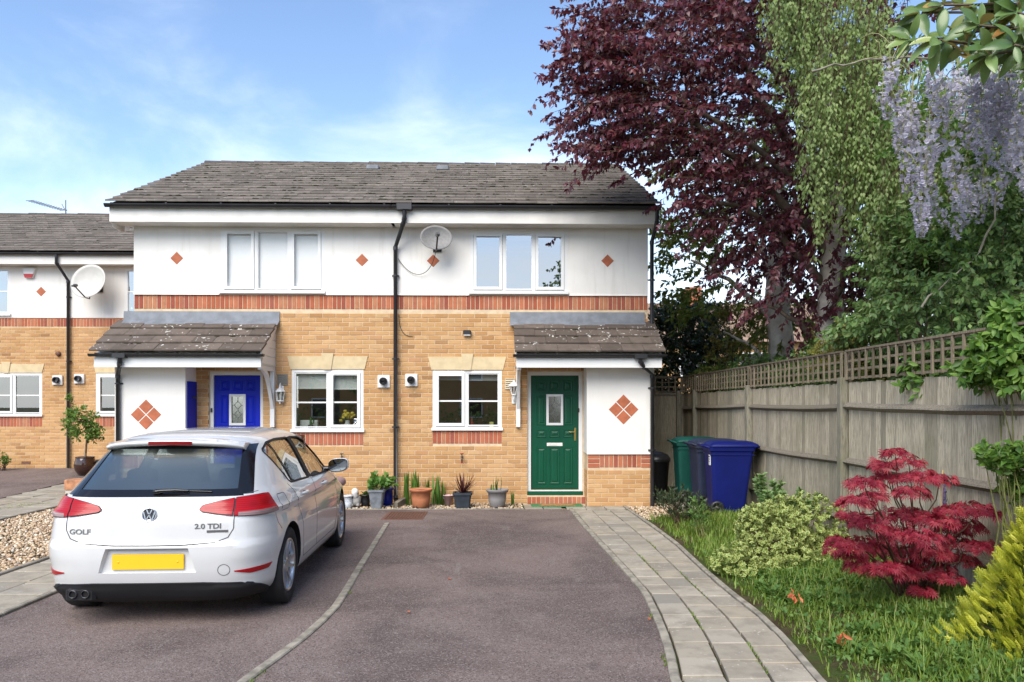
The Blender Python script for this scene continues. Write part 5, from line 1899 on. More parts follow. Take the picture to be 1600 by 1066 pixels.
# ------------------------------------------------------------------ on the house fronts
def dish(name, label, x, y, z, dia, aspect, m, tilt, turn, cable=None, arm_up=False):
    t = thing(name, label, 'satellite dish', (x, y, z), group='satellite dishes on the house fronts')
    M = Euler((tilt, 0, turn)).to_matrix()
    r = dia / 2; prof = []
    b = MB(); rings = []
    for i in range(9):
        f = i / 8; rad = r * f
        rings.append([M @ Vector((rad * math.cos(a), -.16 * dia * (f * f) , rad * aspect * math.sin(a))) for a in [2 * math.pi * j / 40 for j in range(40)]])
    back = [[M @ (M.inverted() @ p + Vector((0, .012, 0))) for p in rg] for rg in rings[::-1]]
    b.loft(rings[1:] + back[:-1], cap0=True, cap1=True)
    b.f = b.f; b.build('reflector', m, t)
    a = MB()
    e0 = M @ Vector((0, -.12 * dia, -r * aspect * .97)); e1 = M @ Vector((0, -.62 * dia, -r * aspect * (.72 if not arm_up else .15)))
    a.tube([M @ Vector((0, .03, 0)), M @ Vector((0, .03, -r * aspect * .9)), e0, e1], .014, 8); a.build('arm', m_blackp, t)
    l = MB(); d = (M @ Vector((0, 0, 0)) - e1).normalized()
    l.tube([e1, e1 + d * .05], .038, 12).tube([e1 + d * .051, e1 + d * .085], .030, 12); l.tube([e1 - d * .08, e1 - d * .001], .022, 8); l.build('receiver', plain('dish_grey', (.10, .10, .105), .5), t)
    k_ = MB(); k_.tube([(0, .03, -.02), (0, D - y - .03 if y < 14 else NY - y - .03, -.06)], .02, 8)
    k_.box(-.07, .07, (D if y < 14 else NY) - y - .045, (D if y < 14 else NY) - y - .0225, -.15, .05); k_.build('wall_bracket', m_blackp, t)
    if cable:
        MB().tube([(p[0] - x, p[1] - y, p[2] - z) for p in cable], .0055, 6).build('cable', m_blackp, t)
    return t


def bez(pts, n=20):
    pts = [Vector(p) for p in pts]; out = []
    for i in range(n + 1):
        q = list(pts); t = i / n
        while len(q) > 1: q = [a.lerp(b, t) for a, b in zip(q[:-1], q[1:])]
        out.append(q[0])
    return out


m_dishg = plain('dish_mesh_grey', (.24, .235, .23), .7, .1, 30, .25, 260, spec=.2)
m_dishw = plain('dish_pale', (.47, .46, .43), .5, .05, 6)
dx, dy, dz = at(681, 374, 12.86)
dish('satellite_dish', 'oval grey satellite dish on the white wall beside the shared drainpipe', dx, dy, dz, .53, .78, m_dishg, R(-8), R(10),
     bez([(dx - .01, 12.98, dz - .18), (dx - .12, 13.15, dz - .66), (dx - .45, 13.15, dz - .62), (wx(622, 13.15), 13.15, wz(404, -1.6, 13.15))]), True)
dx, dy, dz = at(143, 443, 18.0)
dish('satellite_dish', 'large pale round satellite dish on the house at the left edge', dx, dy, dz, .84, .98, m_dishw, R(-16), R(-8))

ab = thing('alarm_box', 'white and red alarm box high on the left-hand house', 'alarm box', (wx(44, NY - .1), NY - .022, wz(426, wx(44, NY), NY)))
MB().loft([[(-.155, 0, .10), (.155, 0, .10), (.09, 0, -.14), (-.09, 0, -.14)], [(-.145, -.07, .09), (.145, -.07, .09), (.08, -.07, -.13), (-.08, -.07, -.13)]], smooth=False).build('case', m_upvc, ab)
MB().loft([[(-.117, -.0705, -.045), (.117, -.0705, -.045), (.084, -.0705, -.134), (-.084, -.0705, -.134)], [(-.112, -.076, -.05), (.112, -.076, -.05), (.08, -.076, -.128), (-.08, -.076, -.128)]], smooth=False).build('red_strip', plain('alarm_red', (.45, .012, .02), .4), ab)
ax_, ay_, az_ = wx(98, 22.2), 22.35, 7.1
ae = thing('tv_aerial', 'thin slanting television aerial on the roof at the left edge', 'aerial', (ax_, ay_, az_))
ex_, ez_ = wx(46, 22.3) - ax_, wz(313, wx(46, 22.3), 22.3) - az_
MB().tube([(0, 0, -.15), (0, 0, .42)], .018, 6).build('mast', m_lead, ae)
bm2 = MB().tube([(.05, -.02, wz(329, ax_, 22.3) - az_), (ex_, -.02, ez_)], .012, 6); z_0 = wz(329, ax_, 22.3) - az_
bm2.build('boom', m_lead, ae)
el = MB()
for i in range(14):
    f = .05 + .95 * i / 13; c = Vector((ex_ * f, -.02, z_0 + (ez_ - z_0) * f)); el.tube([c + Vector((-.02, -.16, -.05)), c + Vector((.02, .16, .05))], .009, 5)
el.build('elements', m_lead, ae, kind='stuff')
MB().tube([(.02, 0, z_0 - .05), (-.12, .02, z_0 + .20)], .012, 5).build('reflector_bar', m_lead, ae)

m_lanternglass = glass_mat('lantern_glass', (.8, .82, .8), .12, 1.0)


def lantern_hex(x, z):
    t = thing('wall_lantern', 'white lantern hanging flat on the wall beside the left house window', 'wall lantern', (x, D - .10, z), group='white wall lanterns')
    MB().cbox(-.045, .045, .07, .098, -.12, .16, .008).tube([(0, .08, .12), (0, .02, .20), (0, 0, .17)], .012, 8).build('bracket', m_upvc, t)
    MB().lathe([(.0, .17), (.018, .165), (.02, .13), (.085, .075), (.09, .06), (.078, .058), (.0, .07)], 6, smooth=False).build('roof', m_upvc, t)
    MB().lathe([(.0, -.15), (.016, -.14), (.012, -.12), (.05, -.105), (.062, -.09), (.055, -.08), (.0, -.085)], 6, smooth=False).build('base', m_upvc, t)
    MB().lathe([(.052, -.082), (.072, .058)], 6, smooth=False).build('glass', m_lanternglass, t)
    b = MB()
    for i in range(6):
        a = 2 * math.pi * i / 6
        b.tube([(.054 * math.cos(a), .054 * math.sin(a), -.082), (.075 * math.cos(a), .075 * math.sin(a), .06)], .006, 5)
    b.build('bars', m_upvc, t)
    MB().lathe([(.0, -.08), (.02, -.08), (.022, 0), (.012, .03), (.0, .035)], 10).build('bulb', plain('bulb', (.7, .7, .66), .3), t)


lantern_hex(wx(440, D), wz(618, -4, D))
lx, lz = wx(803, D - .12), wz(607, .3, D)
t = thing('wall_lantern', 'white half lantern on a curved arm beside the green door', 'wall lantern', (lx, D - .13, lz), group='white wall lanterns')
MB().lathe([(.0, .14), (.012, .13), (.02, .11), (.085, .055), (.095, .035), (.08, .03), (.0, .04)], 8, smooth=False).build('roof', m_upvc, t)
MB().lathe([(.035, -.10), (.075, .031)], 8, smooth=False).build('glass', m_lanternglass, t)
b = MB()
for i in range(8):
    a = 2 * math.pi * i / 8; b.tube([(.037 * math.cos(a), .037 * math.sin(a), -.10), (.078 * math.cos(a), .078 * math.sin(a), .034)], .006, 5)
b.build('bars', m_upvc, t)
MB().lathe([(.0, -.13), (.03, -.125), (.045, -.105), (.035, -.098), (.0, -.1)], 10).build('base', m_upvc, t)
MB().tube(bez([(0, 0, -.12), (0, -.01, -.24), (0, .07, -.24), (0, .105, -.17)], 10), .011, 8).cbox(-.035, .035, .105, .128, -.26, -.12, .006).build('arm', m_upvc, t)

sl_ = thing('security_light', 'small black and white security light on the bricks above the right lower window', 'security light', (wx(730, D), D - .012, wz(521, -.4, D)))
MB().cbox(-.068, .068, -.07, 0, -.02, .048, .01).build('case', m_blackp, sl_)
MB().loft([[(-.058, -.012, -.05), (.058, -.012, -.05), (.062, -.012, -.021), (-.062, -.012, -.021)], [(-.05, -.055, -.045), (.05, -.055, -.045), (.058, -.062, -.021), (-.058, -.062, -.021)]], smooth=False).build('lens', m_upvc, sl_)
for px, py, hh in ((600, 596, hL), (643, 594, hR)):
    x, z = wx(px, D), wz(py, -2, D)
    fl = MB().cbox(x - .105, x + .105, D - .035, D - .0075, z - .105, z + .105, .008).build('flue', m_upvc, hh, world=True)
    fp = MB()
    for r0, r1, yo in ((.062, .052, -.10), (.040, .032, -.115), (.020, .0, -.12)):
        fp.lathe([(r0, 0), (r0, yo), (r1, yo), (r1, 0)], 20, (x, D - .036, z), 'y')
    fp.build('flue_pipe', m_blackp, fl, world=True)
for px, py, mt, hh in ((441.5, 593.5, plain('grey_vent', (.20, .20, .19), .7), hL), (797, 600, plain('cream_vent', (.50, .44, .32), .7), hR)):
    x, z = wx(px, D), wz(py, -2, D)
    v = MB(); frame_ring(v, x - .088, x + .088, z - .092, z + .092, .012, D - .022, D - .0075)
    vv = v.build('wall_vent', mt, hh, world=True)
    for k_ in range(5):
        zk = z - .076 + .034 * k_
        MB().prism([(D - .028, zk - .012), (D - .0215, zk - .014), (D - .0085, zk + .010), (D - .0085, zk + .014)], 'x', x - .076, x + .076).build('louvre', mt, vv, world=True)
m_tapred = plain('tap_red', (.30, .02, .015), .5)
for px, py, lab, mt in ((535, 716, 'small dark outside tap low on the bricks to the right of the car', m_blackp), (722, 716, 'outside tap with red end low on the bricks under the right window', m_tapred)):
    x, z = wx(px, D), wz(py, -1, D)
    tp = thing('outside_tap', lab, 'tap', (x, D - .01, z), group='outside taps')
    MB().tube([(0, 0, .02), (0, -.07, .02), (0, -.085, .0), (0, -.085, -.05)], .014, 8).tube([(0, -.05, .02), (0, -.05, .075)], .008, 6).build('spout', m_blackp, tp)
    MB().tube([(-.03, -.05, .08), (.03, -.05, .08)], .010, 6).tube([(0, -.085, -.052), (0, -.085, -.085)], .016, 8).build('tap_head', mt, tp)
# cable loop below the shared pipe
MB().tube(bez([(mx + .05, D - .02, 3.2), (mx + .05, D - .02, 2.9), (mx + .16, D - .02, 2.82), (mx + .28, D - .02, 2.84)], 12), .005, 5).build('cable', m_blackp, hR, world=True)
# a security bell push beside the green door
xb = wx(904, D + .03)
MB().cbox(xb - .014, xb + .014, D + .034, D + .054, wz(641, 1.4, D) - .035, wz(641, 1.4, D) + .035, .004).build('bell_push', m_blackp, hR, world=True)
xb = wx(330, D + .03)
MB().cbox(xb - .014, xb + .014, D + .034, D + .054, 1.55, 1.62, .004).build('bell_push', m_blackp, hL, world=True)

# doormat
mt_ = thing('doormat', 'green doormat with a brown shape on the slabs before the green door', 'doormat', (wx(870, 12.75), 12.79, .014))
MB().cbox(-.42, .42, -.18, .15, 0, .014, .006).build('mat', plain('mat_green', (.05, .17, .06), .95, .3, 40, .5, 200), mt_)
pl_ = [(-.30, -.09), (-.18, -.14), (-.05, -.10), (.02, -.15), (.12, -.10), (.30, -.12), (.26, -.02), (.33, .06), (.15, .05), (.05, .12), (-.06, .05), (-.22, .10), (-.24, .0)]
MB().prism(pl_, 'z', .0145, .019).build('motif', plain('mat_brown', (.36, .16, .06), .95, .3, 40), mt_)

# things on the window sills
wx_, wy_ = wx(545, D + .2), D + .19
zs_ = wz(668, -3, D) + .0
vs_ = thing('vase', 'small vase of yellow flowers inside the left house window', 'vase of flowers', (wx(543, wy_), wy_, zs_ - .03), group='things on the window sills')
MB().lathe([(.0, 0), (.045, 0), (.06, .06), (.035, .13), (.04, .15)], 14).build('pot', m_upvc, vs_)
fl_ = MB()
for i in range(16):
    v = Vector((random.gauss(0, .06), random.gauss(0, .03), .23 + random.gauss(0, .035))); fl_.sell(v, (.035, .03, .026), .9, 8, 5)
fl_.build('flowers', plain('yellow_petals', (.80, .60, .08), .7), vs_)
st_ = MB()
for i in range(7): st_.tube([(0, 0, .12), (random.gauss(0, .05), random.gauss(0, .02), .22)], .005, 5)
st_.build('stems', m_gtwig, vs_)
MB().cbox(-.15, .15, -.05, .05, 0, .15, .01).build('storage_box', m_blind)
bx_ = bpy.data.objects['storage_box']; bx_.location = (wx(482, wy_), wy_ + .06, zs_ - .03); tag(bx_, 'low white box on the sill inside the left house window', 'box', 'things on the window sills')
cp = thing('cactus', 'small upright green cactus in a dark pot inside the left house window', 'cactus', (wx(485, wy_ - .08), wy_ - .06, zs_ - .03), group='things on the window sills')
MB().lathe([(.0, 0), (.04, 0), (.05, .07), (.0, .065)], 12).build('pot', m_blackp, cp)
MB().tube([(0, 0, .06), (0, 0, .20)], [.022, .018], 8).tube([(.01, 0, .09), (.05, 0, .10), (.055, 0, .16)], .013, 7).build('stem', plain('cactus_green', (.05, .14, .04), .7), cp)
zr_ = wz(666, 0, D) - .03
b_ = MB().cbox(-.035, .035, -.03, .03, 0, .10, .004).build('packet', plain('packet_yellow', (.72, .66, .22), .6)); b_.location = (wx(768, wy_), wy_ - .06, zr_)
tag(b_, 'small pale yellow packet inside the right house window', 'packet', 'things on the window sills')
b_ = MB().lathe([(.0, 0), (.03, 0), (.036, .04), (.028, .10), (.012, .13), (.012, .18), (.0, .18)], 12).build('red_bottle', plain('bottle_red', (.35, .012, .03), .3)); b_.location = (wx(737, wy_), wy_ - .04, zr_)
tag(b_, 'dark red bottle standing inside the right house window', 'bottle', 'things on the window sills')

# pots
m_clay = plain('clay_pot', (.44, .165, .075), .75, .12, 9, .1, 90)
m_potgrey = plain('grey_pot', (.235, .225, .225), .6, .08, 6)
m_potslate = plain('slate_pot', (.155, .17, .19), .55, .25, 14)
m_cobalt = plain('cobalt_glaze', (.006, .02, .26), .12, .15, 6, coat=.6)
m_potdark = plain('dark_blue_pot', (.022, .030, .042), .55, .25, 12)
m_pink = plain('pink_bucket', (.62, .42, .42), .6, .06, 8)
m_bglaze = plain('brown_glaze', (.035, .014, .010), .15, .25, 6, coat=.6)
m_cpot = plain('compost', (.03, .022, .015), 1.0, .4, 40, .5, 60)


def round_pot(t, r0, r1, h, mat, rim=.02, band=.05):
    MB().lathe([(.0, 0), (r0, 0), (r0 + .008, .006), (r0 + (r1 - r0) * .55, h * .45), (r1 - .012, h - band), (r1 + rim * .3, h - band + .004), (r1 + rim, h - .012), (r1 + rim, h), (r1 - .004, h), (r1 - .02, h - .03), (.0, h - .032)], 28).build('pot', mat, t)
    MB().lathe([(r1 - .022, h - .028), (r1 * .5, h - .018), (.0, h - .012)], 20).build('compost', m_cpot, t)


def square_pot(t, a0, a1, h, mat, rim=.018):
    def sq(a, z, c=.02): return [(-a + c, -a, z), (a - c, -a, z), (a, -a + c, z), (a, a - c, z), (a - c, a, z), (-a + c, a, z), (-a, a - c, z), (-a, -a + c, z)]
    MB().loft([sq(a0, 0), sq(a1, h - .04), sq(a1 + rim, h - .036), sq(a1 + rim, h), sq(a1 - .01, h), sq(a1 - .015, h - .03)], smooth=False).build('pot', mat, t)
    MB().loft([sq(a1 - .016, h - .026), sq(a1 * .4, h - .016)], smooth=False).build('compost', m_cpot, t)


def pot_at(name, label, cat, px, Y, z=.012, group='potted plants along the house front'):
    return thing(name, label, cat, (wx(px, Y), Y, z), group=group)


p_terra = pot_at('potted_plant', 'terracotta pot in front of tall green iris leaves', 'flower pot', 657.5, 12.64)
round_pot(p_terra, .125, .172, .30, m_clay)
p_grey = pot_at('potted_plant', 'round grey pot with a few green shoots, nearest the green door', 'flower pot', 777, 12.66)
round_pot(p_grey, .115, .165, .285, m_potgrey)
p_slate = pot_at('potted_plant', 'grey-blue tapered pot with a leafy bush beside the drainpipe', 'flower pot', 589, 12.58)
square_pot(p_slate, .085, .118, .30, m_potslate)
p_cob = pot_at('potted_plant', 'glossy cobalt blue pot tucked behind the grey-blue pot', 'flower pot', 605.5, 12.92)
round_pot(p_cob, .075, .105, .29, m_cobalt, .012, .04)
p_dark = pot_at('potted_plant', 'dark square pot holding a spiky red-brown plant', 'flower pot', 723, 12.62)
square_pot(p_dark, .115, .140, .245, m_potdark)
p_pink = pot_at('flower_pot', 'small pale pink bucket between the iris and the dark square pot', 'bucket', 701, 12.92)
MB().lathe([(.0, 0), (.065, 0), (.088, .155), (.092, .155), (.092, .165), (.082, .165), (.06, .02), (.0, .02)], 24).build('pot', m_pink, p_pink)
MB().tube(bez([(-.09, 0, .15), (-.09, -.08, .06), (.09, -.08, .06), (.09, 0, .15)], 12), .003, 5).build('handle', m_silver, p_pink)
p_suc = pot_at('potted_plant', 'small black pot with a low green rosette plant beside the stone animal', 'flower pot', 571, 12.80)
round_pot(p_suc, .06, .085, .19, m_blackp, .008, .03)
p_bw = pot_at('flower_pot', 'small blue and white patterned pot at the end of the gravel strip by the car', 'flower pot', 544, 12.62)
t_ = NT('blue_white_glaze'); v_ = t_.new('TexVoronoi'); v_.inputs['Scale'].default_value = 45; t_.link(t_.pos(), v_.inputs['Vector'])
m_bw = t_.done(t_.mix(t_.rng(v_.outputs['Distance'], .25, .32), (.10, .16, .36), (.62, .65, .68)), .2, coat=.5)
round_pot(p_bw, .06, .072, .20, m_bw, .006, .03)
orn = pot_at('garden_ornament', 'grey stone animal ornament with a pale round head among the small pots', 'garden ornament', 556, 12.70)
m_orn = plain('ornament_stone', (.26, .25, .24), .9, .3, 14, .3, 60); m_orn2 = plain('ornament_pale', (.62, .60, .57), .8, .1, 14)
o_ = MB().sell((0, .02, .10), (.085, .10, .10), .85).sell((-.05, -.06, .035), (.03, .05, .03), .8).sell((.05, -.06, .035), (.03, .05, .03), .8).sell((.0, -.03, .17), (.05, .05, .05), .9)
o_.tube([(-.02, .01, .20), (-.035, .06, .22)], [.016, .008], 6).tube([(.02, .01, .20), (.035, .06, .22)], [.016, .008], 6); o_.build('body', m_orn, orn)
MB().sell((-.01, -.02, .245), (.058, .05, .062), .95).build('head', m_orn2, orn)
lg = MB(); p0, p1 = Vector((wx(619, 12.56), 12.55, .05)), Vector((wx(632, 12.95), 12.98, .06))
d_ = (p1 - p0).normalized(); s_ = Vector((d_.y, -d_.x, 0)) * .028
lg.loft([[p - s_ + Vector((0, 0, -.05)), p - s_ + Vector((0, 0, h_)), p + s_ + Vector((0, 0, h_ - .012)), p + s_ + Vector((0, 0, -.05))] for p, h_ in ((p0, .055), (p0.lerp(p1, .5), .07), (p1, .075))], smooth=False)
tag(lg.build('timber_edging', m_rail), 'short slanting piece of old timber on the gravel between the pots', 'timber')
pm = thing('potted_tree', 'small round-headed tree in a glossy brown pot before the house at the left edge', 'potted tree', (wx(133, 17.0), 17.0, .165))
MB().lathe([(.0, 0), (.13, 0), (.20, .10), (.225, .22), (.19, .36), (.185, .375), (.20, .385), (.19, .395), (.165, .37), (.0, .36)], 28).build('pot', m_bglaze, pm)
cr = thing('crate', 'black plastic tub with rim behind the white car, next to the brown pot', 'tub', (wx(158, 17.3), 17.3, .17))
MB().loft([[(sx * a, sy * b_, z) for sx, sy in ((-1, -1), (1, -1), (1, 1), (-1, 1))] for a, b_, z in ((.24, .18, 0), (.29, .22, .24), (.32, .25, .245), (.32, .25, .29), (.28, .21, .29), (.27, .2, .2))], smooth=False).build('body', m_blackp, cr)
MB().box(-.325, -.29, -.08, .08, .20, .235).box(.29, .325, -.08, .08, .20, .235).build('handle', m_blackp, cr)
gx_, gy_ = gnd(115, 783)
tb = thing('planter', 'low weathered block of terracotta and pale stone standing on the paving left of the car', 'planter block', (gx_, gy_ + .18, left_z(gx_, gy_)))
MB().cbox(-.17, .17, -.15, .15, 0, .15, .012).build('stone_base', plain('old_stone', (.46, .42, .36), .95, .3, 12, .5, 40), tb)
MB().cbox(-.18, .18, -.16, .16, .151, .33, .015).build('terracotta_top', plain('old_terracotta', (.40, .19, .10), .95, .35, 9, .4, 50), tb)
cane = MB().tube([(wx(1466, 5.98), 5.98, .05), (wx(1473, 6.02), 6.02, wz(735, 3.4, 5.98))], .006, 6).build('bamboo_cane', plain('cane', (.45, .33, .15), .7))
tag(cane, 'thin bamboo cane standing upright behind the red maple', 'cane')
# ------------------------------------------------------------------ plants
def lerp_poly(P, i, t):
    K = P.shape[1]; f = t * (K - 1); a = np.minimum(f.astype(int), K - 2); u = (f - a)[:, None]
    p = P[i, a] * (1 - u) + P[i, a + 1] * u
    return p, nrm(P[i, a + 1] - P[i, a])


def arcs(P0, Dv, L, droop, K=6, wob=.05):
    t = np.linspace(0, 1, K)[None, :, None]
    L = np.broadcast_to(np.asarray(L, float), (len(P0),))[:, None, None]
    P = P0[:, None, :] + Dv[:, None, :] * L * t + np.array([0, 0, -1.0]) * (np.asarray(droop) * L) * t ** 2
    return P + wob * L * rng.normal(size=(len(P0), K, 3)) * t


def leaves_along(P, per, hang=.5, spread=.9, fwd=.5, t0=.1, up=(-.28, -.50, .75), upn=.8):
    M = len(P); i = np.repeat(np.arange(M), per); n = len(i)
    t = t0 + (1 - t0) * rng.random(n)
    p, tg = lerp_poly(P, i, t)
    r = unit(n); r = nrm(r - tg * np.sum(r * tg, -1, keepdims=True))
    tip = nrm(tg * fwd + r * spread + np.array([0, 0, -hang]))
    nor = np.array(up) * 1.0 + upn * rng.normal(size=(n, 3))
    return p, basis(tip, nor)


def in_ells(E, n, shell=.55):
    """points in a union of ellipsoids (cx,cy,cz,rx,ry,rz), more of them towards the outside"""
    E = np.asarray(E, float); vol = (E[:, 3] * E[:, 4] * E[:, 5]) ** .8; k = rng.choice(len(E), n, p=vol / vol.sum())
    return E[k, :3] + unit(n) * (rng.random(n) ** shell)[:, None] * E[k, 3:], k


def limb(p, q, sag=.15, K=8, jit=.06):
    p, q = np.asarray(p, float), np.asarray(q, float); L = np.linalg.norm(q - p)
    t = np.linspace(0, 1, K)[:, None]
    P = p + (q - p) * t + np.array([0, 0, 1.0]) * (sag * L * np.sin(np.pi * t))
    P[1:-1] += rng.normal(size=(K - 2, 3)) * jit * L * .3
    return P


def px_ell(px, py, Y, rpx, rpz, ry):
    X = wx(px, Y); s = Y / F
    return (X, Y, wz(py, X, Y), rpx * s, ry, rpz * s)


# --- purple-leaved tree behind the fence --------------------------
m_plum = leaf_mat('purple_leaf', [(0, (.060, .020, .032)), (.3, (.115, .028, .050)), (.6, (.165, .040, .064)), (.85, (.19, .06, .055)), (1, (.23, .14, .155))], .38, .30, (.24, .02, .02), spec=.55)
tp = (wx(1302, 11.9), 11.9, 0)
tree = thing('purple_tree', 'tall dark purple-leaved tree behind the fence, overhanging the roof', 'tree', tp)
E = [px_ell(1160, 95, 11.8, 250, 190, 2.1), px_ell(1268, 320, 11.9, 132, 148, 1.7), px_ell(1262, 538, 12.4, 62, 34, .7), px_ell(1010, 150, 11.6, 125, 115, 1.0),
     px_ell(1150, 268, 11.7, 82, 76, 1.2), px_ell(1190, -110, 11.9, 270, 150, 2.2), px_ell(1335, 440, 11.6, 70, 95, .9), px_ell(1345, 250, 12.2, 70, 160, 1.4),
     px_ell(960, 60, 11.6, 70, 60, .7), px_ell(1000, 230, 11.5, 90, 40, .7)]
P0, k_ = in_ells(E, 2050, .5)
ctr = np.array([tp[0], tp[1], 5.5]); dv = nrm(P0 - ctr); dv[:, 2] *= .55; dv = nrm(dv + .45 * unit(len(P0)) + np.array([-.12, -.05, -.02]))
PT = arcs(P0, dv, rng.uniform(.45, .95, len(P0)), .28)
def clear_of_house(p): return ~((p[..., 0] < XR + .35) & (p[..., 1] > 12.45) & (p[..., 2] < EAVE_Z + .55 + np.maximum(p[..., 1] - EAVE_Y, 0) * .46))
PT = PT[np.all(clear_of_house(PT), axis=1) & np.all(PT[..., 2] > 2.15, axis=1)]
# sprays that reach out over the roof on the left
sp_ = []
for px, py, l, n in ((945, 70, .9, 8), (915, 110, .75, 6), (905, 155, .8, 7), (900, 185, .8, 8), (935, 215, .8, 9), (925, 245, .7, 7), (900, 95, .6, 5), (965, 20, .7, 7), (1030, 280, .6, 7), (1010, 258, .5, 5), (1062, 325, .6, 7), (1095, 365, .5, 5),
                     (1125, 430, .5, 5), (1150, 465, .45, 5), (960, 180, .7, 8), (995, 212, .6, 7), (950, 130, .7, 8), (1012, 312, .4, 3), (945, 280, .30, 2), (920, 60, .6, 4), (935, 15, .6, 5)):
    for _ in range(n):
        Y = rng.uniform(11.0, 12.1); x = wx(px + 22 + rng.normal() * 14, Y); sp_.append(((x + .25, Y, wz(py + rng.normal() * 12, x, Y) + .08), l * rng.uniform(.7, 1.15)))
PS = np.array([s[0] for s in sp_]); LS = np.array([s[1] for s in sp_])
dS = nrm(np.array([-1.0, -.1, .0]) + .28 * rng.normal(size=(len(PS), 3)))
PS = arcs(PS, dS, LS, .30, wob=.03)
PS = PS[np.all(clear_of_house(PS), axis=1)]
p1, b1 = leaves_along(PT, 30, hang=.55, upn=1.0); p2, b2 = leaves_along(PS, 20, hang=.75, spread=.6, upn=1.0)
p_, b_ = np.concatenate([p1, p2]), np.concatenate([b1, b2])
ok = clear_of_house(p_) & ~((p_[:, 0] < FX + .1) & (p_[:, 2] < 2.3)); p_, b_ = p_[ok], b_[ok]; n = len(p_)
scatter('crown', *LEAF4, p_, b_, m_plum, tree, size=np.stack([rng.uniform(.06, .095, n), rng.uniform(.075, .115, n), rng.uniform(.06, .09, n)], -1))
G = [(PT, .007, .002, 3), (PS, .008, .002, 3)]
tubes_obj('twigs', G, m_twig, tree, kind='stuff')
tk = MB().tube([tp, (tp[0] - .03, tp[1], 1.6), (tp[0] - .06, tp[1] - .02, 3.0), (tp[0] + .03, tp[1] + .03, 4.4), (tp[0] - .10, tp[1], 6.0), (tp[0] - .2, tp[1], 8.2)], [.26, .225, .20, .18, .13, .05], 14)
tk.build('trunk', m_palebark, tree, world=True)
for tgt, z0_, r_ in (((wx(1010, 11.6), 11.6, 6.3), 3.9, .085), ((wx(1150, 11.4), 11.4, 6.9), 4.3, .10), ((wx(1100, 11.7), 11.7, 4.9), 3.4, .07), ((wx(930, 11.5), 11.5, 6.4), 4.9, .06), ((wx(1240, 11.0), 11.0, 7.4), 4.8, .09),
                     ((wx(1370, 12.2), 12.4, 6.4), 4.2, .08), ((wx(1060, 11.9), 11.9, 8.3), 5.6, .07), ((wx(1300, 12.8), 12.9, 8.6), 5.8, .08), ((wx(1180, 12.4), 12.4, 3.3), 2.5, .06), ((wx(1330, 11.2), 11.2, 3.9), 2.9, .06)):
    L_ = limb((tp[0] - .03, tp[1], z0_), tgt, .10)
    MB().tube([tuple(v) for v in L_], r_, 8, r_ * .3).build('branch', m_bark, tree, world=True)

# --- green tree further back, beside the house --------------------
m_lgreen = leaf_mat('light_green_leaf', [(0, (.09, .15, .03)), (.4, (.14, .22, .045)), (.75, (.21, .28, .06)), (1, (.32, .30, .08))], .45, .45, (.30, .34, .05))
gp = (wx(1216, 14.6), 14.6, 0)
gt = thing('green_tree', 'pale-trunked tree with loose light green leaves beyond the end of the fence', 'tree', gp)
E = [px_ell(1110, 380, 15.5, 90, 60, 1.3), px_ell(1090, 460, 15.8, 55, 35, .9), px_ell(1180, 300, 15.5, 120, 110, 1.6), px_ell(1230, 470, 14.8, 90, 60, 1.2), px_ell(1280, 180, 15.8, 130, 160, 1.8), px_ell(1060, 345, 15.8, 45, 40, .8), px_ell(1260, 530, 14.2, 60, 30, .8), px_ell(1060, 240, 15.8, 70, 60, 1.0)]
P0, _ = in_ells(E, 760, .5); dv = nrm(P0 - np.array([gp[0], gp[1], 4.0])); dv = nrm(dv + .5 * unit(len(P0)))
PT = arcs(P0, dv, rng.uniform(.35, .75, len(P0)), .3); PT = PT[np.all(clear_of_house(PT), axis=1) & np.all(PT[..., 0] > XR + .45, axis=1)]
p_, b_ = leaves_along(PT, 20, hang=.5, upn=1.0); n = len(p_)
scatter('crown', *LEAF4, p_, b_, m_lgreen, gt, size=np.stack([rng.uniform(.07, .10, n), rng.uniform(.10, .15, n), rng.uniform(.06, .1, n)], -1))
tubes_obj('twigs', [(PT, .007, .002, 3)], m_twig, gt, kind='stuff')
MB().tube([gp, (gp[0], gp[1], 1.8), (gp[0] + .06, gp[1], 2.9), (gp[0] - .04, gp[1], 3.7), (gp[0] + .03, gp[1] + .1, 5.2), (gp[0] + .2, gp[1] + .3, 7.0)], [.26, .24, .23, .21, .13, .05], 14).build('trunk', m_palebark, gt, world=True)
for tgt, z0_, r_ in (((wx(1080, 15.6), 15.6, 4.6), 3.2, .07), ((wx(1150, 15.5), 15.5, 6.2), 3.7, .08), ((wx(1300, 15.6), 15.6, 6.6), 3.6, .08), ((wx(1130, 15.0), 15.0, 3.1), 2.3, .05), ((wx(1258, 14.2), 14.2, 3.9), 3.3, .07)):
    MB().tube([tuple(v) for v in limb((gp[0], gp[1], z0_), tgt, .08)], r_, 8, r_ * .3).build('branch', m_palebark, gt, world=True)

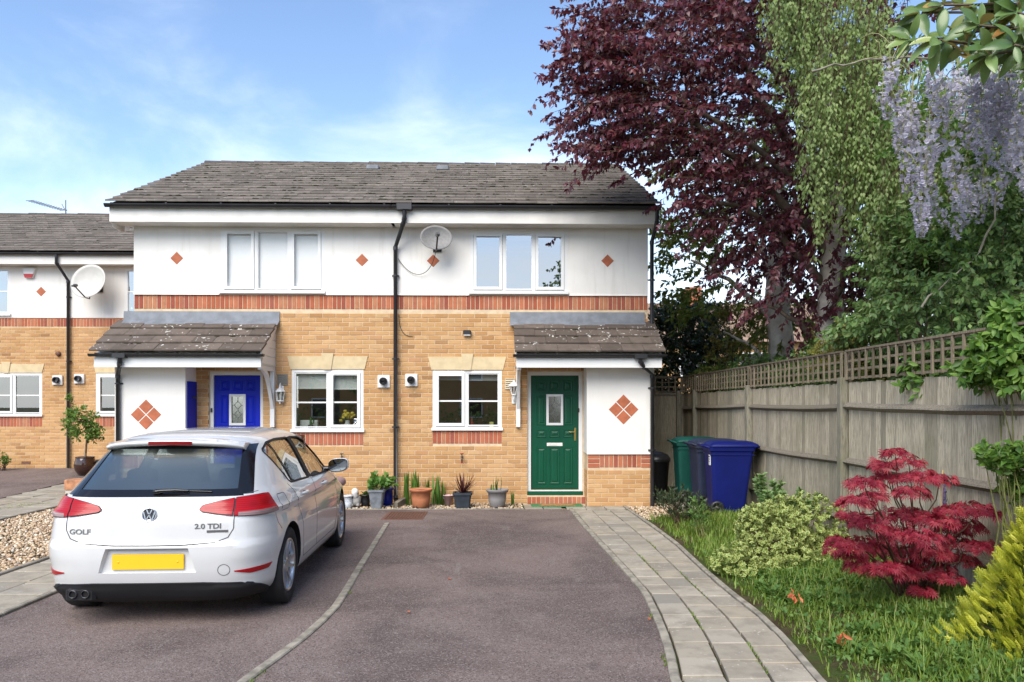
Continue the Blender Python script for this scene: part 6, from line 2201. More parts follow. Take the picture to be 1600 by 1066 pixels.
# --- shrubs behind the fences --------------------------------------
def shrub(name, label, cat, E, n, per, ls, mat, base, L=(.2, .4), droop=.15, hang=.1, tmpl=LEAF4, edge=None, group=None, keep=None, upn=.8, stems=7, shell=.45, stem_mat=None, fwd=.5, asp=.62):
    t = thing(name, label, cat, base, group=group)
    P0, _ = in_ells(E, n, shell); c = np.mean(np.asarray(E)[:, :3], axis=0) - np.array([0, 0, .3])
    dv = nrm(nrm(P0 - c) + .45 * unit(n) + np.array([0, 0, .2]))
    PT = arcs(P0, dv, rng.uniform(*L, n), droop)
    if keep is not None: PT = PT[np.all(keep(PT), axis=1)]
    p_, b_ = leaves_along(PT, per, hang=hang, upn=upn, fwd=fwd); m = len(p_)
    if keep is not None:
        ok = keep(p_); p_, b_ = p_[ok], b_[ok]; m = len(p_)
    s = rng.uniform(ls[0], ls[1], m)
    scatter('foliage', *tmpl, p_, b_, mat, t, size=np.stack([s * asp * 1.3, s, s], -1), edge=edge)
    if stems:
        k2 = rng.choice(len(PT), min(stems * 6, len(PT)), replace=False)
        SP = np.array([limb((base[0] + rng.normal() * .05, base[1] + rng.normal() * .05, base[2]), PT[q, 0], .05, 6) for q in k2])
        tubes_obj('stems', [(SP, .010, .003, 5), (PT, .003, .001, 3)], stem_mat or m_twig, t, kind='stuff')
    return t


behind = lambda p: (p[..., 0] > FX + .07)
m_holly = leaf_mat('dark_glossy_leaf', [(0, (.014, .032, .012)), (.5, (.028, .058, .02)), (.85, (.05, .095, .03)), (1, (.12, .16, .07))], .28, .12, spec=.6)
X_ = wx(1075, 18.0)
shrub('evergreen_shrub', 'dense dark evergreen shrub rising behind the short end fence', 'shrub', [px_ell(1072, 545, 18.0, 58, 75, 1.0), px_ell(1110, 560, 17.8, 40, 55, .8), px_ell(1050, 505, 18.2, 32, 28, .6), px_ell(1095, 500, 18, 35, 25, .6), px_ell(1040, 600, 17.6, 40, 60, .6)], 900, 26, (.06, .10), m_holly, (X_, 18.0, 0), L=(.2, .45), keep=lambda p: (p[..., 1] > 16.1) & (p[..., 0] > XR + .1))
m_ochre = leaf_mat('ochre_leaf', [(0, (.10, .11, .03)), (.4, (.20, .18, .04)), (.8, (.30, .24, .06)), (1, (.16, .20, .05))], .5, .4, (.35, .3, .06))
shrub('autumn_shrub', 'thin twiggy shrub with yellowish leaves between the dark evergreen and the pale trunk', 'shrub', [px_ell(1160, 545, 15.5, 40, 45, .6), px_ell(1195, 510, 15.6, 30, 40, .5), px_ell(1145, 500, 15.8, 35, 22, .5)], 200, 18, (.05, .09), m_ochre, (wx(1165, 15.5), 15.5, 0), stems=4, keep=behind)
m_mid = leaf_mat('mid_green_leaf', [(0, (.055, .115, .034)), (.4, (.11, .20, .055)), (.8, (.17, .275, .078)), (1, (.26, .36, .12))], .42, .3, (.16, .24, .04))
m_bright = leaf_mat('bright_green_leaf', [(0, (.06, .13, .025)), (.4, (.10, .21, .035)), (.8, (.16, .28, .05)), (1, (.24, .36, .09))], .42, .35, (.2, .32, .04))
shrub('golden_shrub', 'small shrub with tiny yellow-green leaves peeping over the trellis near the second trunk', 'shrub', [px_ell(1330, 548, 9.0, 55, 28, .35), px_ell(1300, 565, 9.6, 40, 26, .35), px_ell(1345, 590, 8.9, 50, 30, .3)], 420, 26, (.022, .036), leaf_mat('golden_leaf', [(0, (.14, .16, .03)), (.5, (.27, .27, .05)), (1, (.40, .36, .10))], .5, .4, (.4, .4, .06)), (wx(1325, 9.2), 9.2, 0), L=(.15, .3), keep=behind)
for j, (px, Y, py, rx, rz, lab) in enumerate(((1215, 13.6, 610, 85, 42, 'low green shrub behind the trellis below the first pale trunk'), (1120, 15.2, 615, 55, 36, 'low green shrub behind the trellis at the far corner of the fence'),
                                              (1290, 11.0, 615, 75, 60, 'green shrub behind the trellis between the two pale trunks'), (1400, 8.9, 610, 80, 60, 'green shrub behind the middle of the trellis, below the wisteria'), (1520, 7.0, 610, 95, 75, 'green shrub behind the near end of the trellis, below the wisteria'))):
    shrub('green_shrub', lab, 'shrub', [px_ell(px, py, Y, rx, rz, .55)], 330, 24, (.05, .085), (m_mid, m_lgreen, m_mid, m_mid, m_mid)[j], (wx(px, Y) + .3, Y, 0), keep=behind, group='shrubs behind the trellis', stems=3)

# --- climber on and behind the trellis ------------------------------
def over(p): return (p[..., 0] > FX + .06) | (p[..., 2] > 2.30)
shrub('climber', 'heart-leaved green climber massed above the trellis under the wisteria', 'climber',
      [px_ell(1440, 480, 7.9, 75, 50, .5), px_ell(1540, 460, 7.2, 90, 70, .5), px_ell(1385, 500, 8.4, 50, 45, .4), px_ell(1350, 520, 8.7, 40, 28, .35), px_ell(1480, 530, 7.6, 70, 30, .4), px_ell(1500, 400, 8.2, 110, 55, .5), px_ell(1420, 400, 8.6, 70, 70, .5), px_ell(1590, 380, 7.2, 70, 90, .5)], 900, 16, (.05, .085), m_mid, (4.6, 7.6, 0), L=(.25, .5), droop=.5, hang=.7, tmpl=LEAF8, keep=over, upn=.6)
shrub('climber', 'brighter green large-leaved climber spilling over the near end of the fence', 'climber',
      [px_ell(1575, 570, 5.75, 50, 48, .22), px_ell(1535, 590, 5.95, 32, 30, .18), px_ell(1590, 520, 5.8, 40, 40, .25), px_ell(1450, 590, 7.0, 30, 26, .15), px_ell(1600, 620, 5.6, 30, 25, .15)], 320, 13, (.06, .10), m_bright, (4.2, 5.9, 0), L=(.15, .3), droop=.5, hang=.5, tmpl=LEAF8, keep=lambda p: (p[..., 0] > FX + .05) | (p[..., 2] > 1.72) & (p[..., 0] > FX - .32), upn=.5, stem_mat=m_gtwig)

# --- weeping birch --------------------------------------------------
m_birch = leaf_mat('birch_leaf', [(0, (.12, .175, .055)), (.35, (.20, .28, .09)), (.75, (.29, .38, .13)), (1, (.38, .44, .19))], .42, .5, (.40, .54, .14))
bp = (7.4, 9.6, 0)
birch = thing('weeping_birch', 'weeping tree with long hanging strands of small pale green leaves', 'tree', bp)
def env(px): return np.interp(px, [1195, 1210, 1235, 1262, 1285, 1300, 1325, 1345, 1380, 1440, 1500, 1620], [70, 110, 140, 300, 385, 405, 330, 410, 490, 510, 500, 500])
ns = 760
pxs = np.where(rng.random(ns) < .44, rng.uniform(1198, 1400, ns), rng.uniform(1330, 1600, ns))
Ys = rng.uniform(8.6, 10.2, ns); pb = env(pxs) - np.abs(rng.normal(size=ns)) * np.where(pxs > 1370, 75, 125) + rng.normal(size=ns) * 12
Xs = np.array([wx(a, y) for a, y in zip(pxs, Ys)]); Zb = np.array([wz(b_, x, y) for b_, x, y in zip(pb, Xs, Ys)])
Lh = rng.uniform(.9, 2.3, ns); K = 9; t = np.linspace(0, 1, K)[None, :]
sway = rng.normal(size=(ns, 2)) * .10
PB = np.stack([Xs[:, None] + sway[:, :1] * np.sin(t * 2.2) + (1 - t) ** 2 * .22 + .012 * rng.normal(size=(ns, K)), Ys[:, None] + sway[:, 1:] * np.sin(t * 2.0), Zb[:, None] + Lh[:, None] * (1 - t) + .0 * t], -1)
ok = np.all(PB[..., 0] > FX - .5, axis=1) | np.all(PB[..., 2] > 2.6, axis=1); PB, Lh = PB[ok], Lh[ok]
tubes_obj('strands', [(PB, .005, .0015, 3)], m_twig, birch, kind='stuff')
i = np.repeat(np.arange(len(PB)), (Lh * 74).astype(int)); n = len(i)
sr = rng.random(len(PB)); ph = rng.random(len(PB)) * 6.283; tt = .03 + .97 * rng.random(n); kp = rng.random(n) < .55 + .45 * np.sin(tt * Lh[i] * 22 + ph[i]); i, tt = i[kp], tt[kp]; n = len(i)
p, tg = lerp_poly(PB, i, tt); a = rng.random(n) * 6.283
tip = nrm(np.stack([.5 * np.cos(a), .5 * np.sin(a), -.8 - .5 * rng.random(n)], -1)); nor = np.stack([np.cos(a) - .3, np.sin(a) - .7, .35 + 0 * a], -1) + .4 * rng.normal(size=(n, 3))
p = p + tip * .015 + np.stack([np.cos(a), np.sin(a), 0 * a], -1) * rng.uniform(0, .05, n)[:, None]
scatter('foliage', *LEAF4, p, basis(tip, nor), m_birch, birch, rnd=np.clip(.75 * sr[i] + .35 * rng.random(n) - .05, 0, 1), size=np.stack([rng.uniform(.038, .056, n), rng.uniform(.042, .070, n), rng.uniform(.03, .05, n)], -1))
MB().tube([bp, (7.35, 9.6, 2.5), (7.5, 9.5, 5), (7.2, 9.5, 8.0), (7.0, 9.4, 10.5)], [.2, .17, .14, .09, .03], 12).build('trunk', m_palebark, birch, world=True)
for tgt, z0_ in (((wx(1230, 9.2), 9.2, 7.5), 6.6), ((wx(1330, 9.0), 9.0, 7.6), 7.2), ((wx(1450, 9.6), 9.6, 7.2), 6.2), ((wx(1560, 8.9), 8.9, 7.1), 5.6), ((wx(1300, 9.9), 9.9, 8.1), 7.6), ((wx(1480, 9.0), 9.0, 5.9), 5.0)):
    MB().tube([tuple(v) for v in limb((7.35, 9.5, z0_), tgt, .16)], .055, 7, .012).build('branch', m_bark, birch, world=True)

# --- wisteria -------------------------------------------------------
m_wist = leaf_mat('wisteria_flower', [(0, (.58, .55, .66)), (.4, (.70, .67, .77)), (.75, (.80, .78, .84)), (1, (.88, .87, .87))], .6, .35)
m_wstem = plain('wisteria_stem', (.30, .30, .13), .8, .2, 14)
wis = thing('wisteria', 'wisteria with hanging pale lilac flower clusters at the upper right', 'wisteria', (4.75, 6.5, 0))
FLOR = ([(0, 0, 0), (.5, .35, .25), (0, .95, .55), (-.5, .35, .25), (.28, .5, -.22), (0, .85, -.30), (-.28, .5, -.22)], [(0, 1, 2), (0, 2, 3), (0, 4, 5), (0, 5, 6), (0, 1, 4), (0, 6, 3)])


def raceme(L, n):
    f = rng.random(n) ** .62; a = rng.random(n) * 6.283
    rad = (.058 * np.minimum(1, 2.2 * f) * (1.02 - f) ** .45 + .008) * rng.uniform(.6, 1.1, n)
    p = np.stack([np.cos(a) * rad, np.sin(a) * rad, -L * f + .01], -1)
    tip = np.stack([np.cos(a), np.sin(a), -.25 + .3 * rng.normal(size=n)], -1); nor = np.tile([0, 0, 1.0], (n, 1)) + .3 * rng.normal(size=(n, 3))
    s = (.050 - .020 * f) * rng.uniform(.85, 1.2, n)
    B = basis(tip, nor) * s[:, None, None]; tv = np.array(FLOR[0]); nv = len(tv)
    V = p[:, None] + np.einsum('mij,vj->mvi', B, tv); Fa = (np.array(FLOR[1])[None] + (np.arange(n) * nv)[:, None, None]).reshape(-1, 3)
    fm = np_mesh('flower_cluster', V.reshape(-1, 3), Fa, m_wist, attrs={'rnd': np.repeat(np.clip(.15 + .55 * (1 - f) + .25 * rng.random(n), 0, 1), nv)})
    st = np.array([[(0, 0, .10), (.004, 0, 0), (-.004, .004, -L * .5), (.003, 0, -L)]])
    V2, F2 = np_tubes(st, .0035, .0012, 4)
    V3, F3 = np_tubes(np.stack([np.stack([0 * p[:, 0], 0 * p[:, 0], p[:, 2] + .02], -1), p], 1), .0009, .0009, 3)
    sm_ = np_mesh('flower_stem', np.concatenate([V2, V3]), np.concatenate([F2, F3 + len(V2)]), m_wstem)
    return fm, sm_


RAC = [raceme(L, n) for L, n in ((.44, 48), (.36, 42), (.30, 34), (.52, 58), (.25, 26), (.38, 36), (.22, 16))]
ow = np.array(origin(wis)); spots = []
for k_ in range(78):
    px = rng.uniform(1378, 1650) if k_ > 30 else rng.uniform(1480, 1650)
    lo = np.interp(px, [1378, 1420, 1470, 1520, 1625], [90, 120, 95, 90, 85]); hi = np.interp(px, [1378, 1410, 1450, 1500, 1560, 1625], [125, 225, 320, 320, 280, 330])
    spots.append((px, rng.uniform(lo, hi), rng.uniform(6.1, 7.5)))
for px, py, Y in ((1390, 85, 6.6), (1395, 110, 6.7), (1420, 150, 6.7), (1425, 175, 6.7), (1448, 215, 6.8), (1436, 225, 6.9), (1470, 120, 6.5), (1476, 150, 6.5), (1545, 135, 6.3), (1552, 160, 6.3), (1560, 110, 6.3), (1540, 190, 6.4), (1447, 315, 6.9), (1456, 300, 6.9), (1503, 290, 6.7), (1498, 310, 6.8)):
    spots.append((px, py, Y))
tops = []
for px, py, Y in spots:
    X, Y, Z = at(px, py, Y); fm, sm_ = RAC[int(rng.integers(len(RAC)))]
    rt = (rng.normal() * .10, rng.normal() * .10, rng.random() * 6.283); s = rng.uniform(.8, 1.2)
    q = tag(put('flower_cluster', fm, wis, (X - ow[0], Y - ow[1], Z - ow[2]), rt, (s, s, s)), kind='stuff'); put('flower_stem', sm_, q); tops.append((X, Y, Z + .1 * s))
VN = [limb(at(1268, 112, 7.0), at(1385, 92, 6.9), .04), limb(at(1385, 92, 6.9), at(1620, 88, 6.4), .02), limb(at(1445, 260, 6.9), at(1610, 120, 6.4), .02), limb(at(1440, 480, 7.0), at(1530, 395, 6.8), .03), limb(at(1530, 395, 6.8), at(1610, 215, 6.5), .04),
      limb(at(1450, 300, 7.0), at(1475, 190, 6.7), .06), limb(at(1620, 88, 6.4), at(1700, 200, 6.4), .02), limb((4.75, 6.5, 0), (4.85, 6.6, 4.2), .0), limb((4.85, 6.6, 4.2), at(1620, 88, 6.4), .05), limb((4.85, 6.6, 3.8), at(1610, 215, 6.5), .02)]
tubes_obj('vine', [(np.array(VN), .011, .005, 6)], plain('vine_bark', (.20, .18, .14), .9, .3, 14), wis, kind='stuff')
tops = np.array(tops); base_p = tops + np.stack([.18 * rng.normal(size=len(tops)), .15 * rng.normal(size=len(tops)), rng.uniform(.10, .35, len(tops))], -1)
tubes_obj('flower_stalk', [(np.array([limb(a, b_, .2, 6) for a, b_ in zip(base_p, tops)]), .004, .0028, 4)], m_wstem, wis, kind='stuff')
Pw, _ = in_ells([px_ell(1500, 210, 7.3, 110, 100, .4), px_ell(1590, 200, 7.2, 60, 130, .4), px_ell(1430, 150, 7.4, 50, 70, .3), px_ell(1500, 340, 7.4, 110, 60, .3)], 260, .6)
PT = arcs(Pw, nrm(unit(len(Pw)) + np.array([0, 0, -.4])), .25, .3)
p_, b_ = leaves_along(PT, 13, hang=.5); n = len(p_); s = rng.uniform(.05, .085, n)
scatter('foliage', *LEAF4, p_, b_, m_bright, wis, size=np.stack([s * .65, s, s], -1), kind='stuff')

# --- big-leaved evergreen reaching in at the top right ---------------
tm_ = NT('big_glossy_leaf')
bf = tm_.new('NewGeometry').outputs['Backfacing']; oi = tm_.new('ObjectInfo').outputs['Random']
cu_ = tm_.ramp(oi, [(0, (.08, .15, .04)), (.45, (.13, .22, .06)), (.75, (.20, .29, .09)), (.93, (.33, .38, .13)), (1, (.45, .22, .06))])
c_ = tm_.mix(bf, cu_, (.26, .19, .06)); tm_.done(c_, .27, spec=.6)
tr_ = tm_.new('BsdfTranslucent'); tm_.link(c_, tr_.inputs['Color']); ms_ = tm_.new('MixShader'); ms_.inputs[0].default_value = .22
tm_.link(tm_.p.outputs[0], ms_.inputs[1]); tm_.link(tr_.outputs[0], ms_.inputs[2]); tm_.link(ms_.outputs[0], tm_.out.inputs['Surface'])
m_big = tm_.m


def big_leaf(bend):
    V, Fc = [], []; K = 8
    for i in range(K):
        f = i / (K - 1); w = .20 * math.sin(math.pi * min(1, f * .97 + .03)) ** .75; z = -bend * f * f
        V += [(-w, f, z + .06 * w / .2), (0, f, z - .012), (w, f, z + .06 * w / .2)]
    for i in range(K - 1):
        a = i * 3; Fc += [(a, a + 1, a + 4, a + 3), (a + 1, a + 2, a + 5, a + 4)]
    me = bpy.data.meshes.new('leaf'); me.from_pydata(V, [], Fc); me.materials.append(m_big); me.polygons.foreach_set('use_smooth', [True] * len(Fc)); me.update(); return me


BL = [big_leaf(b_) for b_ in (.12, .25, .4, .55)]
mg = (5.4, 5.7, 0)
mag = thing('evergreen_tree', 'evergreen tree with big glossy oval leaves reaching in at the top right corner', 'tree', mg)
MB().tube([mg, (5.35, 5.7, 2), (5.45, 5.75, 3.8), (5.3, 5.7, 5.6), (5.4, 5.7, 7.2)], [.16, .14, .12, .08, .03], 12).build('trunk', m_bark, mag, world=True)
sh = []
for p, q in (((5.35, 5.7, 4.0), at(1468, 62, 5.7)), ((5.35, 5.7, 4.15), at(1530, 40, 5.6)), ((5.4, 5.7, 4.3), at(1440, 20, 5.9)), ((5.4, 5.7, 3.9), at(1585, 70, 5.5)), ((5.35, 5.7, 4.5), at(1560, -20, 5.7)), ((5.3, 5.7, 4.6), at(1490, -30, 5.9)), ((5.35, 5.7, 4.05), at(1500, 72, 5.9)), ((5.35, 5.7, 4.2), at(1425, 62, 5.9)), ((5.4, 5.7, 4.1), at(1545, 85, 5.6)), ((5.4, 5.7, 4.35), at(1475, 8, 5.8)), ((5.4, 5.7, 4.2), at(1590, 20, 5.5))):
    L_ = limb(p, q, .06, 9); MB().tube([tuple(v) for v in L_], .028, 7, .008).build('branch', m_bark, mag, world=True)
    for f in (.5, .62, .75, .88, 1.0):
        i = int(f * 8); d = nrm((L_[min(i + 1, 8)] - L_[max(i - 1, 0)])[None])[0]
        sh.append((L_[i], d, 5 if f < 1 else 8))
for c, d, n in sh:
    for k_ in range(n):
        r = unit(1)[0]; tip = nrm((d * rng.uniform(.2, .9) + r * .8 + np.array([0, 0, -.12]))[None]); B = basis(tip, np.array([[-.25, -.85, .45]]) + .5 * rng.normal(size=(1, 3)))[0]
        s = rng.uniform(.13, .235)
        M = Matrix([list(B[j]) for j in range(3)])
        put('leaf', BL[int(rng.integers(4))], mag, tuple(c - np.array(mg) + tip[0] * .02), M.to_euler(), (s, s, s))

# --- a broad green tree further off, behind the birch ----------------
bg = (8.6, 13.5, 0)
bt = thing('broadleaf_tree', 'dense green tree filling the view behind the birch and wisteria', 'tree', bg)
P0, _ = in_ells([px_ell(1480, 420, 13.0, 130, 120, 1.5), px_ell(1580, 330, 13.0, 110, 170, 1.5), px_ell(1400, 500, 12.6, 80, 70, 1.2), px_ell(1540, 540, 12.2, 120, 60, 1.2), px_ell(1440, 260, 13.4, 100, 130, 1.5), px_ell(1620, 120, 13.2, 110, 130, 1.5)], 1150, .45)
PT = arcs(P0, nrm(unit(len(P0)) + np.array([-.2, -.4, .1])), .55, .3); PT = PT[np.all(PT[..., 0] > FX + .1, axis=1)]
p_, b_ = leaves_along(PT, 20, hang=.5); n = len(p_); s = rng.uniform(.09, .14, n)
scatter('crown', *LEAF4, p_, b_, m_mid, bt, size=np.stack([s * .9, s, s], -1))
tubes_obj('branches', [(np.array([limb((bg[0], bg[1], rng.uniform(1.8, 3.5)), q, .1, 7) for q in P0[:60]]), .05, .008, 5)], m_bark, bt, kind='stuff')
MB().tube([bg, (8.6, 13.5, 2.5), (8.5, 13.4, 6)], [.25, .2, .06], 10).build('trunk', m_bark, bt, world=True)

# --- garden bed: grass, weeds, shrubs -------------------------------
m_grass = leaf_mat('grass_blade', [(0, (.09, .165, .022)), (.35, (.155, .255, .034)), (.7, (.225, .325, .048)), (.93, (.26, .33, .07)), (1, (.36, .31, .14))], .5, .35, (.2, .3, .04))
BLADE = ([(-.5, 0, 0), (.5, 0, 0), (-.4, .45, .05), (.4, .45, .05), (0, 1, .28)], [(0, 1, 3), (0, 3, 2), (2, 3, 4)])


def blades(name, P, h0, h1, mat=m_grass, w=.010, lean=.55, kind='stuff', parent=None):
    n = len(P); h = rng.uniform(h0, h1, n) * rng.uniform(.6, 1.15, n); a = rng.random(n) * 6.283
    d = np.stack([np.cos(a), np.sin(a), 0 * a], -1)
    tip = nrm(np.array([0, 0, 1.0]) + d * lean * rng.random(n)[:, None]); B = basis(tip, d)
    return scatter(name, *BLADE, P, B, mat, parent, size=np.stack([w * rng.uniform(.7, 1.3, n), h, h], -1), kind=kind)


def bed_points(n, x1=FX - .02, y0=3.2, y1=11.6, gap=.05):
    Y = rng.uniform(y0, y1, n); X = path_r(Y) + gap + (x1 - path_r(Y) - gap) * rng.random(n)
    P = np.stack([X, Y, bed_z(X, Y)], -1)
    cl = np.sin(X * 4.1 + 1.3 * np.sin(Y * 2.3)) * np.sin(Y * 3.1 + X) + .5 * np.sin(X * 9.7 + Y * 7.1)
    return P, cl, X - path_r(Y)


P, cl, dx = bed_points(60000, y0=3.3, y1=8.6)
keep_ = (rng.random(len(P)) < np.clip((dx - .0) / .3, .28, 1) * np.clip(.62 + .5 * cl, .12, 1))
P = P[keep_]; hh = np.clip((P[:, 0] - path_r(P[:, 1])) / .8, .25, 1)
n = len(P); sel = rng.random(n) < hh
blades('grass', P[sel], .05, .17); blades('short_grass', P[~sel], .025, .06)
P, cl, dx = bed_points(17000, y0=8.4, y1=11.4); P = P[rng.random(len(P)) < np.clip(dx / .45, .12, 1) * np.clip(.6 + .5 * cl, .1, 1)]
blades('far_grass', P, .05, .15, w=.012)
m_weed = leaf_mat('weed_leaf', [(0, (.06, .135, .03)), (.5, (.10, .20, .045)), (1, (.17, .27, .07))], .5, .3, (.16, .26, .04))
P, cl, dx = bed_points(2100, y0=3.4, y1=8.0, gap=.25); P = P[cl > -.25]
m = len(P); i = np.repeat(np.arange(m), 5); a = rng.random(len(i)) * 6.283
tip = nrm(np.stack([np.cos(a), np.sin(a), rng.uniform(.15, 1.1, len(i))], -1)); s = rng.uniform(.05, .12, len(i))
scatter('weeds', *LEAF8, P[i] + np.array([0, 0, .02]) + tip * .01, basis(tip, np.tile([0, 0, 1.0], (len(i), 1)) + .2 * unit(len(i))), m_weed, size=np.stack([s * .75, s, s], -1), kind='stuff')
P, cl, dx = bed_points(4200, y0=3.4, y1=8.5, gap=.1); n = len(P)
tip = nrm(np.stack([rng.normal(size=n), rng.normal(size=n), .6 + .4 * rng.random(n)], -1)); s = rng.uniform(.02, .045, n)
scatter('clover', *LEAF4, P + np.array([0, 0, 1]) * rng.uniform(.02, .09, n)[:, None], basis(tip, np.tile([0, 0, 1.0], (n, 1)) + .5 * unit(n)), m_weed, size=np.stack([s, s, s], -1), kind='stuff')
# moss and weeds in the joints of the path
pts = []
for q in range(1300):
    Y = rng.uniform(3.6, 9.5) if rng.random() < .8 else rng.uniform(3.6, 6.2); f = rng.choice([1 / 3, 2 / 3], p=[.5, .5])
    a, b_ = path_l(Y) + .075, path_r(Y) - .06; X = a + (b_ - a) * f + rng.normal() * .006
    if math.sin(Y * 2.9 + f * 9) + .5 * math.sin(Y * 7.7) > .25: pts.append((X, Y, .004))
pts += [(path_l(y_) - .012 + .01 * rng.normal(), y_, .0) for y_ in np.concatenate([rng.uniform(4.9, 5.15, 26), rng.uniform(6.0, 6.12, 14), rng.uniform(8, 8.2, 6)])]
pts += [(div_x(y_) + .045 + .01 * rng.normal(), y_, .0) for y_ in np.concatenate([rng.uniform(4.6, 4.9, 22), rng.uniform(6.8, 6.95, 12), rng.uniform(7.7, 7.8, 6)])]
pts += [(wx(rng.uniform(25, 62), 13.0) + .1 * rng.normal(), 12.9 + .25 * rng.normal(), .03) for _ in range(150)]
blades('joint_weeds', np.array(pts), .012, .04, w=.007, lean=1.3)

# variegated shrub in the bed
m_var = leaf_mat('variegated_leaf', [(0, (.06, .14, .035)), (.5, (.10, .205, .05)), (1, (.16, .28, .07))], .42, .25, (.2, .28, .1), edge=(.50, .53, .17))


def rosettes(name, E, n, k, s0, s1, mat, parent, edge=None, up=.5, keep=None, shell=.2, tmpl=LEAF8, asp=.72):
    P, _ = in_ells(E, n, shell); c = np.mean(np.asarray(E)[:, :3], axis=0)
    ei = _; d = nrm((P - np.asarray(E)[ei, :3]) / np.asarray(E)[ei, 3:] + np.array([0, -.15, up]) + .35 * unit(n))
    ok = P[:, 2] > .05
    if keep is not None: ok &= keep(P)
    P, d = P[ok], d[ok]; n = len(P); i = np.repeat(np.arange(n), k); m = len(i)
    r = unit(m); r = nrm(r - d[i] * np.sum(r * d[i], -1, keepdims=True)); tip = nrm(r * rng.uniform(.5, 1.0, m)[:, None] + d[i] * rng.uniform(.2, 1.0, m)[:, None])
    s = rng.uniform(s0, s1, m); p = P[i] - d[i] * (rng.random(m) * .045)[:, None]
    scatter(name, *tmpl, p, basis(tip, d[i]), mat, parent, size=np.stack([s * asp * 1.2, s, s], -1), edge=edge)
    return P, d


vb_ = (wx(1225, 7.75), 7.75, .03)
vs = thing('variegated_shrub', 'bushy low shrub with cream-edged green leaves beside the path', 'shrub', vb_)
E = [px_ell(1150, 882, 7.55, 45, 36, .26), px_ell(1205, 842, 7.75, 58, 56, .34), px_ell(1262, 826, 7.95, 60, 58, .36), px_ell(1300, 868, 7.8, 38, 44, .28), px_ell(1240, 880, 7.5, 60, 34, .26), px_ell(1185, 900, 7.35, 48, 22, .18), px_ell(1290, 905, 7.4, 36, 24, .2), px_ell(1180, 820, 7.9, 34, 32, .22), px_ell(1225, 800, 8.1, 34, 30, .2)]
Pv, dv_ = rosettes('foliage', E, 1750, 9, .030, .052, m_var, vs, EDGE8)
tubes_obj('stems', [(np.array([limb((vb_[0] + .15 * rng.normal(), vb_[1] + .1 * rng.normal(), .02), Pv[q], .06, 6) for q in rng.choice(len(Pv), 90, replace=False)]), .006, .002, 4)], m_twig, vs, kind='stuff')
hb = (wx(1222, 8.75), 8.75, .05)
hs = thing('upright_shrub', 'upright green shrub with whorled narrow leaves in front of the blue bin', 'shrub', hb)
tips = [(1190, 732), (1205, 742), (1198, 760), (1222, 762), (1236, 775), (1255, 758), (1264, 775), (1250, 782), (1284, 768), (1280, 785), (1215, 785), (1240, 795), (1268, 800), (1195, 780), (1178, 738), (1225, 745)]
S_, all_p, all_b, all_s = [], [], [], []
for px, py in tips:
    Y = 8.7 + .18 * rng.normal(); q = at(px, py, Y); L_ = limb((hb[0] + .06 * rng.normal(), Y + .05, .05), q, .04, 8, .04); S_.append(L_)
    n = 150; t = .35 + .55 * rng.random(n) ** .8; p, tg = lerp_poly(np.array([L_]), np.zeros(n, int), t); r = unit(n); r = nrm(r - tg * np.sum(r * tg, -1, keepdims=True))
    tip = nrm(r + tg * .55); all_p.append(p); all_b.append(basis(tip, tg + np.array([-.35, -.9, .3]))); all_s.append(rng.uniform(.055, .095, n) * (1.1 - .35 * t))
p_ = np.concatenate(all_p); s = np.concatenate(all_s)
scatter('foliage', *LEAF8, p_, np.concatenate(all_b), leaf_mat('hebe_leaf', [(0, (.11, .20, .06)), (.5, (.17, .29, .09)), (1, (.27, .38, .16))], .4, .25, (.2, .3, .08)), hs, size=np.stack([s * .62, s, s], -1))
tubes_obj('stems', [(np.array(S_), .009, .003, 5)], m_gtwig, hs, kind='stuff')
E2 = [px_ell(1062, 800, 10.7, 26, 22, .2), px_ell(1050, 790, 10.8, 18, 18, .18), px_ell(1085, 805, 10.5, 18, 16, .15)]
shrub('dark_bush', 'small dark narrow-leaved bush at the edge of the path near the drainpipe', 'bush', E2, 90, 16, (.045, .075), leaf_mat('dusky_leaf', [(0, (.025, .045, .02)), (.5, (.045, .075, .03)), (1, (.09, .10, .04))], .5, .2), (wx(1062, 10.7), 10.7, .0), L=(.12, .25), hang=-.3, fwd=1.0, asp=.28, stems=4)
for px, py, Y, lab in ((1092, 812, 9.7, 'tall thin green weed standing just beside the dark bush at the path'), ):
    shrub('tall_weed', lab, 'weed', [px_ell(px, py, Y, 12, 22, .1)], 26, 12, (.04, .07), m_weed, (wx(px, Y), Y, .0), L=(.08, .18), hang=-.2, fwd=.8, asp=.35, stems=2, stem_mat=m_gtwig)

